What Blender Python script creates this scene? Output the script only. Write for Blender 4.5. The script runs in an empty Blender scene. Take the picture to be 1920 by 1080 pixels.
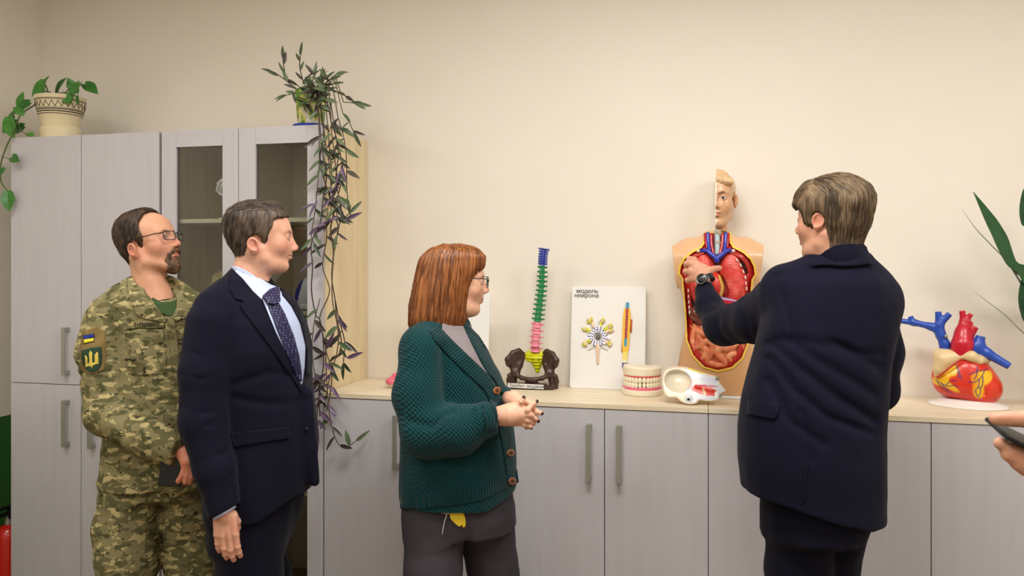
import bpy, bmesh, math, random
import numpy as np
from mathutils import Vector, Matrix, Quaternion
from mathutils.bvhtree import BVHTree
sc = bpy.context.scene
C = sc.collection
# ------------------------------------------------------------------ camera
TH = math.radians(13.3); HZ = 1.55; FPX = 1500.0; HORY = 495.0
ST, CT = math.sin(TH), math.cos(TH)
cam_d = bpy.data.cameras.new('camera'); cam = bpy.data.objects.new('camera', cam_d); C.objects.link(cam)
cam.location = (0, 0, HZ); cam.rotation_euler = (math.pi/2, 0, TH)
cam_d.sensor_width = 36; cam_d.lens = 36*FPX/1920; cam_d.shift_y = -(540-HORY)/1920
cam_d.clip_start = 0.05; cam_d.clip_end = 60
cam_d.dof.use_dof = True; cam_d.dof.focus_distance = 2.9; cam_d.dof.aperture_fstop = 7.0
sc.camera = cam
# ------------------------------------------------------------------ world, exposure
w = bpy.data.worlds.new('world'); sc.world = w; w.use_nodes = True
w.node_tree.nodes['Background'].inputs[0].default_value = (1.0, 0.96, 0.9, 1)
w.node_tree.nodes['Background'].inputs[1].default_value = 0.25
vs = sc.view_settings
vs.view_transform = 'Standard'; vs.look = 'None'; vs.gamma = 1.0; vs.exposure = 0.0
vs.use_curve_mapping = False
LAMPS = [(-2.15, 1.35), (-0.25, 1.65), (1.55, 1.55), (-1.6, -0.9), (0.7, -0.9)]
LAMP_W = [19, 42, 33, 26, 25]
CEIL = 3.15
for (lx, ly), pw in zip(LAMPS, LAMP_W):
    ld = bpy.data.lights.new('ceiling_lamp_light', 'AREA'); ld.shape = 'RECTANGLE'; ld.size = 1.15; ld.size_y = 0.55
    ld.energy = pw; ld.color = (1.0, 0.98, 0.955)
    lo = bpy.data.objects.new('ceiling_lamp_light', ld); C.objects.link(lo); lo.location = (lx, ly, CEIL-0.07)
# ------------------------------------------------------------------ helpers
def lin(c):
    return tuple(((v/12.92) if v <= 0.04045 else ((v+0.055)/1.055)**2.4) for v in c)
def rgb(r, g, b): return lin((r/255, g/255, b/255))
def W(px, py, w):            # picture ray at depth w along the view axis -> world point
    u = (px-960)/FPX*w
    return Vector((u*CT-w*ST, u*ST+w*CT, HZ+(HORY-py)/FPX*w))
def WY(px, py, Y):           # picture ray met with the plane y = Y
    a = (px-960)/FPX
    return W(px, py, Y/(CT+a*ST))
def WZ(px, py, Z):           # picture ray met with the plane z = Z
    return W(px, py, (Z-HZ)*FPX/(HORY-py))

def mat(name, col, rough=0.5, spec=0.5, metal=0.0, bump=None, var=None, sub=0, coat=0, sheen=0, trans=0, ior=1.45, alpha=1, vcol=False, grain=None):
    m = bpy.data.materials.new(name); m.use_nodes = True
    nt = m.node_tree; b = nt.nodes['Principled BSDF']
    b.inputs['Base Color'].default_value = (*col, 1)
    b.inputs['Roughness'].default_value = rough
    b.inputs['Specular IOR Level'].default_value = spec
    b.inputs['Metallic'].default_value = metal
    b.inputs['IOR'].default_value = ior
    b.inputs['Coat Weight'].default_value = coat; b.inputs['Coat Roughness'].default_value = 0.15
    if sheen: b.inputs['Sheen Weight'].default_value = sheen; b.inputs['Sheen Roughness'].default_value = 0.5
    if trans: b.inputs['Transmission Weight'].default_value = trans
    if alpha < 1: b.inputs['Alpha'].default_value = alpha
    if sub:
        b.inputs['Subsurface Weight'].default_value = sub; b.inputs['Subsurface Radius'].default_value = (0.012, 0.005, 0.003); b.inputs['Subsurface Scale'].default_value = 1.0
    tc = nt.nodes.new('ShaderNodeTexCoord')
    src = None
    if vcol:
        a = nt.nodes.new('ShaderNodeAttribute'); a.attribute_name = 'col'; src = a.outputs['Color']
        nt.links.new(src, b.inputs['Base Color'])
    if var:      # (scale, amount, (sx,sy,sz))
        mp = nt.nodes.new('ShaderNodeMapping'); mp.inputs['Scale'].default_value = var[2] if len(var) > 2 else (1, 1, 1)
        nz = nt.nodes.new('ShaderNodeTexNoise'); nz.inputs['Scale'].default_value = var[0]; nz.inputs['Detail'].default_value = 6
        nt.links.new(tc.outputs['Object'], mp.inputs[0]); nt.links.new(mp.outputs[0], nz.inputs['Vector'])
        mr = nt.nodes.new('ShaderNodeMapRange'); mr.inputs[1].default_value = 0.3; mr.inputs[2].default_value = 0.7
        mr.inputs[3].default_value = 1-var[1]; mr.inputs[4].default_value = 1+var[1]
        nt.links.new(nz.outputs[0], mr.inputs[0])
        mx = nt.nodes.new('ShaderNodeVectorMath'); mx.operation = 'MULTIPLY'
        if src: nt.links.new(src, mx.inputs[0])
        else: mx.inputs[0].default_value = col
        nt.links.new(mr.outputs[0], mx.inputs[1]); nt.links.new(mx.outputs[0], b.inputs['Base Color'])
    if bump:     # (scale, strength, distance, (sx,sy,sz))
        mp = nt.nodes.new('ShaderNodeMapping'); mp.inputs['Scale'].default_value = bump[3] if len(bump) > 3 else (1, 1, 1)
        nz = nt.nodes.new('ShaderNodeTexNoise'); nz.inputs['Scale'].default_value = bump[0]; nz.inputs['Detail'].default_value = 5
        nt.links.new(tc.outputs['Object'], mp.inputs[0]); nt.links.new(mp.outputs[0], nz.inputs['Vector'])
        bp = nt.nodes.new('ShaderNodeBump'); bp.inputs['Strength'].default_value = bump[1]; bp.inputs['Distance'].default_value = bump[2]
        nt.links.new(nz.outputs[0], bp.inputs['Height']); nt.links.new(bp.outputs[0], b.inputs['Normal'])
    return m

def tag(o, label=None, cat=None, group=None, kind=None):
    if label: o['label'] = label
    if cat: o['category'] = cat
    if group: o['group'] = group
    if kind: o['kind'] = kind
    return o
def empty(name, loc=(0, 0, 0), rz=0.0):
    o = bpy.data.objects.new(name, None); C.objects.link(o); o.location = loc; o.rotation_euler = (0, 0, rz); o.empty_display_size = 0.05
    return o
def link(name, me, m=None, parent=None, smooth=False, loc=None, rot=None):
    o = bpy.data.objects.new(name, me); C.objects.link(o)
    if m is not None:
        for mm in (m if isinstance(m, (list, tuple)) else [m]): me.materials.append(mm)
    if parent: o.parent = parent
    if loc is not None: o.location = loc
    if rot is not None: o.rotation_euler = rot
    if smooth: me.polygons.foreach_set('use_smooth', [True]*len(me.polygons))
    return o
def mesh(name, V, F):
    me = bpy.data.meshes.new(name); me.from_pydata([tuple(v) for v in V], [], [tuple(f) for f in F]); me.update(); return me
def from_bm(name, bm):
    me = bpy.data.meshes.new(name); bm.normal_update(); bm.to_mesh(me); bm.free(); return me
def setcol(me, cols):
    a = me.color_attributes.new('col', 'FLOAT_COLOR', 'POINT')
    c = np.ones((len(me.vertices), 4), np.float32); c[:, :3] = cols
    a.data.foreach_set('color', c.ravel())

class MB:
    """collects simple solids into one mesh"""
    def __init__(s): s.V = []; s.F = []; s.M = []
    def add(s, V, F, mi=0):
        n = len(s.V); s.V += [tuple(v) for v in V]; s.F += [tuple(i+n for i in f) for f in F]; s.M += [mi]*len(F); return s
    def box(s, x0, x1, y0, y1, z0, z1, bev=0.0, mi=0, X=None):
        bm = bmesh.new(); bmesh.ops.create_cube(bm, size=1)
        for v in bm.verts: v.co = Vector(((x0+x1)/2+v.co.x*(x1-x0), (y0+y1)/2+v.co.y*(y1-y0), (z0+z1)/2+v.co.z*(z1-z0)))
        if bev: bmesh.ops.bevel(bm, geom=bm.edges[:], offset=bev, segments=2, affect='EDGES', profile=0.6)
        if X is not None: bm.transform(X)
        s.add([v.co[:] for v in bm.verts], [[v.index for v in f.verts] for f in (bm.verts.index_update() or bm.faces)], mi); bm.free(); return s
    def tube(s, pts, r, n=8, cap=True, mi=0):
        pts = [Vector(p) for p in pts]; rs = r if hasattr(r, '__len__') else [r]*len(pts)
        V = []; F = []; up = None
        for i, p in enumerate(pts):
            t = (pts[min(i+1, len(pts)-1)]-pts[max(i-1, 0)]).normalized()
            if up is None: up = t.orthogonal().normalized()
            else: up = (up-t*up.dot(t)).normalized()
            sd = t.cross(up)
            for k in range(n):
                a = 2*math.pi*k/n; V.append(p+(up*math.cos(a)+sd*math.sin(a))*rs[i])
        for i in range(len(pts)-1):
            for k in range(n): F.append((i*n+k, i*n+(k+1) % n, (i+1)*n+(k+1) % n, (i+1)*n+k))
        if cap: F.append(tuple(range(n-1, -1, -1))); F.append(tuple((len(pts)-1)*n+k for k in range(n)))
        return s.add(V, F, mi)
    def lathe(s, prof, n=32, c=(0, 0, 0), mi=0, sx=1, sy=1):
        V = []; F = []
        for r, z in prof:
            for k in range(n):
                a = 2*math.pi*k/n; V.append((c[0]+r*sx*math.cos(a), c[1]+r*sy*math.sin(a), c[2]+z))
        for i in range(len(prof)-1):
            for k in range(n): F.append((i*n+k, i*n+(k+1) % n, (i+1)*n+(k+1) % n, (i+1)*n+k))
        F.append(tuple(range(n-1, -1, -1))); F.append(tuple((len(prof)-1)*n+k for k in range(n)))
        return s.add(V, F, mi)
    def prism(s, poly, y0, y1, mi=0):      # outline in x,z extruded along y
        n = len(poly); V = [(x, y0, z) for x, z in poly]+[(x, y1, z) for x, z in poly]
        F = [tuple(range(n)), tuple(range(2*n-1, n-1, -1))]+[(i, n+i, n+(i+1) % n, (i+1) % n) for i in range(n)]
        return s.add(V, F, mi)
    def build(s, name, m, parent=None, smooth=False, loc=None, rot=None, auto=None):
        me = mesh(name, s.V, s.F); me.polygons.foreach_set('material_index', s.M)
        o = link(name, me, m, parent, smooth or bool(auto), loc, rot)
        bm = bmesh.new(); bm.from_mesh(me); bmesh.ops.recalc_face_normals(bm, faces=bm.faces[:])
        if auto:
            for e in bm.edges:
                if len(e.link_faces) == 2 and e.calc_face_angle(0) > math.radians(auto): e.smooth = False
        bm.to_mesh(me); bm.free()
        return o
def box(name, m, x0, x1, y0, y1, z0, z1, bev=0.002, parent=None, kind=None):
    o = MB().box(x0, x1, y0, y1, z0, z1, bev).build(name, m, parent)
    if kind: o['kind'] = kind
    return o
def text(name, s, size, m, loc, rot, parent=None, ext=0.0004, align='LEFT', shear=0.0, bold=0.0):
    cu = bpy.data.curves.new(name, 'FONT'); cu.body = s; cu.size = size; cu.extrude = ext; cu.align_x = align; cu.shear = shear; cu.offset = bold; cu.resolution_u = 4
    o = bpy.data.objects.new(name, cu); C.objects.link(o); cu.materials.append(m); o.location = loc; o.rotation_euler = rot
    if parent: o.parent = parent
    return o
def text_mesh(s, size, ext=0.0, shear=0.0, bold=0.0, align='CENTER'):
    """flat letters as triangles; every contour is filled on its own, so overlapping strokes stay solid"""
    cu = bpy.data.curves.new('t', 'FONT'); cu.body = s; cu.size = 1; cu.align_x = align; cu.shear = shear; cu.resolution_u = 3; cu.fill_mode = 'NONE'
    o = bpy.data.objects.new('t', cu); C.objects.link(o); bpy.context.view_layer.update()
    me = bpy.data.meshes.new_from_object(o.evaluated_get(bpy.context.evaluated_depsgraph_get())); bpy.data.objects.remove(o)
    nb = {}
    for e in me.edges:
        x, y = e.vertices; nb.setdefault(x, []).append(y); nb.setdefault(y, []).append(x)
    loops = []; seen = set()
    for v in sorted(nb):
        if v in seen: continue
        lp_ = [v]; seen.add(v); cur = min(nb[v], key=lambda q: abs(q-v-1))
        while cur not in seen: lp_.append(cur); seen.add(cur); nx = [q for q in nb[cur] if q not in seen]; cur = nx[0] if nx else v
        loops.append([Vector((me.vertices[k].co.x, me.vertices[k].co.y, 0)) for k in lp_])
    loops = [[p for i, p in enumerate(L) if (p-L[i-1]).length > 2e-3] for L in loops]; loops = [L for L in loops if len(L) > 2]
    from mathutils.geometry import delaunay_2d_cdt
    pts = []; ed = []
    for L in loops:
        n = len(pts); pts += [Vector((p.x, p.y)) for p in L]; ed += [(n+i, n+(i+1) % len(L)) for i in range(len(L))]
    vo, _, fo, _, _, _ = delaunay_2d_cdt(pts, ed, [], 0, 1e-6)
    def wind(x, y):
        w_ = 0
        for L in loops:
            for a, b in zip(L, L[1:]+L[:1]):
                if (a.y > y) != (b.y > y) and x < (b.x-a.x)*(y-a.y)/(b.y-a.y)+a.x: w_ += 1 if b.y > a.y else -1
        return w_
    T = [t for t in fo if wind(sum(vo[k][0] for k in t)/3, sum(vo[k][1] for k in t)/3) != 0]
    V = []; F = []
    for dx in ((0,) if not bold else (0, bold/size*1.3)):
        n = len(V); V += [Vector((v[0]+dx, v[1], 0))*size for v in vo]; F += [[n+k for k in t] for t in T]
    return V, F
def catmull(P, n=6):
    P = [np.array(p, float) for p in P]; out = []
    Q = [2*P[0]-P[1]]+P+[2*P[-1]-P[-2]]
    for i in range(1, len(Q)-2):
        for k in range(n):
            t = k/n; out.append(0.5*((2*Q[i])+(-Q[i-1]+Q[i+1])*t+(2*Q[i-1]-5*Q[i]+4*Q[i+1]-Q[i+2])*t*t+(-Q[i-1]+3*Q[i]-3*Q[i+1]+Q[i+2])*t**3))
    out.append(P[-1]); return out

# ------------------------------------------------------------------ signed distance modelling
A3 = lambda *v: np.array(v, np.float32)
def smin(a, b, k):
    if k <= 0: return np.minimum(a, b)
    h = np.maximum(k-np.abs(a-b), 0)/k
    return np.minimum(a, b)-h*h*k*0.25
def smax(a, b, k): return -smin(-a, -b, k)
def ell(P, c, r, R=None):
    q = P-A3(*c)
    if R is not None: q = q@R
    r = A3(*r); k0 = np.linalg.norm(q/r, axis=1); k1 = np.linalg.norm(q/(r*r), axis=1)+1e-6
    return k0*(k0-1)/k1
def sph(P, c, r): return np.linalg.norm(P-A3(*c), axis=1)-r
def rc(P, a, b, ra, rb=None):
    rb = ra if rb is None else rb
    a = A3(*a); b = A3(*b); ab = b-a; t = np.clip(((P-a)@ab)/(ab@ab+1e-12), 0, 1)
    return np.linalg.norm(P-a-t[:, None]*ab, axis=1)-(ra+(rb-ra)*t)
def chain(P, pts, rs, k=0.0):
    rs = rs if hasattr(rs, '__len__') else [rs]*len(pts); d = None
    for i in range(len(pts)-1):
        e = rc(P, pts[i], pts[i+1], rs[i], rs[i+1]); d = e if d is None else smin(d, e, k)
    return d
def rbox(P, c, h, r=0.0, R=None):
    q = P-A3(*c)
    if R is not None: q = q@R
    q = np.abs(q)-(A3(*h)-r)
    return np.linalg.norm(np.maximum(q, 0), axis=1)+np.minimum(q.max(axis=1), 0)-r
def torus(P, c, R0, r, R=None):          # ring in local xy
    q = P-A3(*c)
    if R is not None: q = q@R
    return np.hypot(np.hypot(q[:, 0], q[:, 1])-R0, q[:, 2])-r
def plane(P, p, n):
    n = A3(*n); n = n/np.linalg.norm(n); return (P-A3(*p))@n
def rotm(rx=0, ry=0, rz=0):              # columns = local axes; use q@R
    return np.array((Matrix.Rotation(math.radians(rz), 3, 'Z')@Matrix.Rotation(math.radians(ry), 3, 'Y')@Matrix.Rotation(math.radians(rx), 3, 'X')), np.float32)
def stack(P, rows, n=2.3):
    """rows: (z, cx, cy, a, b) - ellipse stack along z"""
    rows = sorted(rows); Z = [r[0] for r in rows]; z = P[:, 2]
    R = np.array(rows, float); zs = np.linspace(Z[0], Z[-1], 160)
    out = []
    for j in range(1, 5):
        v = np.interp(zs, Z, R[:, j]); k = np.hanning(11); k /= k.sum()
        v = np.convolve(np.pad(v, 5, mode='edge'), k, 'valid'); out.append(np.interp(z, zs, v))
    cx, cy, a, b = out
    x = (P[:, 0]-cx)/a; y = (P[:, 1]-cy)/b
    rr = (np.abs(x)**n+np.abs(y)**n+1e-9)**(1/n)
    d = (rr-1)*np.minimum(a, b)*0.95
    return smax(smax(d, z-Z[-1], 0.02), Z[0]-z, 0.0)
_rng = np.random.RandomState(7)
_G = _rng.rand(32, 32, 32).astype(np.float32)
def noise(P, s, seed=0):
    q = P*s+seed*7.31; i = np.floor(q).astype(int); f = q-i; f = f*f*(3-2*f); i &= 31; j = (i+1) & 31
    g = _G; X, Y, Z = i.T; X1, Y1, Z1 = j.T; fx, fy, fz = f.T
    l = lambda a, b, t: a+(b-a)*t
    return l(l(l(g[X, Y, Z], g[X1, Y, Z], fx), l(g[X, Y1, Z], g[X1, Y1, Z], fx), fy), l(l(g[X, Y, Z1], g[X1, Y, Z1], fx), l(g[X, Y1, Z1], g[X1, Y1, Z1], fx), fy), fz)*2-1
def smooth01(x, a, b):
    t = np.clip((x-a)/(b-a), 0, 1); return t*t*(3-2*t)
def gauss(P, c, r):
    q = (P-A3(*c))/A3(*(r if hasattr(r, '__len__') else (r, r, r))); return np.exp(-(q*q).sum(1))

def sdf_mesh(fn, lo, hi, res, relax=1):
    """surface nets over a sparse grid -> (V, F)"""
    lo = np.array(lo, float); hi = np.array(hi, float); B = 4
    nb = np.ceil((hi-lo)/(res*B)).astype(int)+1; n = nb*B
    ci = np.stack(np.meshgrid(*[np.arange(k) for k in nb], indexing='ij'), -1).reshape(-1, 3)
    cc = (lo+(ci+0.5)*res*B-res*0.5).astype(np.float32)
    dc = fn(cc).reshape(nb)
    near = (np.abs(dc) < res*B*1.75)
    D = np.repeat(np.repeat(np.repeat(np.where(dc > 0, 1.0, -1.0).astype(np.float32), B, 0), B, 1), B, 2)
    bi = np.argwhere(near)
    off = np.stack(np.meshgrid(*[np.arange(B)]*3, indexing='ij'), -1).reshape(-1, 3)
    gi = (bi[:, None, :]*B+off[None]).reshape(-1, 3)
    CH = 400000
    for s in range(0, len(gi), CH):
        g = gi[s:s+CH]; D[g[:, 0], g[:, 1], g[:, 2]] = fn((lo+g*res).astype(np.float32))
    S = D < 0
    cs = [(a, b, c) for a in (0, 1) for b in (0, 1) for c in (0, 1)]
    sh = tuple(k-1 for k in n)
    cnt = np.zeros(sh, np.int8)
    for a, b, c in cs: cnt += S[a:a+sh[0], b:b+sh[1], c:c+sh[2]]
    act = (cnt > 0) & (cnt < 8); ai = np.argwhere(act)
    if len(ai) == 0: return np.zeros((0, 3)), []
    idx = -np.ones(sh, np.int32); idx[tuple(ai.T)] = np.arange(len(ai))
    dv = {k: D[ai[:, 0]+k[0], ai[:, 1]+k[1], ai[:, 2]+k[2]] for k in cs}
    acc = np.zeros((len(ai), 3)); m = np.zeros(len(ai))
    for k in cs:
        for ax in range(3):
            if k[ax] == 0:
                k2 = list(k); k2[ax] = 1; k2 = tuple(k2); d0, d1 = dv[k], dv[k2]; cr = (d0 < 0) != (d1 < 0)
                t = np.where(cr, d0/np.where(cr, d0-d1, 1), 0); p = np.array(k, float)[None].repeat(len(ai), 0); p[:, ax] = t
                acc[cr] += p[cr]; m[cr] += 1
    V = lo+(ai+acc/m[:, None])*res
    F = []
    for ax in range(3):
        u, v = (ax+1) % 3, (ax+2) % 3
        s0 = [slice(1, k-1) for k in n]; s0[ax] = slice(0, n[ax]-1); s1 = list(s0); s1[ax] = slice(1, n[ax])
        a, b = S[tuple(s0)], S[tuple(s1)]
        e = np.argwhere(a != b); 
        if len(e) == 0: continue
        fl = a[tuple(e.T)]
        e = e+np.array([0 if q == ax else 1 for q in range(3)])
        du = np.zeros(3, int); du[u] = 1; dw = np.zeros(3, int); dw[v] = 1
        q = [idx[tuple((e-o).T)] for o in (du+dw, dw, 0*du, du)]
        Q = np.stack(q, 1); Q[~fl] = Q[~fl][:, ::-1]
        F.append(Q)
    F = np.concatenate(F); F = F[(F >= 0).all(1)]
    for _ in range(relax):
        A = np.zeros_like(V); k = np.zeros(len(V))
        for i in range(4):
            np.add.at(A, F[:, i], V[F[:, (i+1) % 4]]); np.add.at(A, F[:, (i+1) % 4], V[F[:, i]]); np.add.at(k, F[:, i], 1); np.add.at(k, F[:, (i+1) % 4], 1)
        V = V*0.5+0.5*A/np.maximum(k, 1)[:, None]
    if relax:   # pull back to the surface
        h = res*0.5; d = fn(V.astype(np.float32)); G = np.stack([fn((V+o).astype(np.float32))-d for o in (np.eye(3)*h)], 1)/h
        g2 = (G*G).sum(1); st = np.clip(d/np.maximum(g2, 0.2), -res, res)
        V = V-0.8*st[:, None]*G
    return V, F
def np_mesh(name, V, F):
    me = bpy.data.meshes.new(name); V = np.asarray(V, np.float32); F = np.asarray(F, np.int32)
    me.vertices.add(len(V)); me.vertices.foreach_set('co', V.ravel())
    k = F.shape[1]; me.loops.add(F.size); me.loops.foreach_set('vertex_index', F.ravel())
    me.polygons.add(len(F)); me.polygons.foreach_set('loop_start', np.arange(0, F.size, k, dtype=np.int32)); me.polygons.foreach_set('loop_total', np.full(len(F), k, np.int32))
    me.update(calc_edges=True); me.validate(); return me
def sdf_obj(name, fn, lo, hi, res, m, parent=None, col=None, xf=None, relax=1):
    V, F = sdf_mesh(fn, lo, hi, res, relax)
    c = col(V.astype(np.float32)) if col is not None else None
    if xf is not None: V = xf(V)
    me = np_mesh(name, V, F)
    if c is not None: setcol(me, c)
    return link(name, me, m, parent, True)
def join_np(parts):
    V = []; F = []; n = 0
    for v, f in parts: V.append(v); F.append(np.asarray(f)+n); n += len(v)
    return np.concatenate(V), np.concatenate(F)
def mix(a, b, t): t = np.asarray(t)[:, None]; return a*(1-t)+np.asarray(b)*t
# ================================================================== ROOM
YW = 3.54; XL = -3.37; XR = 3.1; YB = -2.6; YF = 3.08
def wall_mat(name, dado):
    m = mat(name, rgb(234, 226, 210), 0.7, 0.3, bump=(90, 0.10, 0.002))
    nt = m.node_tree; b = nt.nodes['Principled BSDF']
    g = nt.nodes.new('ShaderNodeNewGeometry'); sp = nt.nodes.new('ShaderNodeSeparateXYZ'); nt.links.new(g.outputs['Position'], sp.inputs[0])
    lt = nt.nodes.new('ShaderNodeMath'); lt.operation = 'LESS_THAN'; nt.links.new(sp.outputs['Z'], lt.inputs[0]); lt.inputs[1].default_value = dado
    mx = nt.nodes.new('ShaderNodeMix'); mx.data_type = 'RGBA'; nt.links.new(lt.outputs[0], mx.inputs[0])
    nz = nt.nodes.new('ShaderNodeTexNoise'); nz.inputs['Scale'].default_value = 1.3; nz.inputs['Detail'].default_value = 4
    rp = nt.nodes.new('ShaderNodeValToRGB'); rp.color_ramp.elements[0].position = 0.3; rp.color_ramp.elements[1].position = 0.7
    rp.color_ramp.elements[0].color = (*rgb(236, 229, 216), 1); rp.color_ramp.elements[1].color = (*rgb(240, 234, 222), 1)
    nt.links.new(g.outputs['Position'], nz.inputs['Vector']); nt.links.new(nz.outputs[0], rp.inputs[0]); nt.links.new(rp.outputs[0], mx.inputs[6])
    mx.inputs[7].default_value = (*rgb(52, 104, 48), 1); nt.links.new(mx.outputs[2], b.inputs['Base Color'])
    return m
M_wall = wall_mat('wall_paint', -1); M_wall_d = wall_mat('wall_paint_dado', 0.795)
M_ceil = mat('ceiling_paint', rgb(235, 230, 220), 0.8); M_floor = mat('floor_vinyl', rgb(120, 98, 76), 0.45, var=(3, 0.15))
M_base = mat('baseboard_wood', rgb(150, 120, 85), 0.5)
box('floor', M_floor, XL-.1, XR+.1, YB-.1, YW+.1, -0.1, 0, 0, kind='structure')
box('ceiling', M_ceil, XL-.1, XR+.1, YB-.1, YW+.1, CEIL, CEIL+0.1, 0, kind='structure')
box('wall_back', M_wall, XL-.1, XR+.1, YW, YW+0.1, 0, CEIL, 0, kind='structure')
box('wall_left', M_wall_d, XL-0.1, XL, YB, YW, 0, CEIL, 0, kind='structure')
box('wall_right', M_wall, XR, XR+0.1, YB, YW, 0, CEIL, 0, kind='structure')
box('wall_front', M_wall, XL-.1, XR+.1, YB-0.1, YB, 0, CEIL, 0, kind='structure')
box('baseboard_left', M_base, XL, XL+0.014, YB+.002, YW-.002, 0.001, 0.07, 0.003, kind='structure')
box('baseboard_front', M_base, XL+.02, XR-.02, YB, YB+0.014, 0.001, 0.07, 0.003, kind='structure')
box('baseboard_right', M_base, XR-0.014, XR, YB+.002, YF-.03, 0.001, 0.07, 0.003, kind='structure')
M_lampf = mat('lamp_frame', (0.8, 0.8, 0.8), 0.4)
M_diff = bpy.data.materials.new('lamp_diffuser'); M_diff.use_nodes = True
_b = M_diff.node_tree.nodes['Principled BSDF']; _b.inputs['Emission Color'].default_value = (1, 0.93, 0.8, 1); _b.inputs['Emission Strength'].default_value = 4
for (lx, ly), q in zip(LAMPS, ('over the tall cabinets', 'over the spine model', 'over the anatomy torso', 'behind the camera on the left', 'behind the camera on the right')):
    o = empty('ceiling_light', (lx, ly, CEIL)); tag(o, 'flat white rectangular ceiling light panel '+q, 'ceiling light', 'ceiling light panels')
    f = MB(); a, b2 = 0.6, 0.3
    f.box(-a, a, -b2, -b2+.02, -0.05, -0.001).box(-a, a, b2-.02, b2, -0.05, -0.001).box(-a, -a+.02, -b2, b2, -0.05, -0.001).box(a-.02, a, -b2, b2, -0.05, -0.001)
    f.build('frame', M_lampf, o); MB().box(-a+.02, a-.02, -b2+.02, b2-.02, -0.04, -0.03).build('diffuser', M_diff, o)

# ================================================================== CABINETS
def wood_mat(name, c1, c2, axis):
    m = bpy.data.materials.new(name); m.use_nodes = True; nt = m.node_tree; b = nt.nodes['Principled BSDF']
    b.inputs['Roughness'].default_value = 0.42; b.inputs['Specular IOR Level'].default_value = 0.4
    tc = nt.nodes.new('ShaderNodeTexCoord'); mp = nt.nodes.new('ShaderNodeMapping')
    s = [14, 14, 14]; s[axis] = 1.1; mp.inputs['Scale'].default_value = s
    nz = nt.nodes.new('ShaderNodeTexNoise'); nz.inputs['Scale'].default_value = 2.2; nz.inputs['Detail'].default_value = 9; nz.inputs['Distortion'].default_value = 0.6
    rp = nt.nodes.new('ShaderNodeValToRGB'); e = rp.color_ramp.elements; e[0].position = 0.32; e[0].color = (*c2, 1); e[1].position = 0.62; e[1].color = (*c1, 1)
    nt.links.new(tc.outputs['Object'], mp.inputs[0]); nt.links.new(mp.outputs[0], nz.inputs['Vector']); nt.links.new(nz.outputs[0], rp.inputs[0]); nt.links.new(rp.outputs[0], b.inputs['Base Color'])
    bp = nt.nodes.new('ShaderNodeBump'); bp.inputs['Strength'].default_value = 0.08; bp.inputs['Distance'].default_value = 0.001
    nt.links.new(nz.outputs[0], bp.inputs['Height']); nt.links.new(bp.outputs[0], b.inputs['Normal'])
    return m
M_lam = wood_mat('grey_laminate', rgb(198, 195, 199), rgb(194, 191, 195), 2)
M_lamh = wood_mat('grey_laminate_rail', rgb(198, 195, 199), rgb(194, 191, 195), 0)
M_oakv = wood_mat('light_oak_upright', rgb(232, 214, 178), rgb(222, 201, 160), 2)
M_oakh = wood_mat('light_oak_worktop', rgb(234, 221, 196), rgb(222, 205, 174), 0)
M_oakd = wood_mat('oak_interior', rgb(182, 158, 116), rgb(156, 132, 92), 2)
M_shelf = mat('pale_shelf', rgb(220, 212, 186), 0.5)
M_haze_panel = mat('haze_tone_panel', rgb(226, 216, 200), 0.6)  # pale tone paints in the hazy wall reflection of the right glass pane
M_metal = mat('brushed_nickel', rgb(158, 158, 146), 0.4, metal=0.35)
M_glass = bpy.data.materials.new('cabinet_glass'); M_glass.use_nodes = True
_nt = M_glass.node_tree; _nt.nodes.remove(_nt.nodes['Principled BSDF'])
_tr = _nt.nodes.new('ShaderNodeBsdfTransparent'); _tr.inputs[0].default_value = (0.93, 0.94, 0.92, 1); _gl = _nt.nodes.new('ShaderNodeBsdfGlossy'); _gl.inputs['Roughness'].default_value = 0.02
_fr = _nt.nodes.new('ShaderNodeFresnel'); _fr.inputs[0].default_value = 1.45; _ms = _nt.nodes.new('ShaderNodeMixShader')
_nt.links.new(_fr.outputs[0], _ms.inputs[0]); _nt.links.new(_tr.outputs[0], _ms.inputs[1]); _nt.links.new(_gl.outputs[0], _ms.inputs[2]); _nt.links.new(_ms.outputs[0], _nt.nodes['Material Output'].inputs[0])
def handle(door, x, y, z0, z1):
    h = MB(); h.box(x-.009, x+.009, y-.034, y-.028, z0, z1, 0.001)
    for z in (z0+.010, z1-.010): h.box(x-.009, x+.009, y-.030, y-.0003, z-.009, z+.009, 0.001)
    return h.build('handle', M_metal, door)
def zat(px, py, Y): return WY(px, py, Y).z
def xat(px, Y): return WY(px, 500, Y).x
HT = zat(440, 240.5, YF); HS = zat(153, 722.5, YF); HC = 1.011
X0 = xat(20, YF); X1 = xat(152, YF); X2 = xat(298.5, YF); X3 = xat(302.5, YF); X4 = xat(447, YF); X5 = xat(606, YF)
def carcass(root, x0, x1, z1, mside, mint, y1=YW-.004, t=0.016, parts=('side_panel', 'side_panel', 'top_panel', 'bottom_panel', 'back_panel'), zb=0.06, mback=None):
    yf = YF+0.019
    box('side_panel', mside, x0, x0+t, yf, y1, 0, z1, 0.0006, root); box('side_panel', mside, x1-t, x1, yf, y1, 0, z1, 0.0006, root)
    box('top_panel', mint, x0+t, x1-t, yf, y1, z1-t, z1, 0.0006, root); box('bottom_panel', mint, x0+t, x1-t, yf, y1, zb, zb+t, 0.0006, root)
    box('back_panel', mback or mint, x0+t, x1-t, y1-.006, y1, zb, z1-t, 0, root); box('plinth', mside, x0+t, x1-t, yf+.02, yf+.036, 0, zb, 0.0005, root)
g = 0.0016
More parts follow.
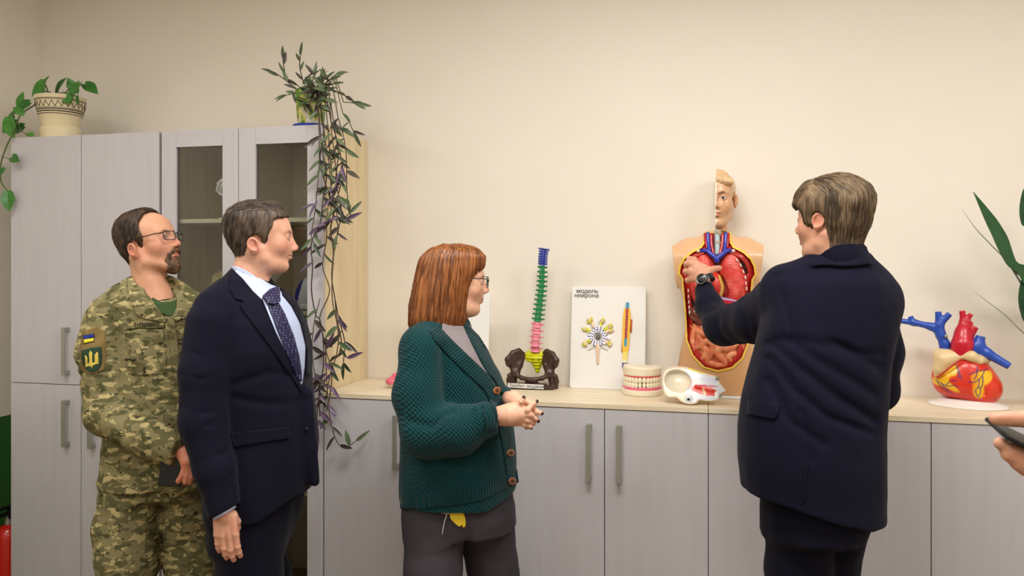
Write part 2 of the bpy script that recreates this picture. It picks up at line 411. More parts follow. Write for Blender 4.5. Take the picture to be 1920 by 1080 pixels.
# tall closed cabinet
rt = empty('tall_cabinet', ((X0+X2)/2, (YF+YW)/2, 0)); tag(rt, 'tall grey cupboard with four plain doors in the left corner, under the potted vine', 'cabinet')
def kids(root, fn):
    before = set(bpy.data.objects); fn()
    for o in set(bpy.data.objects)-before:
        if o.parent is None or o.parent == root:
            o.parent = root; o.matrix_parent_inverse = Matrix.Translation(-Vector(root.location))
def tall():
    carcass(None, X0, X2, HT-.002, M_lam, M_lam)
    for a, b, hx in ((X0, X1, xat(128, YF)), (X1, X2, None)):
        for z0, z1, up in ((0.06, HS-g, False), (HS+g, HT, True)):
            d = box('door', M_lam, a+g, b-g, YF, YF+.018, z0, z1, 0.0012)
            hxx = hx if hx else X1+(X1-hx0)
            if hx: hx0 = hx
            if up: handle(d, hxx, YF, zat(128, 702, YF), zat(128, 613, YF))
            else: handle(d, hxx, YF, zat(128, 836, YF), zat(128, 749, YF))
kids(rt, tall)
# glazed cabinet
rg = empty('glazed_cabinet', ((X3+X5)/2, (YF+YW)/2, 0)); tag(rg, 'tall display cabinet with two grey framed glass doors and a light oak side', 'cabinet')
SH1 = zat(372, 411, YF+0.05)
def glazed():
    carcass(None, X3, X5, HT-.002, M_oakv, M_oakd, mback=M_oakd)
    box('back_panel', M_haze_panel, X4+.010, X5-.017, YW-.014, YW-.011, 0.08, HT-.02, 0)
    box('divider', M_haze_panel, X4-.008, X4+.008, YF+.03, YW-.012, 0.078, HT-.02, 0.0005)
    for z in (SH1, SH1-.40, SH1-.80, SH1-1.17): 
        for a, b in ((X3+.018, X4-.009), (X4+.009, X5-.018)): box('shelf', M_shelf, a, b, YF+.035, YW-.015, z-.018, z, 0.0008)
    for a, b, l, r in ((X3, X4, xat(330, YF), xat(417, YF)), (X4, X5, xat(479, YF), xat(576, YF))):
        ztop = zat(374, 274.5, YF)
        d = empty('door', (0, 0, 0))
        lo_z = 0.06; zr = 0.16
        box('stile', M_lam, a+g, l, YF, YF+.018, lo_z, HT, 0.001, d); box('stile', M_lam, r, b-g, YF, YF+.018, lo_z, HT, 0.001, d)
        box('rail', M_lamh, l+.0006, r-.0006, YF, YF+.018, ztop, HT, 0.001, d); box('rail', M_lamh, l+.0006, r-.0006, YF, YF+.018, lo_z, zr, 0.001, d)
        box('pane', M_glass, l-.004, r+.004, YF+.010, YF+.014, zr-.004, ztop+.004, 0, d)
kids(rg, glazed)
# low cabinets
X6 = X5+.003
low_x = [X6, xat(1133.5, YF), xat(1328, YF), xat(1745, YF), XR-.01]
low_x = [X6, xat(776, YF), xat(953, YF), xat(1133.5, YF), xat(1328, YF), xat(1537, YF), xat(1746, YF), xat(1957, YF), XR-.004]
ZC = HC-.018
pairs = [(0, 2, (1,)), (2, 4, (3,)), (4, 6, (5,)), (6, 8, (7,))]
lab = ['low grey cupboard with two doors and bar handles, beside the glazed cabinet', 'low grey cupboard under the spine, neuron and teeth models, two bar handles side by side',
       'low grey cupboard with two plain doors, behind the man reaching for the torso', 'low grey cupboard with plain doors under the heart model']
hz0, hz1 = zat(1105, 899, YF), zat(1105, 793, YF)
for (i0, i1, mids), lb in zip(pairs, lab):
    xa, xb = low_x[i0], low_x[i1]
    rl = empty('low_cabinet', ((xa+xb)/2, (YF+YW)/2, 0)); tag(rl, lb, 'cabinet', 'low grey cabinets along the back wall')
    def low():
        carcass(None, xa+.0002, xb-.0002, ZC-.002, M_lam, M_lam)
        edges = [xa]+[low_x[k] for k in mids]+[xb]
        for k in range(len(edges)-1):
            a, b = edges[k], edges[k+1]
            d = box('door', M_lam, a+g, b-g, YF, YF+.018, 0.06, ZC-.003, 0.0012)
            if i0 == 0 and k == 0: handle(d, xat(745, YF), YF, hz0, hz1)
            if i0 == 0 and k == 1: handle(d, xat(804, YF), YF, hz0, hz1)
            if i0 == 2 and k == 0: handle(d, xat(1105.5, YF), YF, hz0, hz1)
            if i0 == 2 and k == 1: handle(d, xat(1161.5, YF), YF, hz0, hz1)
    kids(rl, low)
wx = xat(1328, YF)
for a, b, lb in ((X6-.001, wx-.0008, 'long light oak worktop on the low cupboards, carrying the spine and neuron models'), (wx+.0008, XR-.004, 'light oak worktop section on the low cupboards, carrying the torso and heart models')):
    o = box('worktop', M_oakh, a, b, YF-.004, YW-.003, ZC-.0005, HC, 0.0012); tag(o, lb, 'worktop', 'oak worktops on the low cabinets')

# fire extinguisher in the corner
M_red = mat('extinguisher_red', rgb(200, 30, 20), 0.25, coat=0.4); M_blk = mat('black_plastic', rgb(18, 18, 20), 0.45); M_wht = mat('white_plastic', rgb(240, 238, 232), 0.35)
p = Vector((XL+.125, 3.19, 0)); ex = empty('fire_extinguisher', p); tag(ex, 'red fire extinguisher standing in the corner left of the tall cupboard', 'fire extinguisher')
zt = 0.30
MB().lathe([(.055, .0), (.062, .006), (.062, zt-.06), (.055, zt-.03), (.035, zt-.008), (.018, zt)], 32).build('cylinder', M_red, ex, auto=40)
MB().lathe([(.016, zt), (.016, zt+.03), (.01, zt+.035), (.01, zt+.045)], 16).build('valve', M_metal, ex, auto=40)
MB().box(-.012, .012, -.09, .02, zt+.045, zt+.058, .004).box(-.01, .01, -.085, .01, zt+.075, zt+.088, .004).box(-.008, .008, -.002, .02, zt+.045, zt+.088, .003).build('lever', M_blk, ex)
MB().tube(catmull([(0.01, 0, zt+.03), (.05, -.02, zt+.09), (.085, -.03, zt+.02), (.082, -.03, .12), (.08, -.03, .06)], 6), .011, 10).build('hose', M_blk, ex, True)
# ================================================================== HEAD MODELLING (face forward = +y, right = +x, origin between the ears)
def head_sdf(P, o):
    g = lambda k, d: o.get(k, d)
    w = g('width', 1.0)
    Q = P.copy(); Q[:, 0] = np.abs(P[:, 0])/w
    d = ell(Q, (0, -.022, .036), (.074, .096, .080))
    d = smin(d, ell(Q, (0, .026, .030), (.064, .062, .064)), .03)
    d = smin(d, ell(Q, (0, .026, -.038), (.056*g('cheek', 1), .055, .072)), .03)
    jw = g('jaw', 1.0)
    d = smin(d, chain(Q, [(.052*jw, -.008, -.045), (.050*jw, .002, -.072), (.016, .058, -.1)], [.018, .017, .017], .01), .025)
    d = smin(d, ell(Q, (0, .063, -.101+g('chin_z', 0)), (.021, .018*g('chin', 1), .016)), .02)
    d = smin(d, rc(Q, (0, -.035, -.02), (0, -.02, -.075), .058, .045), .03)
    if g('jowl', 0): d = smin(d, ell(Q, (.012, .022, -.098), (.042, .036, .022*g('jowl', 0)+.004)), .03)
    d = smin(d, ell(Q, (.042, .052, -.028), (.020, .020, .022)), .034)                       # cheekbone
    d = smin(d, rc(Q, (.008, .080, .020), (.044, .064, .022), .010, .008), .016)   # brow ridge
    d = smin(d, ell(Q, (0, .064, -.056), (.030, .026, .028)), .018)            # upper jaw
    d = smax(d, -ell(Q, (.034, .101, .001), (.018, .018, .012)), .018)         # sockets
    d = smin(d, sph(Q, (.031, .0735, .000), .0142), .004)                      # lids closed round the eyeball
    # nose
    n = g('nose', 1.0); tz = g('nose_tip', 0)
    d = smin(d, rc(Q, (0, .083, .012), (0, .0915+.009*n, -.026+tz), .0078, .0090), .012)
    d = smin(d, ell(Q, (.019, .073, -.034), (.016, .0165, .026)), .014)
    d = smin(d, sph(Q, (0, .0920+.0105*n, -.0305+tz), .0102), .006)
    d = smin(d, ell(Q, (.0115, .0900+.004*n, -.036+tz), (.0085, .0115, .0078)), .007)
    d = smax(d, -ell(Q, (.0065, .0950+.006*n, -.0440+tz), (.0036, .006, .004)), .003)
    # mouth
    d = smin(d, chain(Q, [(0, .0875, -.0590), (.012, .0855, -.0595), (.024, .0760, -.0635)], [.0060, .0055, .003], .004), .006)
    d = smin(d, chain(Q, [(0, .0860, -.0725), (.012, .0840, -.0710), (.022, .0765, -.0665)], [.0072, .006, .003], .004), .007)
    d = smax(d, -chain(Q, [(0, .0965, -.0650), (.013, .0930, -.0650), (.0255, .0815, -.0655)], [.0022, .0022, .0014], 0), .003)
    d = smax(d, -ell(Q, (0, .0905, -.0845), (.018, .007, .005)), .010)         # hollow above the chin
    # eye opening
    eo = g('eye_open', 1.0)
    if eo > 0: d = smax(d, -ell(Q, (.0325, .0885, -.0005), (.0130, .012, .0040*eo)), .0025)
    # ears
    R = rotm(0, 0, -18)@rotm(12, 0, 0); Q = Q-A3(0, *g('ear', (0, 0)))
    ear = ell(Q, (.0790, -.010, -.010), (.0060, .0160, .0290), R)
    ear = smin(ear, torus((Q-A3(.083, -.012, -.005))@R@rotm(0, 90, 0)*A3(.80, 1, 1)+A3(0, 0, 0), (0, 0, 0), .0160, .0037), .004)
    ear = smax(ear, -ell(Q, (.089, -.007, -.010), (.0075, .0085, .0150), R), .004)
    d = smin(d, ear, .005)
    return d
HEAD_MOUTH = None
def skin_col(P, o):
    base = np.array(rgb(*o.get('skin', (214, 168, 142)))); c = np.tile(base, (len(P), 1))
    Q = P.copy(); Q[:, 0] = np.abs(Q[:, 0])/o.get('width', 1)
    rd = np.array(rgb(*o.get('flush', (205, 130, 112)))); n = o.get('nose', 1); tz = o.get('nose_tip', 0)
    c = mix(c, rd, .40*gauss(Q, (.045, .06, -.03), (.03, .05, .028)))
    c = mix(c, rd, .6*gauss(Q, (0, .100+.006*n, -.03+tz), (.018, .03, .016)))
    er = o.get('ear', (0, 0)); c = mix(c, rd, .6*gauss(Q, (.085, -.012+er[0], -.012+er[1]), (.014, .03, .04)))
    c = mix(c, np.array(rgb(170, 115, 98)), .5*gauss(Q, (.033, .085, .002), (.02, .02, .012)))
    c *= (1+.05*noise(P, 60)+.05*noise(P, 160, 3))[:, None]
    lip = np.array(rgb(*o.get('lip', (176, 100, 92))))
    t = smooth01(-np.minimum(chain(Q, [(0, .0885, -.0600), (.012, .0865, -.0600), (.023, .0775, -.0640)], [.0065, .0058, .003]), chain(Q, [(0, .0870, -.0718), (.012, .085, -.0700), (.021, .0775, -.0665)], [.0075, .006, .003])), -.0015, .0012)
    c = mix(c, lip, .85*t)
    c = mix(c, np.array(rgb(90, 40, 35)), smooth01(-chain(Q, [(0, .0965, -.0650), (.013, .0930, -.0650), (.0245, .0825, -.0655)], [.003, .003, .0016]), -.001, .001))
    c = mix(c, np.array(rgb(70, 35, 28)), smooth01(-ell(Q, (.0065, .0950+.006*n, -.0440+tz), (.0036, .006, .004)), -.0015, .0005))
    br = np.array(rgb(*o.get('brow', (92, 66, 50))))
    bd = chain(Q, [(.012, .087, .0165), (.030, .083, .0215), (.048, .066, .0160)], [.0042, .0038, .0020])
    c = mix(c, br, o.get('brow_a', .75)*smooth01(-bd+.0014*noise(P, 500), -.0045, .001))
    lid = np.abs(ell(Q, (.0325, .0885, -.0005), (.0145, .0135, .0056)))
    c = mix(c, np.array(rgb(80, 50, 42)), .7*smooth01(-lid, -.0016, 0)*(Q[:, 1] > .075))
    st = o.get('stubble', 0)
    if st: c = mix(c, np.array(rgb(140, 112, 98)), st*smooth01(-Q[:, 2], .035, .07)*smooth01(Q[:, 1]+.0*Q[:, 2], -.01, .02))
    return c
M_skin = mat('skin', (.6, .4, .3), 0.48, 0.4, vcol=True, sub=0.12, bump=(420, .10, .0006))
M_eye = mat('eye', (.8, .8, .8), 0.12, vcol=True)
def eyeballs(T, o, parent):
    for s in (1, -1):
        bm = bmesh.new(); bmesh.ops.create_uvsphere(bm, u_segments=24, v_segments=18, radius=.0128)
        me = from_bm('eyeball', bm); co = np.array([v.co[:] for v in me.vertices]); gz = np.array(o.get('gaze', (0, 1, 0)), float); gz /= np.linalg.norm(gz)
        a = (co/.0128)@gz; c = np.tile(np.array(rgb(226, 218, 212)), (len(co), 1)); c[a > .86] = rgb(*o.get('iris', (80, 90, 95))); c[a > .975] = (0.01, 0.01, 0.01)
        co = co+np.array((s*.031*o.get('width', 1), .0735, 0)); co = T(co)
        for v, p in zip(me.vertices, co): v.co = p
        setcol(me, c); link('eyeball', me, M_eye, parent, True)
# ================================================================== MODELS ON THE WORKTOP
def sdpoly(x, z, poly):
    p = np.array(poly, np.float32); q = np.roll(p, 1, 0); d = None; s = np.ones_like(x)
    for (ax, az), (bx, bz) in zip(p, q):
        ex, ez = bx-ax, bz-az; wx_, wz = x-ax, z-az
        t = np.clip((wx_*ex+wz*ez)/(ex*ex+ez*ez+1e-12), 0, 1); dd = (wx_-ex*t)**2+(wz-ez*t)**2
        d = dd if d is None else np.minimum(d, dd)
        c1 = z >= az; c2 = z < bz; c3 = ex*wz > ez*wx_
        fl = (c1 & c2 & c3) | (~c1 & ~c2 & ~c3); s = np.where(fl, -s, s)
    return s*np.sqrt(d)
def smoothpoly(pts, n=5):
    P = [np.array(p, float) for p in pts]; out = []; N = len(P)
    for i in range(N):
        a, b, c, d = P[(i-1) % N], P[i], P[(i+1) % N], P[(i+2) % N]
        for k in range(n):
            t = k/n; out.append(tuple(0.5*((2*b)+(-a+c)*t+(2*a-5*b+4*c-d)*t*t+(-a+3*b-3*c+d)*t**3)))
    return out
class Pic:   # a model's own frame: x right, y away, z up, metric; turned towards the room's middle
    def __init__(s, name, cx, w, label, cat, z=HC, group=None, rz=None):
        s.cx = cx; s.w = w; s.z = z; s.k = w/FPX; s.ph = math.atan2(cx-960, FPX); s.D = w/math.cos(s.ph)
        p = W(cx, HORY, w); p.z = z; s.root = empty(name, p, TH-s.ph if rz is None else rz); tag(s.root, label, cat, group)
    def p(s, px, py, y=0.0):
        b = math.atan2(px-960, FPX)-s.ph; D = s.D+y; x = D*math.tan(b); wp = D*math.cos(s.ph)-x*math.sin(s.ph)
        return (x, y, HZ+(HORY-py)/FPX*wp-s.z)
    def p2(s, px, py, y=0.0): a = s.p(px, py, y); return (a[0], a[2])
V3 = lambda c: np.array(rgb(*c))
def tmesh(name, t, size, m, loc, parent, bold=0.0, shear=0.0, ext=.0002):
    V, F = text_mesh(t, size, ext, shear, bold)
    me = mesh(name, [(v.x, -v.z, v.y) for v in V], F); return link(name, me, m, parent, loc=loc)
# ---------------------------------------------------------------- spine
M_sign = mat('sign_white', rgb(234, 232, 228), .4); M_ink = mat('ink_black', rgb(15, 15, 18), .5)
sp = Pic('spine_model', 999, 3.47, 'coloured plastic spine model on a dark brown pelvis, left of the neuron board', 'anatomy model', rz=0.06); sp.root.location.z += .0015
M_bone = {'b': mat('plastic_blue', rgb(38, 60, 170), .35), 'g': mat('plastic_green', rgb(24, 128, 74), .35), 'p': mat('plastic_pink', rgb(238, 140, 160), .35), 'y': mat('plastic_yellow', rgb(206, 208, 12), .35)}
M_brown = mat('plastic_brown', rgb(62, 40, 33), .38, coat=.2)
path = [(1003.5, 661, .012), (1004.5, 640, -.008), (1007.7, 603, 0), (1010, 575, .014), (1013, 545, .022), (1015, 520, .016), (1016.5, 497, .004), (1018, 480, -.006), (1020, 466, -.004)]
sc_path = catmull([sp.p(*q) for q in path], 12)
seg = np.array(sc_path); L = np.concatenate([[0], np.cumsum(np.linalg.norm(np.diff(seg, axis=0), axis=1))])
def at_len(t): return np.array([np.interp(t, L, seg[:, i]) for i in range(3)])
def zlen(z): return float(np.interp(z, seg[:, 2], L))
z_p = sp.p(999, 661)[2]; z_g = sp.p(999, 604)[2]; z_b = sp.p(999, 498)[2]; z_t = sp.p(999, 465)[2]
lev = [(zlen(z_p)+(zlen(z_g)-zlen(z_p))*(i+.5)/5, 'p', .0235, .021, .020) for i in range(5)]
lev += [(zlen(z_g)+(zlen(z_b)-zlen(z_g))*(i+.5)/12, 'g', .0185-.0004*i, .018, .0165-.0002*i) for i in range(12)]
lev += [(zlen(z_b)+(L[-1]-zlen(z_b))*(i+.5)/7, 'b', .0165, .0095, .0135) for i in range(7)]
hh = {'p': (zlen(z_g)-zlen(z_p))/5, 'g': (zlen(z_b)-zlen(z_g))/12, 'b': (L[-1]-zlen(z_b))/7}
for i, (t, k, r, tr, sy) in enumerate(lev):
    c = at_len(t); h = hh[k]*.5; tv = at_len(t+.004)-at_len(t-.004); tl = math.atan2(tv[0], tv[2])
    m = MB(); rr = r*.86
    if i == len(lev)-1: m.lathe([(rr*.6, -h*.5), (rr*1.0, -h*.3), (rr*1.15, h*.2), (rr*.8, h*.6)], 14, sx=1.15, sy=.8)
    else: m.lathe([(rr*.9, -h*.93), (rr, -h*.75), (rr*.84, -h*.2), (rr*.84, h*.2), (rr, h*.62), (rr*.9, h*.86)], 14, sx=1, sy=.82)
    wd = {'p': .031, 'g': .0275-.0006*(i-5), 'b': .0195 if i < len(lev)-1 else .0235}[k]
    for s in (-1, 1):
        m.tube([(s*rr*.5, .012, 0), (s*wd*.8, .017, h*.12), (s*wd, .018, h*.25)], [.0052, .0038, .0050] if k != 'p' else [.005, .0028, .0024], 7)
        m.tube([(s*.007, .015, -h*.5), (s*.007, .019, h*.7)], .0045, 6)
    m.tube([(0, .014, 0), (0, .030, -h*.5), (0, .042, -h*1.2)], [.005, .004, .0035], 6)
    o = m.build('vertebra', M_bone[k], sp.root, auto=50, loc=c, rot=(0, tl, 0))
M_disc = mat('disc_white', rgb(225, 215, 215), .5)
def sacrum(P):
    q = P-A3(*sp.p(1004.5, 676, .02)); z = q[:, 2]
    d = smin(ell(q, (-.030, 0, .017), (.022, .014, .026)), ell(q, (.030, 0, .017), (.022, .014, .026)), .02)
    d = smin(d, chain(q, [(0, 0, .014), (.002, .012, -.018), (.004, .010, -.050)], [.026, .020, .009], .01), .02)
    d = smax(d, q[:, 2]*.9+q[:, 1]*.2-.040, .008)
    for s in (-1, 1):
        for j in range(3): d = smax(d, -sph(q, (s*(.014-.003*j), -.016, .004-.016*j), .0045), .004)
    return d+.0012*np.sin(z*420)
_c = np.array(sp.p(1004.5, 676, .02))
sdf_obj('sacrum', sacrum, _c-.075, _c+.075, .0022, M_bone['y'], sp.root)
def pelvis(P):
    d = None
    for s in (-1, 1):
        q = P.copy(); q[:, 0] = s*(P[:, 0]-sp.p(998.5, 600)[0])
        R = rotm(-14, 0, 0)@rotm(0, 0, 38)
        w1 = ell(q, (.074, -.002, .118), (.035, .010, .046), rotm(0, -14, 0)@rotm(0, 0, -32))
        w1 = smin(w1, chain(q, [(.042, .02, .146), (.062, .008, .160), (.088, -.006, .150), (.108, -.018, .124), (.104, -.020, .104)], [.007, .0085, .009, .009, .010], .01), .014)
        w1 = smin(w1, chain(q, [(.048, .016, .128), (.060, .004, .096), (.073, -.002, .070)], [.012, .014, .020], .01), .014)
        w1 = smin(w1, chain(q, [(.076, .004, .066), (.084, .006, .040), (.083, .000, .012)], [.018, .014, .013], .01), .01)
        w1 = smin(w1, chain(q, [(.074, -.010, .060), (.045, -.024, .046), (.006, -.030, .040)], [.012, .0075, .010], .01), .012)
        w1 = smin(w1, chain(q, [(.008, -.030, .034), (.030, -.022, .018), (.060, -.010, .008)], [.009, .0065, .010], .01), .008)
        w1 = smin(w1, chain(q, [(.100, -.004, .052), (.104, 0, .030), (.100, 0, .006)], [.011, .010, .012], .008), .006)
        d = w1 if d is None else smin(d, w1, .006)
    d = smin(d, rbox(P, (sp.p(998.5, 600)[0], -.012, .006), (.098, .028, .0055), .004), .004)
    return d+.0008*noise(P, 90)
_c = np.array((0, 0, .08)); sdf_obj('pelvis', pelvis, (-.135, -.07, -.004), (.135, .065, .180), .0026, M_brown, sp.root)
sx0, sz0 = sp.p2(956.5, 724.5, -.05); sx1, sz1 = sp.p2(1024.5, 716.5, -.05)
sg = MB().box(-.0775, .0775, -.001, .001, -.0095, .0095, .0008).build('name_sign', M_sign, sp.root, loc=((sx0+sx1)/2-.004, -.050, .0145), rot=(0, math.radians(1.5), 0))
tmesh('lettering', 'Хребет людини', .0200, M_ink, (0, -.0014, -.0058), sg, .0004, .3)
MB().box(-.070, .066, -.047, -.02, .0005, .026, .002).build('sign_stand', M_brown, sp.root)

# ---------------------------------------------------------------- neuron board
def board(name, cx, x0, x1, ztop, w, label, lean, slant=0):
    b = Pic(name, cx, w, label, 'board'); k = b.k
    wd = (WY(x1, 600, b.root.location.y)-WY(x0, 600, b.root.location.y)).x; hg = ztop; bm = bmesh.new(); r = .012; P = []
    for (qx, qz, a0) in ((wd/2-r, hg-r, 0), (-wd/2+r, hg-r, 90), (-wd/2+r, r, 180), (wd/2-r, r, 270)):
        for j in range(6): a = math.radians(a0+j*18); P.append((qx+r*math.cos(a), qz+r*math.sin(a)))
    f = MB().prism(P, -.004, .004).build('panel', M_sign, b.root, auto=40)
    bm = bmesh.new(); bm.from_mesh(f.data); bmesh.ops.bevel(bm, geom=[e for e in bm.edges if e.calc_face_angle(0) > 1.2], offset=.0015, segments=2, affect='EDGES'); bm.to_mesh(f.data); bm.free()
    b.root.rotation_euler = (-lean, 0, 0)
    return b, wd, hg
nb, nw, nh = board('neuron_board', 1138, 1068.5, 1209.5, .445, 3.44, 'white display board with a relief neuron model and Cyrillic caption, behind the teeth model', math.radians(9))
def bp(px, py, y=-.004):     # picture -> board plane (small lean ignored)
    q = WY(px, py, nb.root.location.y+.03)-nb.root.location; return (q.x, y, q.z)
tmesh('caption', 'модель', .0265, M_ink, bp(1099, 548, -.0046), nb.root, .0006)
tmesh('caption', 'нейрона', .0265, M_ink, bp(1098, 556.5, -.0046), nb.root, .0006)
M_vc = mat('painted_plastic', (.8, .8, .8), .32, vcol=True, coat=.25)
M_vcm = mat('painted_plastic_matt', (.8, .8, .8), .5, vcol=True)
def bnd(n):
    rr = random.Random(n); return rr
cxn, czn = bp(1121.5, 631)[0], bp(1121.5, 631)[2]; R0 = .0425
def soma(P):
    x, z = P[:, 0]-cxn, P[:, 2]-czn; r = np.hypot(x, z); a = np.arctan2(z, x)
    star = .0455+.0065*np.cos(a*9+.9)+.004*np.cos(a*4); d = np.maximum(r-star*.95, np.abs(P[:, 1]+.009)-.006)
    d = smin(d, rbox(P, (cxn+.002, -.009, czn+.050), (.006, .005, .016), .003), .012)
    d = smax(d, -np.maximum(r-.0185, -P[:, 1]-.02), .003)
    return d
def soma_c(P):
    x, z = P[:, 0]-cxn, P[:, 2]-czn; r = np.hypot(x, z); a = np.arctan2(z, x); c = np.tile(V3((238, 238, 244)), (len(P), 1)); dot = np.zeros(len(P), bool)
    for R_, n_, o_ in ((.0245, 13, 0), (.0325, 17, .2), (.040, 17, .05)):
        da = (a/(2*math.pi)*n_+o_) % 1-.5; dot |= (np.abs(da)*2*math.pi/n_*R_ < .0029) & (np.abs(r-R_) < .0028)
    dot |= (np.abs(x-.002) < .003) & ((np.abs((z-.05) % .0095-.004)) < .0022) & (z > .046)
    c[dot] = V3((42, 48, 130)); return c
sdf_obj('cell_body', soma, (cxn-.062, -.018, czn-.062), (cxn+.062, -.001, czn+.072), .0011, M_vc, nb.root, soma_c)
def nucleus(P): return smin(sph(P, (cxn, -.006, czn), .010), ell(P, (cxn+.002, -.010, czn-.006), (.004, .004, .007)), .004)+.001*noise(P, 300)
sdf_obj('nucleus', nucleus, (cxn-.014, -.02, czn-.016), (cxn+.014, .001, czn+.014), .0012, mat('grey_metal_paint', rgb(120, 112, 108), .35, metal=.5), nb.root)
MB().lathe([(.0186, 0), (.0186, .001)], 24).build('nucleus_pit', mat('pit_grey', rgb(175, 170, 165), .5), nb.root, loc=(cxn, -.0042, czn), rot=(math.pi/2, 0, 0))
ylw = M_bone['y']; M_cream = mat('cream_plastic', rgb(235, 205, 180), .45); M_yg = mat('lime_plastic', rgb(205, 205, 60), .4)
for (px, py, dx, dy) in ((1109, 603, -9, -9), (1127, 602, 7, -5), (1097, 616, -6, 2), (1141, 612, 8, -4), (1144, 618, 6, 4), (1100, 641, -7, 8), (1141, 643, 8, 4)):
    a = bp(px, py, -.007); b_ = bp(px+dx*.8, py+dy*.8, -.010)
    MB().tube(catmull([bp(1121.5+(px-1121.5)*.62, 631+(py-631)*.62, -.008), a, b_], 4), [.010, .0095, .009, .0085, .008, .008, .0085, .010, .0085][:9], 9).build('dendrite', M_yg if (px+py) % 2 else M_cream, nb.root, True)
    for s in (-1, 1): MB().tube([bp(px, py, -.010), bp(px+dx*.5-s*dy*.45, py+dy*.5+s*dx*.45, -.014)], [.006, .0045], 8).build('dendrite', M_yg if (px+py) % 2 == 0 else M_cream, nb.root, True)
MB().tube(catmull([bp(1121.5, 645, -.007), bp(1121.5, 662, -.009), bp(1122, 682, -.006)], 4), [.012, .0105, .009, .008, .0075, .0068, .006, .005, .004], 10).build('axon_hillock', M_cream, nb.root, True)
for s in (-1, 1): MB().tube(catmull([bp(1121.5+s*9, 648, -.007), bp(1121.5+s*14, 652, -.009), bp(1121.5+s*18, 655, -.007)], 4), [.007, .0065, .006, .005, .0045, .004, .0035, .003, .0025], 8).build('dendrite', M_sign, nb.root, True)
def axon(P):
    a = A3(*bp(1176, 566, 0)); b = A3(*bp(1172, 688, 0)); q = P-a; t = np.clip((q@(b-a))/((b-a)@(b-a)), 0, 1)
    wd = np.interp(t, [0, .07, .11, .2, .6, .72, .8, .95, 1], [.006, .0065, .013, .0165, .016, .0135, .0095, .0105, .0100]); x = q[:, 0]-t*(b-a)[0]
    return smax(np.maximum(np.abs(x)-wd, np.abs(P[:, 1]+.008)-.007), np.maximum(a[2]*-1+P[:, 2], b[2]-P[:, 2]), .002)
def axon_c(P):
    a = np.array(bp(1176, 566, 0)); b = np.array(bp(1172, 688, 0)); t = (P[:, 2]-a[2])/(b[2]-a[2]); x = P[:, 0]-(a[0]+t*(b-a)[0])
    c = np.tile(V3((240, 190, 60)), (len(P), 1)); core = np.abs(x) < .006
    c[core & (t > .08) & (t < .56)] = V3((196, 72, 44)); k = core & (t > .1) & (t < .56) & ((t*23 % 1) < .35) & (np.abs(x) < .004); c[k] = V3((90, 60, 110))
    c[(core & (t > .56) & (t < .68)) | (t < .09)] = V3((60, 150, 185)); c[t > .76] = V3((238, 218, 110)); c[t > .88] = V3((236, 228, 180)); c[t > .93] = V3((50, 52, 140)); return c
_a = bp(1176, 566); _b = bp(1172, 690)
sdf_obj('axon', axon, (_b[0]-.022, -.017, _b[2]-.004), (_a[0]+.022, .0, _a[2]+.004), .0013, M_vc, nb.root, axon_c)
M_orr = mat('orange_strip', rgb(205, 95, 50), .4)
MB().tube([bp(1184, 598, -.008), bp(1183, 622, -.008)], .0035, 7).build('sheath_edge', M_orr, nb.root, True)
MB().tube([bp(1167.5, 638, -.008), bp(1167, 659, -.008)], .0035, 7).build('sheath_edge', M_orr, nb.root, True)
wbd, _, _ = board('white_board', 842, 772, 914, .432, 3.44, 'plain white display board standing behind the red-haired woman', math.radians(7))

# ---------------------------------------------------------------- teeth
te = Pic('teeth_model', 1204, 3.30, 'plaster model of closed jaws with pink gums and cream teeth, left of the half head', 'anatomy model')
te.root.scale = (1, 1, .93)
def arch(t, rx, ry): return (rx*math.sin(t), -ry*math.cos(t)+.03)
def jaw_block(P, z0, z1, rx, ry, bev, tilt=0.0):
    x, y = P[:, 0]/rx, (P[:, 1]-.030)/ry; r = np.sqrt(x*x+np.minimum(y, 0)**2+1e-9)
    d = (r-1)*min(rx, ry); d = np.maximum(d, P[:, 1]-.055)
    return smax(smax(d, P[:, 2]-z1-tilt*P[:, 0], bev), z0-P[:, 2], bev)
zz = .123
M_plas = mat('plaster_cream', rgb(236, 226, 200), .55)
sdf_obj('upper_base', lambda P: jaw_block(P, .083, zz+.004, .079, .083, .012, -.04), (-.09, -.07, .07), (.09, .07, .145), .0028, M_plas, te.root)
sdf_obj('lower_base', lambda P: jaw_block(P, .000, .026, .084, .090, .006), (-.095, -.075, -.004), (.095, .07, .035), .0028, M_plas, te.root)
def gum(P, z0, z1, rx, ry, up):
    a = np.arctan2(P[:, 0]/rx, -(P[:, 1]-.03)/ry); wv = .0022*np.cos(a*8.6)
    return smax(smax(jaw_block(P, z0-.02, z1+.02, rx, ry, .004), (P[:, 2]-z1-(wv if not up else 0)), .004), z0+(wv if up else 0)-P[:, 2], .004)
M_gum = mat('gum_pink', rgb(232, 108, 138), .3, coat=.4); M_gum2 = mat('gum_red', rgb(205, 68, 76), .3, coat=.4)
sdf_obj('upper_gum', lambda P: gum(P, .079, .090, .0775, .082, True), (-.09, -.07, .065), (.09, .07, .10), .0022, M_gum2, te.root)
sdf_obj('lower_gum', lambda P: gum(P, .022, .036, .080, .086, False), (-.09, -.075, .012), (.09, .07, .048), .0022, M_gum, te.root)
M_tooth = mat('tooth_enamel', rgb(238, 228, 200), .25, coat=.4)
MB().prism([], 0, 0) if False else None
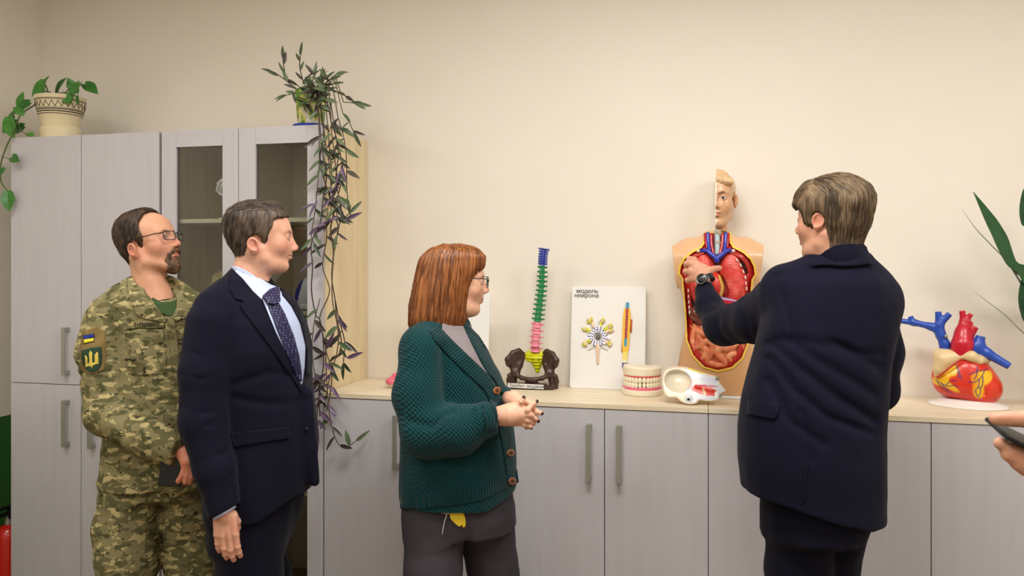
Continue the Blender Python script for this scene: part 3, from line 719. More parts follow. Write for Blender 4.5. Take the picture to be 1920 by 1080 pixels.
for up in (0, 1):
    tp = [-1.42, -1.16, -.93, -.72, -.52, -.33, -.115, .115, .33, .52, .72, .93, 1.16, 1.42]
    for t in tp:
        rx, ry = (.0725, .077) if up else (.0715, .076); x, y = arch(t, rx, ry); wd = .0088 if abs(t) < 1 else .0100
        wd = wd*(.95 if up or abs(t) > .4 else .82); hz = .0135; a = math.atan2(math.sin(t)*ry, math.cos(t)*rx)
        bm = bmesh.new(); bmesh.ops.create_uvsphere(bm, u_segments=12, v_segments=8, radius=1)
        for v in bm.verts:
            c_ = v.co; n4 = (abs(c_.x)**3.5+abs(c_.y)**3.5+abs(c_.z)**3.5)**(1/3.5); c_ /= n4
            tt = (c_.z*(1 if up else -1)); v.co = Vector((c_.x*wd*(1-.22*max(tt, 0)), c_.y*.0065, c_.z*hz))
        me = from_bm('tooth', bm); z = (.0705 if up else .0455)+(.001 if abs(t) > .9 else 0)
        link('tooth', me, M_tooth, te.root, True, loc=(x, y, z), rot=(0, 0, a))
MB().lathe([(.062, .03), (.062, .085)], 24, sy=.9, c=(0, .03, 0)).build('bite_core', mat('mouth_dark', rgb(120, 70, 66), .6), te.root, True)

# ---------------------------------------------------------------- half head lying on its side
hh_ = Pic('half_head_model', 1298, 3.075, 'half head section model lying on its side, cream with red muscle, beside the teeth', 'anatomy model')
hp = lambda px, py, y=0.: hh_.p(px, py, y)
oz = [hh_.p2(*q) for q in ((1241, 708), (1247, 695), (1262, 690), (1285, 691), (1310, 698), (1330, 704), (1343, 708), (1352, 722), (1361, 733), (1352, 738), (1347, 748), (1330, 751), (1312, 749), (1306, 754), (1292, 756), (1278, 752), (1268, 745), (1252, 744), (1243, 732))]
oz = smoothpoly(oz, 3)
TILT = .62   # the cut face leans back
def hh_pl(P): return P[:, 1]*.80-(P[:, 2]-.055)*.60*-1*-1
def halfhead(P):
    d2 = sdpoly(P[:, 0], P[:, 2], oz); yy = P[:, 1]-(P[:, 2]-.06)*.55
    depth = np.abs(yy-.0)-.0
    x = P[:, 0]; dome = .050*np.sqrt(np.clip(-d2/.045, 0, 1)*(2-np.clip(-d2/.045, 0, 1)))
    d = smax(d2, np.maximum(yy-.018-dome*.9, -yy-.004), .008)*.8
    cav = ell(P-np.stack([0*x, (P[:, 2]-.06)*.55, 0*x], 1), (*np.array(hp(1271, 714))[[0]], -.006, hp(1271, 715)[2]), (.050, .034, .038), rotm(0, 10, 0))
    d = smax(d, -cav, .006)
    eye = sph(P, (hp(1291, 746)[0], -.022, hp(1291, 746)[2]), .013)
    d = smin(d, eye, .006)
    for (px, py, r_) in ((1311, 725, .012), (1322, 728, .012), (1334, 731, .011)):
        q = hp(px, py); d = smin(d, ell(P, (q[0], -.006+(q[2]-.06)*.55, q[2]), (r_*1.3, .006, r_*.8)), .004)
    return d
def halfhead_c(P):
    x, z = P[:, 0], P[:, 2]; yy = P[:, 1]-(z-.06)*.55; c = np.tile(V3((232, 222, 196)), (len(P), 1)); face = yy < .006
    d2 = sdpoly(x, z, oz)
    c[(d2 > -.006) & (yy < .012) & (d2 < .002)] = V3((226, 205, 176))
    X, Z = lambda px: hp(px, 0)[0], lambda py: hp(1298, py)[2]
    m_ = face & (x > X(1287)) & (d2 < -.004); c[m_] = V3((214, 216, 222))
    def blob(px, py, rx, rz, col, rot=0):
        dx, dz = x-X(px), z-Z(py); a = math.radians(rot); u = dx*math.cos(a)+dz*math.sin(a); v = -dx*math.sin(a)+dz*math.cos(a)
        k = face & ((u/rx)**2+(v/rz)**2 < 1+.3*noise(P, 70)); c[k] = V3(col)
    blob(1300, 722, .022, .024, (236, 200, 194)); blob(1322, 731, .048, .017, (240, 130, 120), -10); blob(1309, 729, .021, .0135, (226, 66, 56), -8); blob(1333, 733, .026, .0125, (226, 70, 60), -14)
    blob(1326, 722.5, .040, .0020, (205, 50, 80), -3); blob(1320, 733, .0045, .015, (240, 220, 170), 20); blob(1343, 737, .006, .012, (240, 236, 230)); blob(1322, 712, .03, .006, (206, 208, 222), -8)
    k = face & (z > Z(702)) & (x > X(1290)) & (d2 > -.006); c[k] = V3((228, 214, 110))
    q = hp(1291, 746); e = np.hypot(x-q[0], z-q[2]); ey = (e < .0135) & (P[:, 1] < -.012); c[ey] = V3((225, 232, 235)); c[ey & (e < .0062)] = V3((70, 90, 110)); c[ey & (e < .0040)] = (.01, .01, .01)
    return c
sdf_obj('skull_half', halfhead, (-.135, -.07, -.012), (.145, .115, .140), .0022, M_vc, hh_.root, halfhead_c)
for (px, py, y) in ((1344, 710, .02), (1350, 742, -.012)):
    MB().tube([hp(px, py, y), hp(px+2, py-1, y-.012)], .006, 10).build('peg', M_metal, hh_.root, True)

# ---------------------------------------------------------------- anatomy torso
to = Pic('anatomy_torso', 1345, 3.295, 'life-size anatomy torso with open chest, organs and half a face, against the wall', 'anatomy model')
tp = lambda px, py, y=0.: to.p(px, py, y)
kk = to.k
cavp = [(1333, 436), (1322, 436), (1321, 455), (1316, 464), (1298, 474), (1284, 486), (1276.5, 500), (1275, 513), (1281, 522), (1283, 545), (1286, 580), (1287.5, 610), (1289, 636), (1300, 662), (1320, 683), (1346, 690), (1372, 684), (1390, 668), (1400, 644), (1403, 610), (1405, 580), (1407, 545), (1409, 524), (1415, 515), (1413, 500), (1406, 486), (1393, 474), (1374, 464), (1369, 455), (1368, 436), (1357, 436)]
CAV = [to.p2(*q) for q in cavp]
Zt = lambda py: tp(1345, py)[2]
rows = [(0, 0, .0, .172, .088), (Zt(700), 0, .0, .165, .092), (Zt(660), 0, .0, .150, .088), (Zt(610), 0, 0, .129, .082), (Zt(560), 0, 0, .138, .085), (Zt(520), 0, .0, .156, .092), (Zt(480), 0, .0, .168, .088), (Zt(462), 0, .01, .150, .070), (Zt(452), 0, .012, .100, .05)]
def tbody(P):
    d = stack(P, rows, 2.4)
    sh = None
    for s in (-1, 1):
        e = chain(P, [(s*.05, .015, Zt(462)), (s*.115, .012, Zt(472)), (s*.180, .01, Zt(488)), (s*.165, .01, Zt(515))], [.045, .050, .054, .048], .02)
        d = smin(d, e, .035)
    d = np.maximum(d, np.abs(P[:, 0]-0)-(.182-.10*np.clip(Zt(462)-P[:, 2], 0, .2)*1.15))
    nk = chain(P, [(0, .02, Zt(462)), (0, .015, Zt(425))], [.052, .050])
    return smin(d, nk, .03)
def tskin(P):
    d = tbody(P); c2 = sdpoly(P[:, 0], P[:, 2], CAV)
    inner = np.maximum(c2, np.maximum(P[:, 1]+.012, -.3-P[:, 1]))
    band = np.maximum(np.abs(c2)-.0045, np.abs(d)-.0055)
    d = smax(d, -inner, .003)
    d = smin(d, np.maximum(band, P[:, 1]-.02), .002)
    d = np.maximum(d, P[:, 2]-Zt(436)-P[:, 1]*.2)
    return np.maximum(d, -P[:, 2]+.012)
def tskin_c(P):
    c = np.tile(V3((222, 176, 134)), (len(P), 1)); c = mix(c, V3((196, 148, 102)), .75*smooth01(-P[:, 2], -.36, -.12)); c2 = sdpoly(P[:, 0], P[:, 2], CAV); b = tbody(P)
    fr = (P[:, 1] < .03)
    k = fr & (c2 < .0052); c[k] = V3((236, 208, 70)); k = fr & (c2 < -.0018); c[k] = V3((170, 34, 30))
    c[fr & (c2 < -.006)] = V3((160, 40, 32)); c *= (1+.04*noise(P, 25))[:, None]; return c
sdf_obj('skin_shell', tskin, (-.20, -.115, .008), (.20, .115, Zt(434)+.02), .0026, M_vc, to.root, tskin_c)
MB().box(-.165, .155, -.098, .09, .0004, .012, .004).build('base_plate', M_sign, to.root)
# red chest wall lining with white rib cuts
M_rib = mat('rib_cut_white', rgb(240, 225, 215), .4)
def lining(P):
    c2 = sdpoly(P[:, 0], P[:, 2], CAV); d = np.maximum(np.abs(c2+.016)-.0115, np.abs(P[:, 1]+.040+.0)-.035)
    d = np.maximum(d, tbody(P)+.004)
    return np.maximum(d, P[:, 2]-Zt(462))
sdf_obj('chest_lining', lining, (-.165, -.1, .10), (.165, -.01, Zt(460)), .0030, mat('muscle_red', rgb(178, 38, 28), .35, coat=.3, bump=(60, .5, .002, (1, 1, .3))), to.root, relax=0)
ribL = [(1290.5, 545), (1291, 556), (1291.6, 566), (1292.2, 576), (1292.8, 585), (1382, 487.5), (1389, 497), (1394, 509), (1397.5, 520), (1399, 531), (1400, 541)]
for i, (px, py) in enumerate(ribL):
    q = tp(px, py, -.079); an = 0 if i < 5 else [-.62, -.5, -.36, -.2, -.1, -.05][i-5]
    MB().box(-.0024, .0024, -.004, .004, -.0072, .0072, .0015).build('rib_end', M_rib, to.root, loc=q, rot=(0, an, 0))
def px_sdf(pts, rs, k=.006, y=None): return lambda P: chain(P, pts, rs, k)
# lungs
def lungR(P): return smax(chain(P, [tp(1357, 482, -.045), tp(1375, 505, -.052), tp(1380, 540, -.052)], [.022, .035, .034], .02), -rc(P, tp(1345, 505, -.09), tp(1352, 560, -.09), .016, .030), .01)
def lung_ell(P, cx, cy, rx, rz, rot, yc=-.045, ry=.042): q = tp(cx, cy); return ell(P, (q[0], yc, q[2]), (rx, ry, rz), rotm(0, rot, 0))
def lungA(P):
    d = smin(lung_ell(P, 1368, 500, .040, .062, 14), lung_ell(P, 1378, 538, .046, .085, 6), .03); q = tp(1352, 540)
    return smax(smax(d, -ell(P, (q[0], -.07, q[2]), (.026, .04, .062), rotm(0, -12, 0)), .006), Zt(574)-P[:, 2]+.06*(P[:, 0]), .008)+.0007*np.sin(P[:, 2]*900+60*P[:, 0]+3*noise(P, 60))
def lungB(P):
    d = smin(lung_ell(P, 1322, 500, .040, .062, -14), lung_ell(P, 1312, 538, .040, .080, -6), .03)
    return d+.0007*np.sin(P[:, 2]*900-60*P[:, 0]+3*noise(P, 60))
def lung_c(P):
    c = np.tile(V3((222, 74, 66)), (len(P), 1)); c = mix(c, V3((240, 130, 115)), smooth01(noise(P, 28), -.1, .5)*.55); return mix(c, V3((190, 44, 46)), smooth01(noise(P, 55, 4), .1, .6)*.6)
for nm, fn in (('lung', lungA), ('lung', lungB)): sdf_obj(nm, fn, (-.135, -.105, .30), (.135, -.0, .58), .0026, M_vc, to.root, lung_c)
def heartt(P): q = tp(1342, 538); return smin(ell(P, (q[0], -.062, q[2]), (.034, .034, .052), rotm(0, -14, 0)), ell(P, (q[0]-.01, -.055, q[2]+.035), (.028, .028, .03)), .02)
def heartt_c(P):
    q = tp(1352, 540); c = np.tile(V3((205, 52, 40)), (len(P), 1)); k = (np.abs(P[:, 0]-q[0]-.006*np.sin(P[:, 2]*60)) < .006) & (P[:, 2] < Zt(515)); c[k] = V3((214, 180, 90)); return c
sdf_obj('heart', heartt, (-.06, -.105, .34), (.06, -.01, .53), .0026, M_vc, to.root, heartt_c)
# diaphragm, liver, stomach
def diaph(P): a = tp(1352, 562); return smax(rbox(P, (a[0]+.01, -.052, a[2]), (.108, .036, .013), .01, rotm(0, 11, 0)), ell(P, (0, -.03, a[2]), (.118, .062, .05)), .004)
def diaph_c(P):
    a = tp(1352, 562); t = P[:, 2]-a[2]+.14*(P[:, 0]-a[0]-.01); c = np.tile(V3((196, 50, 70)), (len(P), 1)); c[t > .004] = V3((176, 150, 196)); return c
sdf_obj('diaphragm', diaph, (-.12, -.105, .28), (.13, -.0, .42), .0026, M_vc, to.root, diaph_c)
def liver(P): a = tp(1322, 592); return smin(ell(P, (a[0], -.048, a[2]), (.070, .036, .040), rotm(0, 18, 0)), ell(P, (a[0]+.07, -.05, a[2]+.012), (.05, .026, .02), rotm(0, 10, 0)), .02)
sdf_obj('liver', liver, (-.13, -.1, .22), (.12, .0, .38), .003, mat('liver_brown', rgb(120, 62, 46), .3, coat=.4), to.root)
def stomach(P): a = tp(1377, 590); return ell(P, (a[0], -.052, a[2]), (.052, .034, .028), rotm(0, -28, 0))
def stomach_c(P):
    a = tp(1372, 591); c = np.tile(V3((232, 160, 140)), (len(P), 1)); u = (P[:, 0]-a[0])*.88-(P[:, 2]-a[2])*.4*-1; v = (P[:, 2]-a[2])*.88-(P[:, 0]-a[0])*.4; c[(np.abs(v) < .009) & (np.abs(u) < .04)] = V3((226, 84, 74)); return c
sdf_obj('stomach', stomach, (-.04, -.1, .24), (.13, .0, .38), .003, M_vc, to.root, stomach_c)
# intestines
def bowel_bed(P): a = tp(1345, 642); return smax(ell(P, (a[0], -.035, a[2]+.005), (.106, .042, .118)), P[:, 2]-Zt(604), .01)
_bp = [(1303, 618), (1300, 636), (1306, 655), (1318, 668), (1325, 655), (1318, 645), (1326, 636), (1338, 644), (1334, 658), (1327, 673), (1342, 680), (1360, 679), (1352, 668), (1344, 657), (1352, 648), (1366, 650), (1376, 644), (1388, 636), (1391, 650), (1384, 662), (1372, 660), (1366, 668), (1376, 674), (1384, 668)]
_b3 = [(1312, 628), (1314, 640), (1308, 648)]
_b2 = [(1300, 610), (1316, 622), (1332, 622), (1346, 632), (1362, 636), (1374, 628), (1388, 620), (1392, 608)]
def bowel(P):
    d = bowel_bed(P)+.003
    for pp, r in ((_bp, .0135), (_b2, .0160), (_b3, .0125)):
        pts = []
        for px, py in pp:
            q = tp(px, py); rr = min(1, ((q[0])/.106)**2+((q[2]-tp(1345, 640)[2])/.125)**2); pts.append((q[0], -.035-.042*math.sqrt(max(0, 1-rr)), q[2]))
        pts = catmull(pts, 3); e = None
        for i in range(len(pts)-1):
            f = rc(P, pts[i], pts[i+1], r, r); e = f if e is None else np.minimum(e, f)
        d = smin(d, e, .0010)
    return d
def bowel_c(P): c = np.tile(V3((226, 134, 92)), (len(P), 1)); c = mix(c, V3((240, 170, 120)), smooth01(noise(P, 40), 0, .5)*.7); return mix(c, V3((200, 90, 70)), smooth01(noise(P, 50, 2), .1, .5)*.5)
sdf_obj('intestines', bowel, (-.12, -.105, .06), (.12, .01, .31), .0026, M_vc, to.root, bowel_c)
def vein(nm, pts, r, m):
    P_ = catmull([tp(*q) for q in pts], 6); n_ = len(P_); rs = np.interp(np.linspace(0, 1, n_), np.linspace(0, 1, len(r)), r); MB().tube(P_, list(rs), 10).build(nm, m, to.root, True)
M_vb = mat('vein_blue', rgb(34, 52, 168), .3, coat=.4); M_ar = mat('artery_red', rgb(186, 30, 34), .3, coat=.4); M_tr = mat('trachea_grey', rgb(170, 190, 196), .4)
for s in (-1, 1):
    c0 = 1344
    vein('vein', [(c0+s*34, 471, -.062), (c0+s*20, 470, -.074), (c0+s*9, 478, -.082), (c0, 486, -.086), (c0, 492, -.086)], [.006, .0085, .0095, .010, .008], M_vb)
    vein('vein', [(c0+s*17, 436, -.045), (c0+s*16, 455, -.060), (c0+s*14, 474, -.078)], [.0065, .0065, .008], M_vb)
    vein('artery', [(c0+s*11, 438, -.042), (c0+s*10, 458, -.056), (c0+s*5, 482, -.072)], [.006, .006, .007], M_ar)
    vein('neck_muscle', [(c0+s*21, 438, -.030), (c0+s*20, 452, -.045), (c0+s*18, 466, -.060)], [.008, .009, .008], M_ar)
    q = tp(c0+s*33-2, 470.5, -.072); MB().lathe([(.006, -.006), (.0075, 0), (.006, .006)], 14).build('peg', M_cream, to.root, True, loc=q, rot=(math.pi/2, 0, 0))
vein('trachea', [(1345, 432, -.035), (1345, 455, -.048), (1345, 478, -.062)], [.011, .012, .010], M_tr)
def larynx(P): return smin(ell(P, tp(1347, 438, -.040), (.014, .012, .018)), ell(P, tp(1346, 456, -.052), (.013, .009, .013)), .01)
sdf_obj('larynx', larynx, tuple(np.array(tp(1346, 446, -.05))-.05), tuple(np.array(tp(1346, 446, -.05))+.05), .0025, mat('thyroid_grey', rgb(165, 150, 130), .4), to.root)
# half head
hopt = dict(skin=(214, 168, 128), flush=(222, 160, 120), lip=(205, 70, 80), brow=(120, 80, 52), iris=(60, 50, 45), nose=.9, brow_a=.9, eye_open=1.15)
hx, hz = tp(1341, 373)[0], tp(1345, 373)[2]; HS_ = .104/.103
def tf_head(V): return np.stack([-V[:, 0]*1.0+hx, -V[:, 1]*1.0+.018, V[:, 2]*1.0+hz], 1)
def thead(P):
    Q = P.copy(); q = P.copy(); d = head_sdf(P, hopt)
    hr = ell(P, (0, -.020, .040), (.081, .103, .087)); hr = hr+.0035*np.sin(P[:, 0]*120+9*noise(P, 22))*.6
    line = P[:, 1]*.78-P[:, 2]*.95+.012+.010*noise(P, 40); hr = smax(hr, line, .004); hr = smax(hr, -P[:, 2]-.012+.0*P[:, 1]+np.clip(P[:, 1]+.01, 0, 1)*.9, .005)
    fr = ell(P, (-.028, .062, .070), (.050, .028, .018), rotm(0, -12, 0)); fr = fr+.0015*np.sin(P[:, 0]*330+5*noise(P, 40))
    d = smin(d, smin(hr, fr, .01), .003)
    nk = rc(P, (0, -.02, -.06), (0, -.018, -.15), .047, .05); nk = smax(nk, P[:, 1]-.018, .01)
    d = smin(d, nk, .015)
    return np.maximum(d, P[:, 0]-.0)
def thead_c(P):
    c = skin_col(P, hopt); hair = (P[:, 1]*.78-P[:, 2]*.95+.020 < 0) & (P[:, 2] > -.005); hair |= (P[:, 2] > .052) & (P[:, 1] < .1)
    c[hair] = V3((222, 184, 140)); c[hair] *= (1+.16*noise(P, 90, 5)[hair])[:, None]; c[P[:, 0] > -.0035] = V3((240, 226, 205)); return c
ho = sdf_obj('half_head', thead, (-.11, -.135, -.135), (.006, .14, .145), .0022, M_vc, to.root, thead_c, tf_head)
bm = bmesh.new(); bmesh.ops.create_uvsphere(bm, u_segments=20, v_segments=14, radius=.0128); me = from_bm('eyeball', bm)
co = np.array([v.co[:] for v in me.vertices]); a = co[:, 1]/.0128; c = np.tile(V3((235, 232, 228)), (len(co), 1)); c[a > .84] = V3((60, 44, 36)); c[a > .96] = (.005, .005, .005)
co = tf_head(co+np.array((-.031, .0735, 0)))
for v, p_ in zip(me.vertices, co): v.co = p_
setcol(me, c); link('eyeball', me, M_eye, to.root, True)

# ---------------------------------------------------------------- heart model
he = Pic('heart_model', 1815, 3.04, 'large red and yellow heart model with blue and red vessels on a white oval base', 'anatomy model')
ep = lambda px, py, y=0.: he.p(px, py, y)
def hbody(P):
    o1 = ep(1806, 712); o2 = ep(1843, 727); o3 = ep(1820, 690)
    d = ell(P, (o1[0], 0, o1[2]), (.105, .080, .066), rotm(0, 22, 0))
    d = smin(d, ell(P, (o2[0], -.005, o2[2]), (.062, .062, .060)), .05)
    d = smin(d, ell(P, (o3[0], .0, o3[2]), (.068, .070, .052), rotm(0, 30, 0)), .04)
    o4 = ep(1782, 718); d = smin(d, ell(P, (o4[0], .0, o4[2]), (.054, .062, .048)), .05)
    # interventricular grooves
    g1 = chain(P, [ep(1846, 680, -.08), ep(1838, 705, -.09), ep(1846, 740, -.07)], .006); d = smax(d, -g1, .01)
    g2 = chain(P, [ep(1848, 740, -.055), ep(1864, 744, -.045)], .003); d = smax(d, -g2, .003)
    return d
def hb_c(P):
    c = np.tile(V3((216, 54, 28)), (len(P), 1)); x, z = P[:, 0], P[:, 2]
    def X(px): return ep(px, 0)[0]
    def Z(py): return ep(1815, py)[2]
    yl = V3((238, 186, 30))
    def bl(px, py, rx, rz, rot, a=1.0):
        dx, dz = x-X(px), z-Z(py); t = math.radians(rot); u = dx*math.cos(t)+dz*math.sin(t); v = -dx*math.sin(t)+dz*math.cos(t)
        return np.exp(-((u/rx)**2+(v/rz)**2))*a
    m_ = bl(1776, 697, .040, .016, 38)+bl(1764, 715, .026, .016, 10)+bl(1781, 722, .030, .010, -30)+bl(1832, 700, .022, .014, 20)+bl(1833, 724, .016, .034, 8)+bl(1850, 702, .016, .024, -25)+bl(1790, 690, .010, .022, 0, .8)
    m_ = smooth01(m_+.18*noise(P, 30), .20, .55)*(P[:, 1] < .03); c = mix(c, yl, m_); c = mix(c, V3((205, 36, 30)), smooth01(noise(P, 18, 6), .15, .6)*.4)
    blue = V3((38, 44, 100))
    ves = [[(1755, 713), (1765, 717), (1778, 722), (1788, 719), (1797, 722)], [(1765, 717), (1776, 728), (1787, 737)], [(1758, 716), (1768, 726), (1780, 735)], [(1775, 720), (1783, 712), (1795, 710)], [(1791, 679), (1796, 690), (1798, 705)], [(1794, 684), (1800, 697), (1803, 708)],
           [(1845, 691), (1838, 703), (1826, 711), (1816, 711)], [(1836, 706), (1834, 718), (1829, 726), (1832, 736)], [(1834, 716), (1838, 728), (1834, 738)], [(1850, 688), (1838, 690), (1826, 694), (1818, 698)], [(1832, 683), (1831, 697), (1826, 706)], [(1842, 699), (1842, 712), (1838, 722)]]
    dv = None
    for v in ves:
        v = catmull([(X(a), 0, Z(b)) for a, b in v], 3)
        for i in range(len(v)-1):
            ax, az, bx, bz = v[i][0], v[i][2], v[i+1][0], v[i+1][2]; t = np.clip(((x-ax)*(bx-ax)+(z-az)*(bz-az))/((bx-ax)**2+(bz-az)**2+1e-9), 0, 1); e = np.hypot(x-ax-t*(bx-ax), z-az-t*(bz-az)); dv = e if dv is None else np.minimum(dv, e)
    c = mix(c, blue, smooth01(-dv, -.0028, -.0010)*.9*(P[:, 1] < .01)); c = mix(c, V3((120, 20, 16)), smooth01(-chain(P, [ep(1848, 744, -.055), ep(1866, 748, -.045)], .005), -.004, .002)*.6); return c
sdf_obj('ventricles', hbody, (-.15, -.10, -.0), (.15, .10, .25), .0023, M_vc, he.root, hb_c)
def atria(P):
    d = chain(P, [ep(1757, 708, -.035), ep(1762, 690, -.045), ep(1771, 674, -.045), ep(1790, 669, -.045)], [.010, .020, .030, .024], .02)
    d = smin(d, ell(P, ep(1775, 668, -.01), (.050, .05, .030), rotm(0, 18, 0)), .02)
    e = chain(P, [ep(1806, 668, -.055), ep(1822, 668, -.060), ep(1836, 676, -.050)], [.012, .017, .014], .015); d = smin(d, e, .012)
    return smin(d, ell(P, ep(1830, 672, .0), (.05, .05, .028)), .02)
sdf_obj('atria', atria, (-.18, -.12, .08), (.13, .09, .26), .0026, mat('atrium_cream', rgb(226, 200, 152), .4, coat=.2, bump=(40, .3, .002)), he.root)
MB().tube(catmull([ep(1756, 708, -.062), ep(1768, 700, -.078), ep(1785, 686, -.083), ep(1802, 673, -.078)], 5), .0030, 8).build('vessel_groove', M_ar, he.root, True)
def aorta(P):
    d = chain(P, [ep(1803, 660, -.03), ep(1805, 645, -.03), ep(1806, 625, -.02), ep(1808, 605, -.01)], [.037, .035, .026, .019], .02)
    for a, b, r in (((1807, 608), (1804, 582), .011), ((1810, 606), (1821, 588), .009), ((1812, 618), (1820, 602), .011), ((1817, 632), (1829, 612), .013)):
        d = smin(d, smax(rc(P, ep(*a, -.015), ep(*b, -.015), r*1.1, r*.95), P@(A3(*ep(*b))-A3(*ep(*a)))/np.linalg.norm(np.array(ep(*b))-np.array(ep(*a)))-(np.array(ep(*b))@(np.array(ep(*b))-np.array(ep(*a))))/np.linalg.norm(np.array(ep(*b))-np.array(ep(*a))), .002), .008)
    return d
M_aor = mat('aorta_red', rgb(196, 26, 46), .35, coat=.2); M_ven = mat('vein_blue_matt', rgb(40, 78, 176), .35, coat=.2)
sdf_obj('aorta', aorta, (-.09, -.09, .18), (.09, .06, .40), .0026, M_aor, he.root)
def tubecut(P, pts, rs, y, k=.012):
    pts = [ep(*q, yy) for q, yy in zip(pts, y)]; d = chain(P, pts, rs, .012); a, b = np.array(pts[-2]), np.array(pts[-1]); n_ = (b-a)/np.linalg.norm(b-a)
    return smax(d, (P-A3(*b))@n_.astype(np.float32), .002)
def cava(P):
    d = chain(P, [ep(1772, 662, -.02), ep(1771, 645, -.02), ep(1764, 628, -.02), ep(1761, 612, -.02)], [.0185, .018, .0175, .0165], .01)
    d = smin(d, tubecut(P, [(1761, 612), (1759, 584)], [.014, .011], [-.02, -.02]), .01)
    d = smin(d, tubecut(P, [(1763, 607), (1781, 588)], [.013, .011], [-.02, -.02]), .01)
    d = smin(d, tubecut(P, [(1762, 622), (1745, 612), (1715, 605), (1690, 602)], [.015, .013, .0115, .010], [-.02, -.02, -.015, -.01]), .008)
    return smin(d, tubecut(P, [(1712, 606), (1707, 593)], [.010, .010], [-.015, -.015]), .006)
sdf_obj('vena_cava', cava, (-.28, -.06, .18), (.0, .03, .40), .0028, M_ven, he.root)
def pulm(P):
    d = tubecut(P, [(1822, 660), (1832, 650), (1850, 662), (1893, 687)], [.026, .024, .018, .013], [-.02, -.02, -.025, -.03])
    return smin(d, tubecut(P, [(1833, 652), (1839, 630)], [.022, .016], [-.02, -.02]), .012)
sdf_obj('pulmonary_vessel', pulm, (-.03, -.08, .13), (.20, .03, .33), .0028, M_ven, he.root)
MB().lathe([(.134, 0), (.137, .003), (.132, .009), (.108, .016), (.095, .026), (.07, .028)], 48, sy=.72).build('base', mat('base_white', rgb(232, 226, 220), .35), he.root, auto=40)
q = ep(1774, 630, -.04); MB().tube([q, (q[0], q[1]-.006, q[2])], .0065, 12).build('peg', M_metal, he.root, True)

# ---------------------------------------------------------------- pink model behind the woman
pk = Pic('pink_model', 745, 3.48, 'pink rounded anatomical model showing behind the back of the red-haired woman', 'anatomy model')
def pinkf(P): return smin(ell(P, (0, 0, .028), (.052, .04, .026)), ell(P, (.01, 0, .052), (.035, .03, .018)), .01)+.0015*noise(P, 60)
def pink_c(P): c = np.tile(V3((232, 110, 130)), (len(P), 1)); c[P[:, 2] < .018] = V3((240, 215, 205)); return c
sdf_obj('body', pinkf, (-.06, -.05, -.002), (.06, .05, .08), .0035, M_vc, pk.root, pink_c)

# ---------------------------------------------------------------- things in the glazed cabinet
def cabobj(name, px, zsh, Y, fn, lo, hi, res, col, label, m=None):
    p_ = WY(px, 500, Y); p_.z = zsh; o = sdf_obj(name, fn, lo, hi, res, m or M_vc, None, col); o.location = p_; o.rotation_euler = (0, 0, TH); tag(o, label, 'anatomy model'); return o
SHF = [SH1, SH1-.40, SH1-.80, SH1-1.17]
dn = empty('molecule_model', WY(425, 500, 3.22)); dn.location.z = SH1+.0008; dn.rotation_euler = (0, 0, TH); tag(dn, 'white knotted ball model on the top shelf of the glazed cabinet', 'anatomy model')
rr = random.Random(3); M_wp = mat('white_wire', rgb(232, 228, 232), .4)
MB().lathe([(.035, 0), (.035, .008), (.006, .012), (.005, .10)], 16).build('stand', M_wp, dn, auto=40)
for k in range(7):
    pts = []; ax = Vector((rr.gauss(0, 1), rr.gauss(0, 1), rr.gauss(0, 1))).normalized(); u = ax.orthogonal().normalized(); v = ax.cross(u)
    for j in range(25): a = j/24*2*math.pi; pts.append(Vector((0, 0, .145))+(u*math.cos(a)+v*math.sin(a))*(.040+.004*math.sin(a*5+k)))
    MB().tube(pts, .0055, 6).build('loop', M_wp, dn, True)
def skullf(P):
    d = smin(ell(P, (0, .01, .115), (.062, .080, .062)), ell(P, (0, -.035, .06), (.042, .04, .042)), .03); d = smin(d, rbox(P, (0, -.035, .022), (.034, .034, .018), .012), .012)
    for s in (-1, 1): d = smax(d, -sph(P, (s*.024, -.074, .082), .015), .006)
    d = smax(d, -ell(P, (0, -.08, .056), (.009, .012, .014)), .004); return d+.0006*noise(P, 120)
def skull_c(P): c = np.tile(V3((206, 190, 140)), (len(P), 1)); return mix(c, V3((130, 104, 62)), smooth01(noise(P, 60), 0, .5)*.8)
cabobj('skull_model', 421, SHF[1]+.0005, 3.22, skullf, (-.075, -.09, -.001), (.075, .10, .185), .004, skull_c, 'yellowish skull model on the middle shelf, behind the men, left glass door')
def slabf(P): return smin(ell(P, (0, 0, .075), (.045, .03, .075), rotm(0, 18, 0)), ell(P, (.02, 0, .012), (.06, .04, .012)), .01)
def slab_c(P): c = np.tile(V3((214, 218, 228)), (len(P), 1)); c[P[:, 0] < -.022+.25*(P[:, 2]-.075)] = V3((48, 50, 150)); return c
cabobj('joint_model', 574, SHF[1]+.0005, 3.17, slabf, (-.075, -.05, -.001), (.085, .05, .16), .004, slab_c, 'white and blue joint model on the middle shelf, right glass door')
def stonef(P): return ell(P, (0, 0, .022), (.05, .035, .022))+.002*noise(P, 50)
cabobj('bone_model', 545, SHF[1]+.004, 3.22, stonef, (-.06, -.05, -.002), (.06, .05, .05), .004, lambda P: np.tile(V3((214, 196, 140)), (len(P), 1)), 'low cream bone model beside the white and blue joint model')
def jarf(P): return smin(rbox(P, (0, 0, .075), (.045, .035, .074), .012), ell(P, (0, 0, .13), (.04, .03, .03)), .01)
def jar_c(P): c = np.tile(V3((214, 190, 170)), (len(P), 1)); c[P[:, 2] > .115] = V3((200, 60, 56)); c[P[:, 2] < .04] = V3((190, 205, 205)); return c
cabobj('organ_model', 566, SHF[3]+.0005, 3.18, jarf, (-.06, -.05, -.002), (.06, .05, .18), .004, jar_c, 'pale organ model with a red top on the lowest shelf of the glazed cabinet')
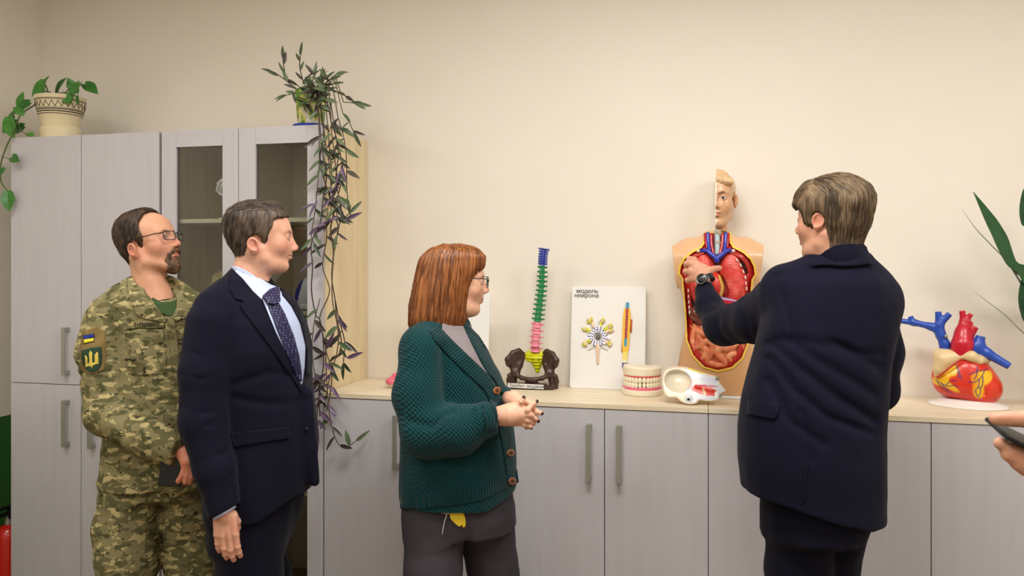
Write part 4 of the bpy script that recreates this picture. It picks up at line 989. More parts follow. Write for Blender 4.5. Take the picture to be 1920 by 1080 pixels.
# ================================================================== PLANTS
def leaf_mesh(name, L, Wd, fold=.25, droop=.3, tip=1.6, heart=0.0, n=8, wave=0.0):
    V = []; F = []
    for i in range(n+1):
        t = i/n; w_ = Wd*(math.sin(math.pi*t**(.62 if heart else .85))**(.8 if heart else 1/tip*1.1))*(1-.15*t) if 0 < t < 1 else 0
        if heart and i == 0: w_ = Wd*.35
        y = L*t-(heart*L*.12 if i == 0 else 0); z = -droop*L*t*t
        for j, s in enumerate((-1, -.5, 0, .5, 1)): V.append((s*w_, y-(heart*L*.16*abs(s) if i <= 1 else 0), z+fold*abs(s)*w_+wave*math.sin(t*9+j)*w_))
    for i in range(n):
        for j in range(4): F.append((i*5+j, i*5+j+1, (i+1)*5+j+1, (i+1)*5+j))
    n0 = len(V); V += [(a, b, c-.0009) for a, b, c in V]; F += [tuple(n0+k for k in f[::-1]) for f in F]
    return mesh(name, V, F)
def leaf_mat(name, c1, c2, c3=None, rough=.35):
    m = mat(name, rgb(*c1), rough, .5); nt = m.node_tree; b = nt.nodes['Principled BSDF']
    tc = nt.nodes.new('ShaderNodeTexCoord'); nz = nt.nodes.new('ShaderNodeTexNoise'); nz.inputs['Scale'].default_value = 22; nz.inputs['Detail'].default_value = 3
    oi = nt.nodes.new('ShaderNodeObjectInfo'); ad = nt.nodes.new('ShaderNodeMath'); ad.operation = 'MULTIPLY_ADD'; ad.inputs[1].default_value = .6
    rp = nt.nodes.new('ShaderNodeValToRGB'); e = rp.color_ramp.elements; e[0].position = .35; e[0].color = (*rgb(*c1), 1); e[1].position = .95; e[1].color = (*rgb(*c2), 1)
    nt.links.new(tc.outputs['Object'], nz.inputs['Vector']); nt.links.new(oi.outputs['Random'], ad.inputs[0]); nt.links.new(nz.outputs[0], ad.inputs[2]); nt.links.new(ad.outputs[0], rp.inputs[0]); nt.links.new(rp.outputs[0], b.inputs['Base Color'])
    b.inputs['Transmission Weight'].default_value = 0; return m
def orient(d, up=(0, 0, 1), roll=0.0):
    y = Vector(d).normalized(); x = y.cross(Vector(up)); x = x.normalized() if x.length > 1e-3 else Vector((1, 0, 0)); z = x.cross(y)
    return (Matrix((x, y, z)).transposed()@Matrix.Rotation(roll, 3, 'Y')).to_euler()
def put_leaf(me, m, root, p, d, roll=0, s=1.0, up=(0, 0, 1)):
    o = bpy.data.objects.new('leaf', me); C.objects.link(o)
    if not me.materials: me.materials.append(m)
    o.parent = root; o.location = Vector(p)-root.location; o.rotation_euler = orient(d, up, roll); o.scale = (s, s, s)
    if m is not me.materials[0]: o.material_slots[0].link = 'OBJECT'; o.material_slots[0].material = m
    return o
def wtube(name, pts, r, m, root, n=6):
    return MB().tube([Vector(p)-root.location for p in pts], r, n).build(name, m, root, True)
# ---- pothos in a striped pot
M_poth = leaf_mat('pothos_leaf', (34, 92, 30), (74, 140, 52)); M_stem = mat('stem_green', rgb(88, 100, 52), .5); M_pot = mat('pot_cream', rgb(228, 214, 176), .45, bump=(120, .15, .001)); M_potb = mat('pot_black', rgb(48, 34, 28), .5); M_soil = mat('soil', rgb(60, 44, 34), .9, bump=(60, .8, .01))
w1 = 3.80; k1 = w1/FPX; pc = W(113.5, HORY, w1); pc.z = HT
p1 = empty('potted_pothos', pc); tag(p1, 'trailing green pothos in a cream pot with dark zigzag bands, on the tall cupboard', 'potted plant')
zz1 = lambda py: HZ+(HORY-py)*k1-HT
rb, rt_ = .080, .107
prof = [(rb*.96, 0), (rb*1.08, .002), (rb*1.10, zz1(243)), (rb*.98, zz1(239)), (rb*1.04, zz1(232)), (rb*1.09, zz1(222)), (rt_*.90, zz1(216)), (rt_*.93, zz1(208)), (rt_*1.0, zz1(194)), (rt_*1.02, zz1(189)), (rt_*1.04, zz1(187)), (rt_*1.04, zz1(183.5)), (rt_*.96, zz1(183)), (rt_*.90, zz1(190)), (0.001, zz1(192))]
pot = MB().lathe(prof, 40).build('pot', M_pot, p1, auto=40)
MB().lathe([(0.001, zz1(188.5)), (rt_*.92, zz1(188.5)), (rt_*.92, zz1(190)), (0.001, zz1(190))], 32).build('soil', M_soil, p1)
def rad(py): return float(np.interp(-py, [-232, -222, -216, -208, -194, -189, -187], [rb*1.04, rb*1.09, rt_*.90, rt_*.93, rt_, rt_*1.02, rt_*1.04]))+.0008
bd = MB()
for py, h in ((191.5, .0016), (193.6, .0008), (207.5, .0009), (210, .0026), (214, .0026), (218, .0014)):
    r_ = rad(py); z_ = zz1(py); bd.lathe([(r_-.002, z_-h), (r_, z_-h), (r_+.0003, z_+h), (r_-.002, z_+h)], 40)
n_ = 24
for i in range(n_):
    for s in (0, 1):
        pts = []
        for t in (0, .5, 1):
            a = (i+(t/2 if s == 0 else .5+t/2))/n_*2*math.pi; py = 206-10.5*(t if s == 0 else 1-t); r_ = rad(py); pts.append((r_*math.cos(a), r_*math.sin(a), zz1(py)))
        bd.tube(pts, .0013, 4)
bd.build('painted_band', M_potb, p1)
lfA = leaf_mesh('leaf', .085, .033, .22, .18, 1.6, 1.0)
top = lambda px, py, dy=0.: WY(px, py, pc.y+dy)
soil = lambda a, r: Vector((pc.x+r*math.cos(a), pc.y+r*math.sin(a), HT+zz1(189)))
# (leaf centre px,py, pointing angle in picture deg (0=right, 90=up), size, dy)
pl = [(85, 158, 60, 1.15, -.02), (68, 168, 215, 1.05, .0), (76, 178, 260, 1.15, -.05), (116, 158, 50, .95, .0), (137, 158, 105, .8, .05), (141, 178, 250, 1.1, -.04), (120, 183, 160, .75, -.06), (173, 166, -30, .9, .0), (146, 190, 275, .5, -.07),
      (41, 186, 80, .85, -.02), (44, 200, 210, .75, -.05), (35, 207, 150, .6, -.06), (22, 229, 240, 1.3, -.04), (22, 243, 290, 1.1, -.09), (32, 243, 200, .8, -.02), (14, 238, 220, 1.0, -.07), (55, 252, 170, .42, -.10), (33, 299, -20, .72, -.42), (3, 325, 240, .5, -.42), (18, 380, -75, .95, -.44)]
for k, (px, py, an, s, dy) in enumerate(pl):
    a = math.radians(an); far = dy < -.3
    c = WY(px, py, (YF-.03) if far else pc.y+dy); d = Vector((math.cos(a)*CT, -.25+.2*math.sin(k), math.sin(a)))
    L_ = .085*s; p0 = c-Vector((math.cos(a)*CT*L_/2, 0, math.sin(a)*L_/2))
    put_leaf(lfA, M_poth, p1, p0, d, (k*37 % 50-25)/57, s, up=(.15*math.sin(k*2), -1, .35))
    if py < 195 and px > 60: b0 = soil(2.6+k*.9, .05); wtube('stem', catmull([b0, (b0+p0)/2+Vector((0, 0, .03)), p0], 4), .0022, M_stem, p1)
vine = [top(80, 186), top(60, 200, -.02), top(42, 212, -.05), top(33, 226, -.08), top(26, 244, -.10), top(22, 254, -.42+.0), WY(18, 262, YF-.012), WY(8, 285, YF-.012), WY(2, 305, YF-.012), WY(0, 325, YF-.012), WY(4, 345, YF-.02), WY(22, 366, YF-.02)]
vine[5] = WY(23, 256, YF-.02)
wtube('vine', catmull(vine, 6), .0032, M_stem, p1, 8)
wtube('vine', catmull([top(33, 226, -.08), top(40, 245, -.12), top(52, 253, -.14)], 5), .0022, M_stem, p1)
wtube('stem', catmull([WY(2, 293, YF-.015), WY(14, 297, YF-.02), WY(25, 300, YF-.03)], 4), .0016, M_stem, p1)
for a, b in (((44, 209), (44, 200)), ((38, 215), (40, 192)), ((30, 235), (35, 225))): wtube('stem', catmull([top(*a, -.05), top(*b, -.03)], 3), .002, M_stem, p1)

# ---- trailing tradescantia on the glazed cabinet
M_tr1 = leaf_mat('trailing_leaf_green', (52, 66, 44), (98, 116, 84)); M_tr2 = leaf_mat('trailing_leaf_purple', (84, 66, 84), (112, 90, 118)); M_tr3 = leaf_mat('trailing_leaf_dark', (46, 42, 38), (74, 66, 58))
M_tst = mat('trailing_stem', rgb(96, 80, 58), .55); M_tst2 = mat('trailing_stem_dark', rgb(62, 48, 44), .55)
w2 = 3.47; k2 = w2/FPX; qc = W(583, HORY, w2); qc.z = HT
p2_ = empty('trailing_houseplant', qc); tag(p2_, 'long trailing purple and green houseplant in a painted pot on the glazed cabinet', 'potted plant')
z2 = lambda py: HZ+(HORY-py)*k2-HT
M_pp = bpy.data.materials.new('painted_pot'); M_pp.use_nodes = True; _n = M_pp.node_tree; _b = _n.nodes['Principled BSDF']; _b.inputs['Roughness'].default_value = .4
_tc = _n.nodes.new('ShaderNodeTexCoord'); _z = _n.nodes.new('ShaderNodeTexNoise'); _z.inputs['Scale'].default_value = 26; _rp = _n.nodes.new('ShaderNodeValToRGB')
_e = _rp.color_ramp.elements; _e[0].position = .42; _e[0].color = (*rgb(96, 140, 40), 1); _e[1].position = .62; _e[1].color = (*rgb(226, 222, 206), 1); _x = _e.new(.52); _x.color = (*rgb(214, 206, 110), 1)
_n.links.new(_tc.outputs['Object'], _z.inputs['Vector']); _n.links.new(_z.outputs[0], _rp.inputs[0]); _n.links.new(_rp.outputs[0], _b.inputs['Base Color'])
MB().lathe([(.052, .012), (.056, .016), (.062, z2(205)), (.068, z2(180)), (.070, z2(172)), (.064, z2(172)), (.060, z2(180)), (.001, z2(182))], 32).build('pot', M_pp, p2_, auto=40)
MB().lathe([(.060, 0), (.074, .003), (.078, .014), (.072, .015), (.055, .006)], 32).build('saucer', mat('saucer_blue', rgb(40, 66, 170), .3), p2_, auto=40)
rr = random.Random(11)
lfT = leaf_mesh('leaf', .074, .0085, .35, .12, 1.5); lfT2 = leaf_mesh('leaf', .062, .0100, .25, .22, 1.4)
YH = YF-.045
def lp(px, py, dy=0.): return WY(px, py, YH+dy)
def leafy(root, pts, m, every, sz, mats, skip=0.0, amp=1.0, lmin=0):
    n_ = len(pts); acc = 0; side = 1
    for i in range(1, n_):
        acc += (pts[i]-pts[i-1]).length
        if acc > every and i > lmin:
            acc = 0; side = -side
            if rr.random() < skip: continue
            t = (pts[i]-pts[i-1]).normalized(); d = t*.75+Vector((side*(.6+.5*rr.random())*amp, -.35*rr.random(), .35*rr.random()-.1))
            put_leaf(rr.choice((lfT, lfT2)), rr.choice(mats), root, pts[i], d, rr.uniform(-.6, .6), sz*rr.uniform(.75, 1.2), up=(rr.uniform(-.5, .5), -1, rr.uniform(0, .6)))
G = [M_tr1, M_tr1, M_tr3]; U = [M_tr2, M_tr1, M_tr3, M_tr2]
root = p2_
V_ = lambda L: [Vector(tuple(q)) for q in L]
up_st = [([(575, 178), (558, 160), (540, 152), (533, 130), (531, 112)], .02), ([(580, 176), (568, 150), (562, 125), (563, 105)], .05), ([(585, 178), (585, 160), (588, 142)], .02), ([(590, 178), (605, 160), (620, 150)], .0), ([(590, 178), (612, 168), (640, 176), (662, 190)], -.02), ([(572, 180), (555, 175), (538, 178)], -.05), ([(595, 178), (600, 165), (602, 152)], .03), ([(577, 178), (556, 166), (524, 142), (512, 136)], .0)]
for pts, dy in up_st:
    P_ = V_(catmull([WY(a, b, qc.y+dy) for a, b in pts], 6)); P_[0] = Vector((qc.x+rr.uniform(-.03, .03), qc.y+rr.uniform(-.03, .03), HT+z2(182)))
    wtube('stem', P_, .0022, M_tst2, root); leafy(root, P_, None, .040, .85, G, .1, .5, 5)
    put_leaf(lfT, rr.choice(G), root, P_[-1], P_[-1]-P_[-3], rr.uniform(-.5, .5), .9, up=(.2, -1, .2))
hang = [[(590, 178), (600, 215), (607, 250), (600, 300), (612, 350), (626, 390), (620, 430), (625, 470), (622, 520), (628, 560), (632, 600), (640, 640), (636, 665)],
        [(592, 178), (618, 210), (622, 250), (628, 300), (632, 350), (620, 385), (634, 425), (628, 460), (624, 500), (623, 560), (634, 620), (632, 660), (620, 700), (612, 740)],
        [(588, 180), (598, 230), (604, 280), (612, 330), (606, 370), (600, 420), (584, 455), (586, 500), (584, 545), (592, 590), (600, 600), (606, 640), (606, 690), (598, 730), (600, 780)],
        [(592, 178), (612, 230), (618, 280), (622, 330), (618, 370), (612, 410), (612, 450), (605, 500), (618, 545), (600, 592), (604, 620), (612, 660), (622, 700), (618, 745), (612, 770)],
        [(592, 178), (625, 205), (640, 240), (648, 280), (650, 320), (650, 350), (652, 372)],
        [(592, 178), (630, 200), (652, 225), (662, 245)], [(590, 180), (612, 215), (630, 255), (640, 300), (643, 330), (634, 365)], [(592, 180), (630, 190), (655, 192), (668, 194)],
        [(596, 182), (622, 235), (634, 285), (630, 340), (640, 395), (632, 440)], [(590, 182), (600, 260), (596, 340), (590, 400), (584, 440), (588, 455)], [(594, 182), (604, 240), (616, 300), (622, 360), (636, 412), (655, 400)], [(600, 560), (590, 600), (585, 650), (590, 700), (600, 735)], [(628, 560), (636, 600), (646, 640), (644, 680)],
        [(610, 640), (612, 700), (616, 760), (622, 800), (634, 832), (650, 838), (666, 828)], [(606, 690), (598, 740), (592, 800), (588, 760)]]
for hi, pts in enumerate(hang):
    hb = len(pts) > 9
    P_ = V_(catmull([lp(a, b, .012*math.sin(i+hi*2)-.012*(hi % 3)) for i, (a, b) in enumerate(pts)], 6))
    if pts[0][1] < 200:
        rim = Vector((qc.x+.04+.01*(hi % 4), qc.y-.03*(hi % 3), HT+z2(180))); P_ = V_(catmull([rim, Vector((rim.x+.02, qc.y-.09, HT+z2(176))), Vector((WY(pts[1][0], pts[1][1], YH).x, YH-.01, WY(0, pts[1][1]-12, YH).z))], 5))+P_[9:]
    wtube('vine', P_, .0026 if hb else .0022, M_tst if hi % 2 else M_tst2, root)
    n3 = len(P_)
    if hb:
        a = int(n3*.36); b = int(n3*.62); leafy(root, P_[:a], None, .040, 1.0, G+[M_tr1], .1); 
        if hi < 2: leafy(root, P_[b+8:], None, .055, .95, U, .2)
        else: leafy(root, P_[b+4:], None, .040, .95, U, .1)
        leafy(root, P_[a:a+14], None, .032, .95, U+[M_tr1], .1)
    else: leafy(root, P_, None, .034 if hi < 11 else .040, .95, G if hi < 11 else [M_tr3, M_tr2, M_tr1], .05); put_leaf(lfT, rr.choice(G), root, P_[-1], P_[-1]-P_[-3], .3, 1.0, up=(.2, -1, .2))
for k in range(60):
    p_ = Vector((qc.x+rr.uniform(-.02, .10), qc.y-rr.uniform(.02, .12), HT+z2(rr.uniform(150, 205)))); put_leaf(rr.choice((lfT, lfT2)), rr.choice(G), root, p_, (rr.uniform(-.3, 1), rr.uniform(-1, .1), rr.uniform(-.9, .6)), rr.uniform(-1, 1), rr.uniform(.6, 1.0), up=(rr.uniform(-.6, .6), -1, .4))
for (px, py, an) in ((640, 318, 250), (640, 310, 290), (648, 412, 20), (640, 408, 190), (625, 412, 200), (590, 382, 200), (596, 376, 240), (632, 345, 250), (640, 350, 200), (612, 655, 60), (634, 590, 300), (650, 672, 20)):
    a = math.radians(an); put_leaf(lfT, M_tr2, root, lp(px, py, -.02), (math.cos(a), -.2, math.sin(a)), .4, 1.1, up=(0, -1, .3))

# ---- strap leaved plant at the right edge
w3 = 2.95; rc_ = W(2010, HORY, w3); rc_.z = HC
p3 = empty('strap_leaf_plant', rc_); tag(p3, 'dark green strap-leaved plant reaching in from the right edge above the heart model', 'potted plant')
MB().lathe([(.07, 0), (.075, .004), (.095, .15), (.10, .16), (.092, .16), (.088, .15), (.001, .148)], 32).build('pot', mat('pot_brown', rgb(150, 96, 60), .6), p3, auto=40)
M_strap = leaf_mat('strap_leaf', (16, 50, 28), (38, 84, 46), rough=.3)
def strap(pts, wd, tw=0.0, y0=0.0):
    P_ = V_(catmull([W(a, b, w3+dy) for a, b, dy in pts], 6)); V = []; F = []; n_ = len(P_)
    for i, p_ in enumerate(P_):
        t = (P_[min(i+1, n_-1)]-P_[max(i-1, 0)]).normalized(); view = Vector((-ST, CT, 0)); sd = t.cross(view).normalized(); sd = (Matrix.Rotation(tw, 3, t)@sd); nn = t.cross(sd)
        s_ = float(np.interp(i/(n_-1), np.linspace(0, 1, len(wd)), wd))
        for a in (-1, -.5, 0, .5, 1): V.append(p_+sd*a*s_+nn*(abs(a)*s_*.25)-rc_)
    for i in range(n_-1):
        for j in range(4): F.append((i*5+j, i*5+j+1, (i+1)*5+j+1, (i+1)*5+j))
    n0 = len(V); V += [v+Vector((0, .0012, 0)) for v in V]; F += [tuple(n0+k for k in f[::-1]) for f in F]
    link('leaf', mesh('leaf', V, F), M_strap, p3, True)
strap([(2006, 690, 0), (1960, 600, 0), (1915, 512, 0), (1893, 490, 0), (1870, 440, 0), (1845, 395, 0), (1825, 360, 0)], [.012, .016, .020, .014, .022, .030, .024, .012, .001], .2)
strap([(2006, 690, 0), (1955, 590, .03), (1918, 540, .03), (1888, 492, .03), (1860, 462, .02), (1830, 430, 0), (1804, 393, -.02)], [.012, .018, .020, .016, .007, .006, .006, .004, .001], .9)
strap([(2006, 700, -.05), (1970, 665, -.05), (1920, 626, -.05), (1885, 592, -.05), (1850, 565, -.04), (1827, 547, -.03)], [.012, .008, .0065, .005, .004, .003, .001], 1.0)
strap([(2010, 690, 0), (1975, 560, .04), (1940, 520, .03), (1905, 505, .02), (1893, 495, .02)], [.012, .026, .030, .024, .006], .4)
strap([(2015, 680, .05), (2000, 560, .06), (1980, 470, .05), (1950, 420, .03)], [.012, .026, .030, .02, .002], .4)
for k, (a, b) in enumerate(((1925, 560), (1927, 395))):
    P_ = [Vector((0, 0, .15))] if False else None
    V = catmull([W(a+10, b-55, w3), W(a-7, b-35, w3), W(a-9, b-5, w3), W(a-8, b+20, w3), W(a+2, b+50, w3), W(2004, 690, w3)], 6)
    strap([(a+14, b-55, .0), (a-3, b-38, 0), (a-9, b-5, .0), (a-6, b+22, 0), (a+6, b+48, 0), (1990, 660, 0)], [.002, .010, .012, .012, .010, .006], .3)
# ================================================================== PEOPLE
class Fig:      # own frame: x right, y away, z up; feet at z = 0
    def __init__(s, cx, w0):
        s.w0 = w0; s.x0 = (cx-960)/FPX*w0; s.o = W(cx, HORY, w0); s.o.z = 0; s.eye = Vector((-s.x0, -w0, HZ)); s.bv = {}
    def p(s, px, py, dy=0.0):
        w_ = s.w0+dy; return ((px-960)/FPX*w_-s.x0, dy, HZ+(HORY-py)/FPX*w_)
    def ps(s, L): return [s.p(*q) for q in L]
    def row(s, py, l, r, b, dy=0.0):
        a = s.p(l, py, dy); c = s.p(r, py, dy); return (a[2], (a[0]+c[0])/2, dy, (c[0]-a[0])/2, b)
    def attach(s, o):
        o.parent = s.root; return o
    def bvh(s, objs):
        V = []; F = []
        for o in objs:
            n = len(V); V += [v.co[:] for v in o.data.vertices]; F += [tuple(n+k for k in f.vertices) for f in o.data.polygons]
        return BVHTree.FromPolygons(V, F)
def ctrl(P, creases):
    """creases: (points, radius, depth) - depth > 0 is a furrow, < 0 a ridge"""
    d = 0
    for c in creases:
        if len(c) == 3: e = chain(P, c[0], 0.0); d = d+c[2]*np.exp(-(e/c[1])**2)
        else:       # drawn on the side that faces -y
            Q = P*A3(1, 0, 1); e = chain(Q, [(q[0], 0, q[2]) for q in c[0]], 0.0); d = d+c[2]*np.exp(-(e/c[1])**2)*smooth01(-P[:, 1], -c[3]-.03, -c[3]+.01)
    return d
from mathutils.geometry import delaunay_2d_cdt
def inpoly(x, y, poly):
    c = False; n = len(poly); j = n-1
    for i in range(n):
        if (poly[i][1] > y) != (poly[j][1] > y) and x < (poly[j][0]-poly[i][0])*(y-poly[i][1])/(poly[j][1]-poly[i][1])+poly[i][0]: c = not c
        j = i
    return c
def drape(fig, name, poly, bvh, m, off=.002, th=.002, step=3.0, parent=None, smoothp=0, colf=None, maxback=None):
    """outline in picture units laid as cloth on a surface"""
    if smoothp: poly = smoothpoly(poly, smoothp)
    B = []
    n = len(poly)
    for i in range(n):
        a, b = poly[i], poly[(i+1) % n]; L_ = math.hypot(b[0]-a[0], b[1]-a[1]); k = max(1, int(L_/step))
        for j in range(k): B.append((a[0]+(b[0]-a[0])*j/k, a[1]+(b[1]-a[1])*j/k))
    xs = [p[0] for p in B]; ys = [p[1] for p in B]; I = []
    x = min(xs)+step/2
    while x < max(xs):
        y = min(ys)+step/2
        while y < max(ys):
            if inpoly(x, y, B) and min((x-a)**2+(y-b)**2 for a, b in B) > (step*.45)**2: I.append((x, y))
            y += step
        x += step
    pts = B+I; nb = len(B)
    vo, _, fo, _, _, _ = delaunay_2d_cdt([Vector(p) for p in pts], [(i, (i+1) % nb) for i in range(nb)], [list(range(nb))], 1, 1e-5)
    pts = [tuple(v) for v in vo]; T = [tuple(f) for f in fo]
    return drape_tris(fig, name, pts, T, bvh, m, off, th, parent)
def drape_tris(fig, name, pts, T, bvh, m, off, th, parent=None):
    P0 = []; N0 = []; last = None
    H = []
    for px, py in pts:
        q = Vector(fig.p(px, py)); d = (q-fig.eye).normalized(); h, nrm, _, dist = bvh.ray_cast(fig.eye, d); H.append((h, nrm, d, dist))
    ok = [h[3] for h in H if h[0] is not None]
    if not ok: return None
    med = sorted(ok)[len(ok)//2]; hp_ = [(p, h) for p, h in zip(pts, H) if h[0] is not None and abs(h[3]-med) < .16]
    for (px, py), (h, nrm, d, dist) in zip(pts, H):
        if h is None or abs(dist-med) > .16:
            (qx, qy), hh = min(hp_, key=lambda t: (t[0][0]-px)**2+(t[0][1]-py)**2); h = fig.eye+d*hh[3]; nrm = hh[1]
        if nrm.dot(d) > 0: nrm = -nrm
        nn = (nrm-d*.6).normalized(); P0.append(h+nn*off); N0.append(nn)
    n = len(pts); V = [p+q*th for p, q in zip(P0, N0)]+[p-q*.001 for p, q in zip(P0, N0)]
    F = []; E = {}
    for t in T:
        a, b, c = [V[k] for k in t[:3]]; f = tuple(t)
        if (b-a).cross(c-a).dot(N0[t[0]]) < 0: f = f[::-1]
        F.append(f); F.append(tuple(n+k for k in f[::-1]))
        for i in range(len(f)): E[(f[i], f[(i+1) % len(f)])] = 1
    for (a, b) in list(E):
        if (b, a) not in E: F.append((b, a, n+a, n+b))
    me = mesh(name, V, F); o = link(name, me, m, parent or fig.root, True)
    return o
def flat_text(fig, name, s, cx, cy, size_px, bvh, m, off, rot=0, th=.0004, parent=None, bold=.01):
    V, F = text_mesh(s, 1.0, 0, 0, bold); c, sn = math.cos(rot), math.sin(rot)
    pts = [(cx+(v.x*c+v.y*sn)*size_px, cy-(v.y*c-v.x*sn)*size_px) for v in V]
    T = [tuple(f) for f in F]; return drape_tris(fig, name, pts, T, bvh, m, off, th, parent)
def headT(fig, px, py, dy, yaw, pitch=0, roll=0, sc_=(1, 1, 1)):
    R = np.array(Matrix.Rotation(math.radians(yaw), 3, 'Z')@Matrix.Rotation(math.radians(pitch), 3, 'X')@Matrix.Rotation(math.radians(roll), 3, 'Y')); c = np.array(fig.p(px, py, dy)); S = np.array(sc_)
    f = lambda V: (np.asarray(V, float)*S)@R.T+c
    f.inv = lambda V: ((np.asarray(V, float)-c)@R)/S
    f.R = R; return f
def cloth(nm, fig, fn, lo, hi, res, m, folds=0.0, seed=0, sc3=(1, 1, .45), parent=None, relax=1, crs=()):
    def g(P):
        d = fn(P)
        if folds: q = P*A3(*sc3); d = d+folds*(noise(q, 14, seed)+.5*noise(q, 31, seed+1))
        if crs: d = d+ctrl(P, crs)
        return d
    return sdf_obj(nm, g, lo, hi, res, m, parent or fig.root, None, None, relax)
def body(fig, label, headfn, hT, hopt, inner, lo, hi, hands=(), name='person', res_h=.0028):
    """one skin mesh: sculpted head and neck, trunk and limbs under the clothes, hands"""
    parts = []; cols = []
    V, F = sdf_mesh(headfn, (-.115, -.14, -.22), (.115, .145, .14), res_h); cols.append(skin_col(V.astype(np.float32), hopt)); parts.append((hT(V), F))
    V, F = sdf_mesh(inner, lo, hi, .016); parts.append((V, F)); cols.append(np.tile(V3(hopt['skin']), (len(V), 1)))
    for fn, l_, h_, cf in hands:
        V, F = sdf_mesh(fn, l_, h_, .0022); parts.append((V, F)); cols.append(cf(V.astype(np.float32)))
    V, F = join_np(parts); me = np_mesh('person', V, F); setcol(me, np.concatenate(cols))
    o = link(name, me, M_skin, None, True); o.location = fig.o; o.rotation_euler = (0, 0, TH); tag(o, label, 'person'); fig.root = o; return o
def neckhead(o, neck_r=.052, drop=.16, back=-.03, fwd=.0, nr2=None):
    def f(P):
        d = head_sdf(P, o); n_ = chain(P, [(0, -.028, -.055), (0, back+fwd*.5-.004, -.055-drop*.5), (0, back+fwd, -.055-drop)], [neck_r*.96, neck_r, nr2 or neck_r*1.12], .01)
        n_ = smin(n_, ell(P, (0, back+.046+fwd*.3, -.115), (.012, .012, .02)), .02)
        Q = P.copy(); Q[:, 0] = np.abs(Q[:, 0]); n_ = smin(n_, rc(Q, (.055, -.030, -.05), (.015, .012+fwd, -.055-drop), .012, .010), .02)
        return smin(d, n_, .022)
    return f
# ---- hair
def hair_mat(name, c1, c2, rough=.58):
    m = mat(name, rgb(*c1), rough, .5, vcol=True, bump=(240, .2, .0010, (1, 1, .12))); return m
def hair(fig, hT, skullfn, poly, thick, c1, c2, m, flow, n=1500, L_=.05, res=.003, extra=None, wave=.0015, seed=1, name='hair', lo=(-.125, -.16, -.14), hi=(.125, .15, .17), width=.0011, lift=.002, keep=None, prefn=None):
    poly = smoothpoly(poly, 3)
    def f(P):
        base = prefn(P) if prefn is not None else skullfn(P)-thick(P)
        base = base+wave*noise(P*A3(1, 1, .5), 70, seed)
        if extra is not None: base = smin(base, extra(P), .01)
        e = sdpoly(P[:, 1], P[:, 2], poly)+.003*noise(P, 90, seed+3)
        return smax(base, e, .006)
    V, F = sdf_mesh(f, lo, hi, res); C1, C2 = V3(c1), V3(c2)
    def colr(P, s=0): t = smooth01(noise(P*A3(1, 1, .18), 150, seed)+.6*noise(P*A3(1, 1, .2), 45, seed+5)+s, -.5, .6); return C1[None]*(1-t[:, None])+C2[None]*t[:, None]
    cV = colr(V.astype(np.float32)); bv = BVHTree.FromPolygons([tuple(v) for v in V], [tuple(q) for q in F]); r_ = random.Random(seed)
    VV = []; FF = []; CC = []; nseg = 9
    for k in range(n):
        p = Vector(V[r_.randrange(len(V))]); _, nr, _, _ = bv.find_nearest(p); lf = lift*r_.random(); st = L_*r_.uniform(.7, 1.2)/nseg; pts = []; ns = []; t = None
        for j in range(nseg+1):
            fl = Vector(flow(p)); fl = (fl-nr*fl.dot(nr)); 
            if fl.length < 1e-5: break
            fl = fl.normalized(); fl = (fl+Vector((r_.gauss(0, .07), r_.gauss(0, .07), r_.gauss(0, .07)))).normalized(); t = fl if t is None else (t*.4+fl*.6).normalized()
            pts.append(p+nr*(.0006+lf*(j/nseg))); ns.append(nr.copy()); p2 = p+t*st; h, n2, _, dd = bv.find_nearest(p2)
            if h is None: break
            p = h; nr = (nr*.5+n2*.5).normalized()
            if keep is not None and not keep(p): break
        if len(pts) < 4: continue
        cc = colr(np.array([pts[0]], np.float32), r_.uniform(-.6, .6))[0]*r_.uniform(.82, 1.18); b0 = len(VV); w_ = width*r_.uniform(.6, 1.4)
        for j, (q, nn) in enumerate(zip(pts, ns)):
            tt = (pts[min(j+1, len(pts)-1)]-pts[max(j-1, 0)]).normalized(); sd = tt.cross(nn).normalized()*w_*(1-.75*(j/(len(pts)-1))**2)
            VV += [q-sd, q+nn*w_*.5, q+sd]; CC += [cc]*3
            if j: a = b0+3*(j-1); FF += [(a, a+1, a+4, a+3), (a+1, a+2, a+5, a+4)]
    if VV:
        V2 = np.array([tuple(v) for v in VV]); V_all, F_all = join_np([(V, F), (V2, np.array(FF))]); cV = np.concatenate([cV, np.array(CC)])
    else: V_all, F_all = V, F
    me = np_mesh(name, hT(V_all), F_all); setcol(me, cV); return link(name, me, m, fig.root, True)
# ---- hands: fingers given as chains; helper for a generic hand in its own frame
def hand_pts(side=1, curl=(20, 25, 20), spread=4, thumb=((.020, .022, -.010), (.042, .050, -.018), (.050, .078, -.024), (.052, .100, -.028)), lens=None, curls=None):
    """fingers along +y, back of hand +z, thumb on side*x; returns chains"""
    out = []
    segs = lens or [(.040, .024, .020), (.044, .027, .021), (.041, .025, .021), (.032, .019, .018)]; bx = (.031, .0105, -.0105, -.030); by = (.088, .092, .088, .080)
    for i in range(4):
        p = Vector((side*bx[i], by[i], -.002*abs(i-1.5))); a = 0; pts = [Vector((side*bx[i]*.55, .035, -.001)), p.copy()]; sp_ = math.radians(spread*(1.5-i))*side
        cs = curls[i] if curls else curl
        for L_, c in zip(segs[i], cs):
            a += math.radians(c); p = p+Vector((math.sin(sp_)*math.cos(a), math.cos(sp_)*math.cos(a), -math.sin(a)))*L_; pts.append(p.copy())
        out.append(pts)
    th = [Vector((side*q[0], q[1], q[2])) for q in thumb]; out.append(th); return out
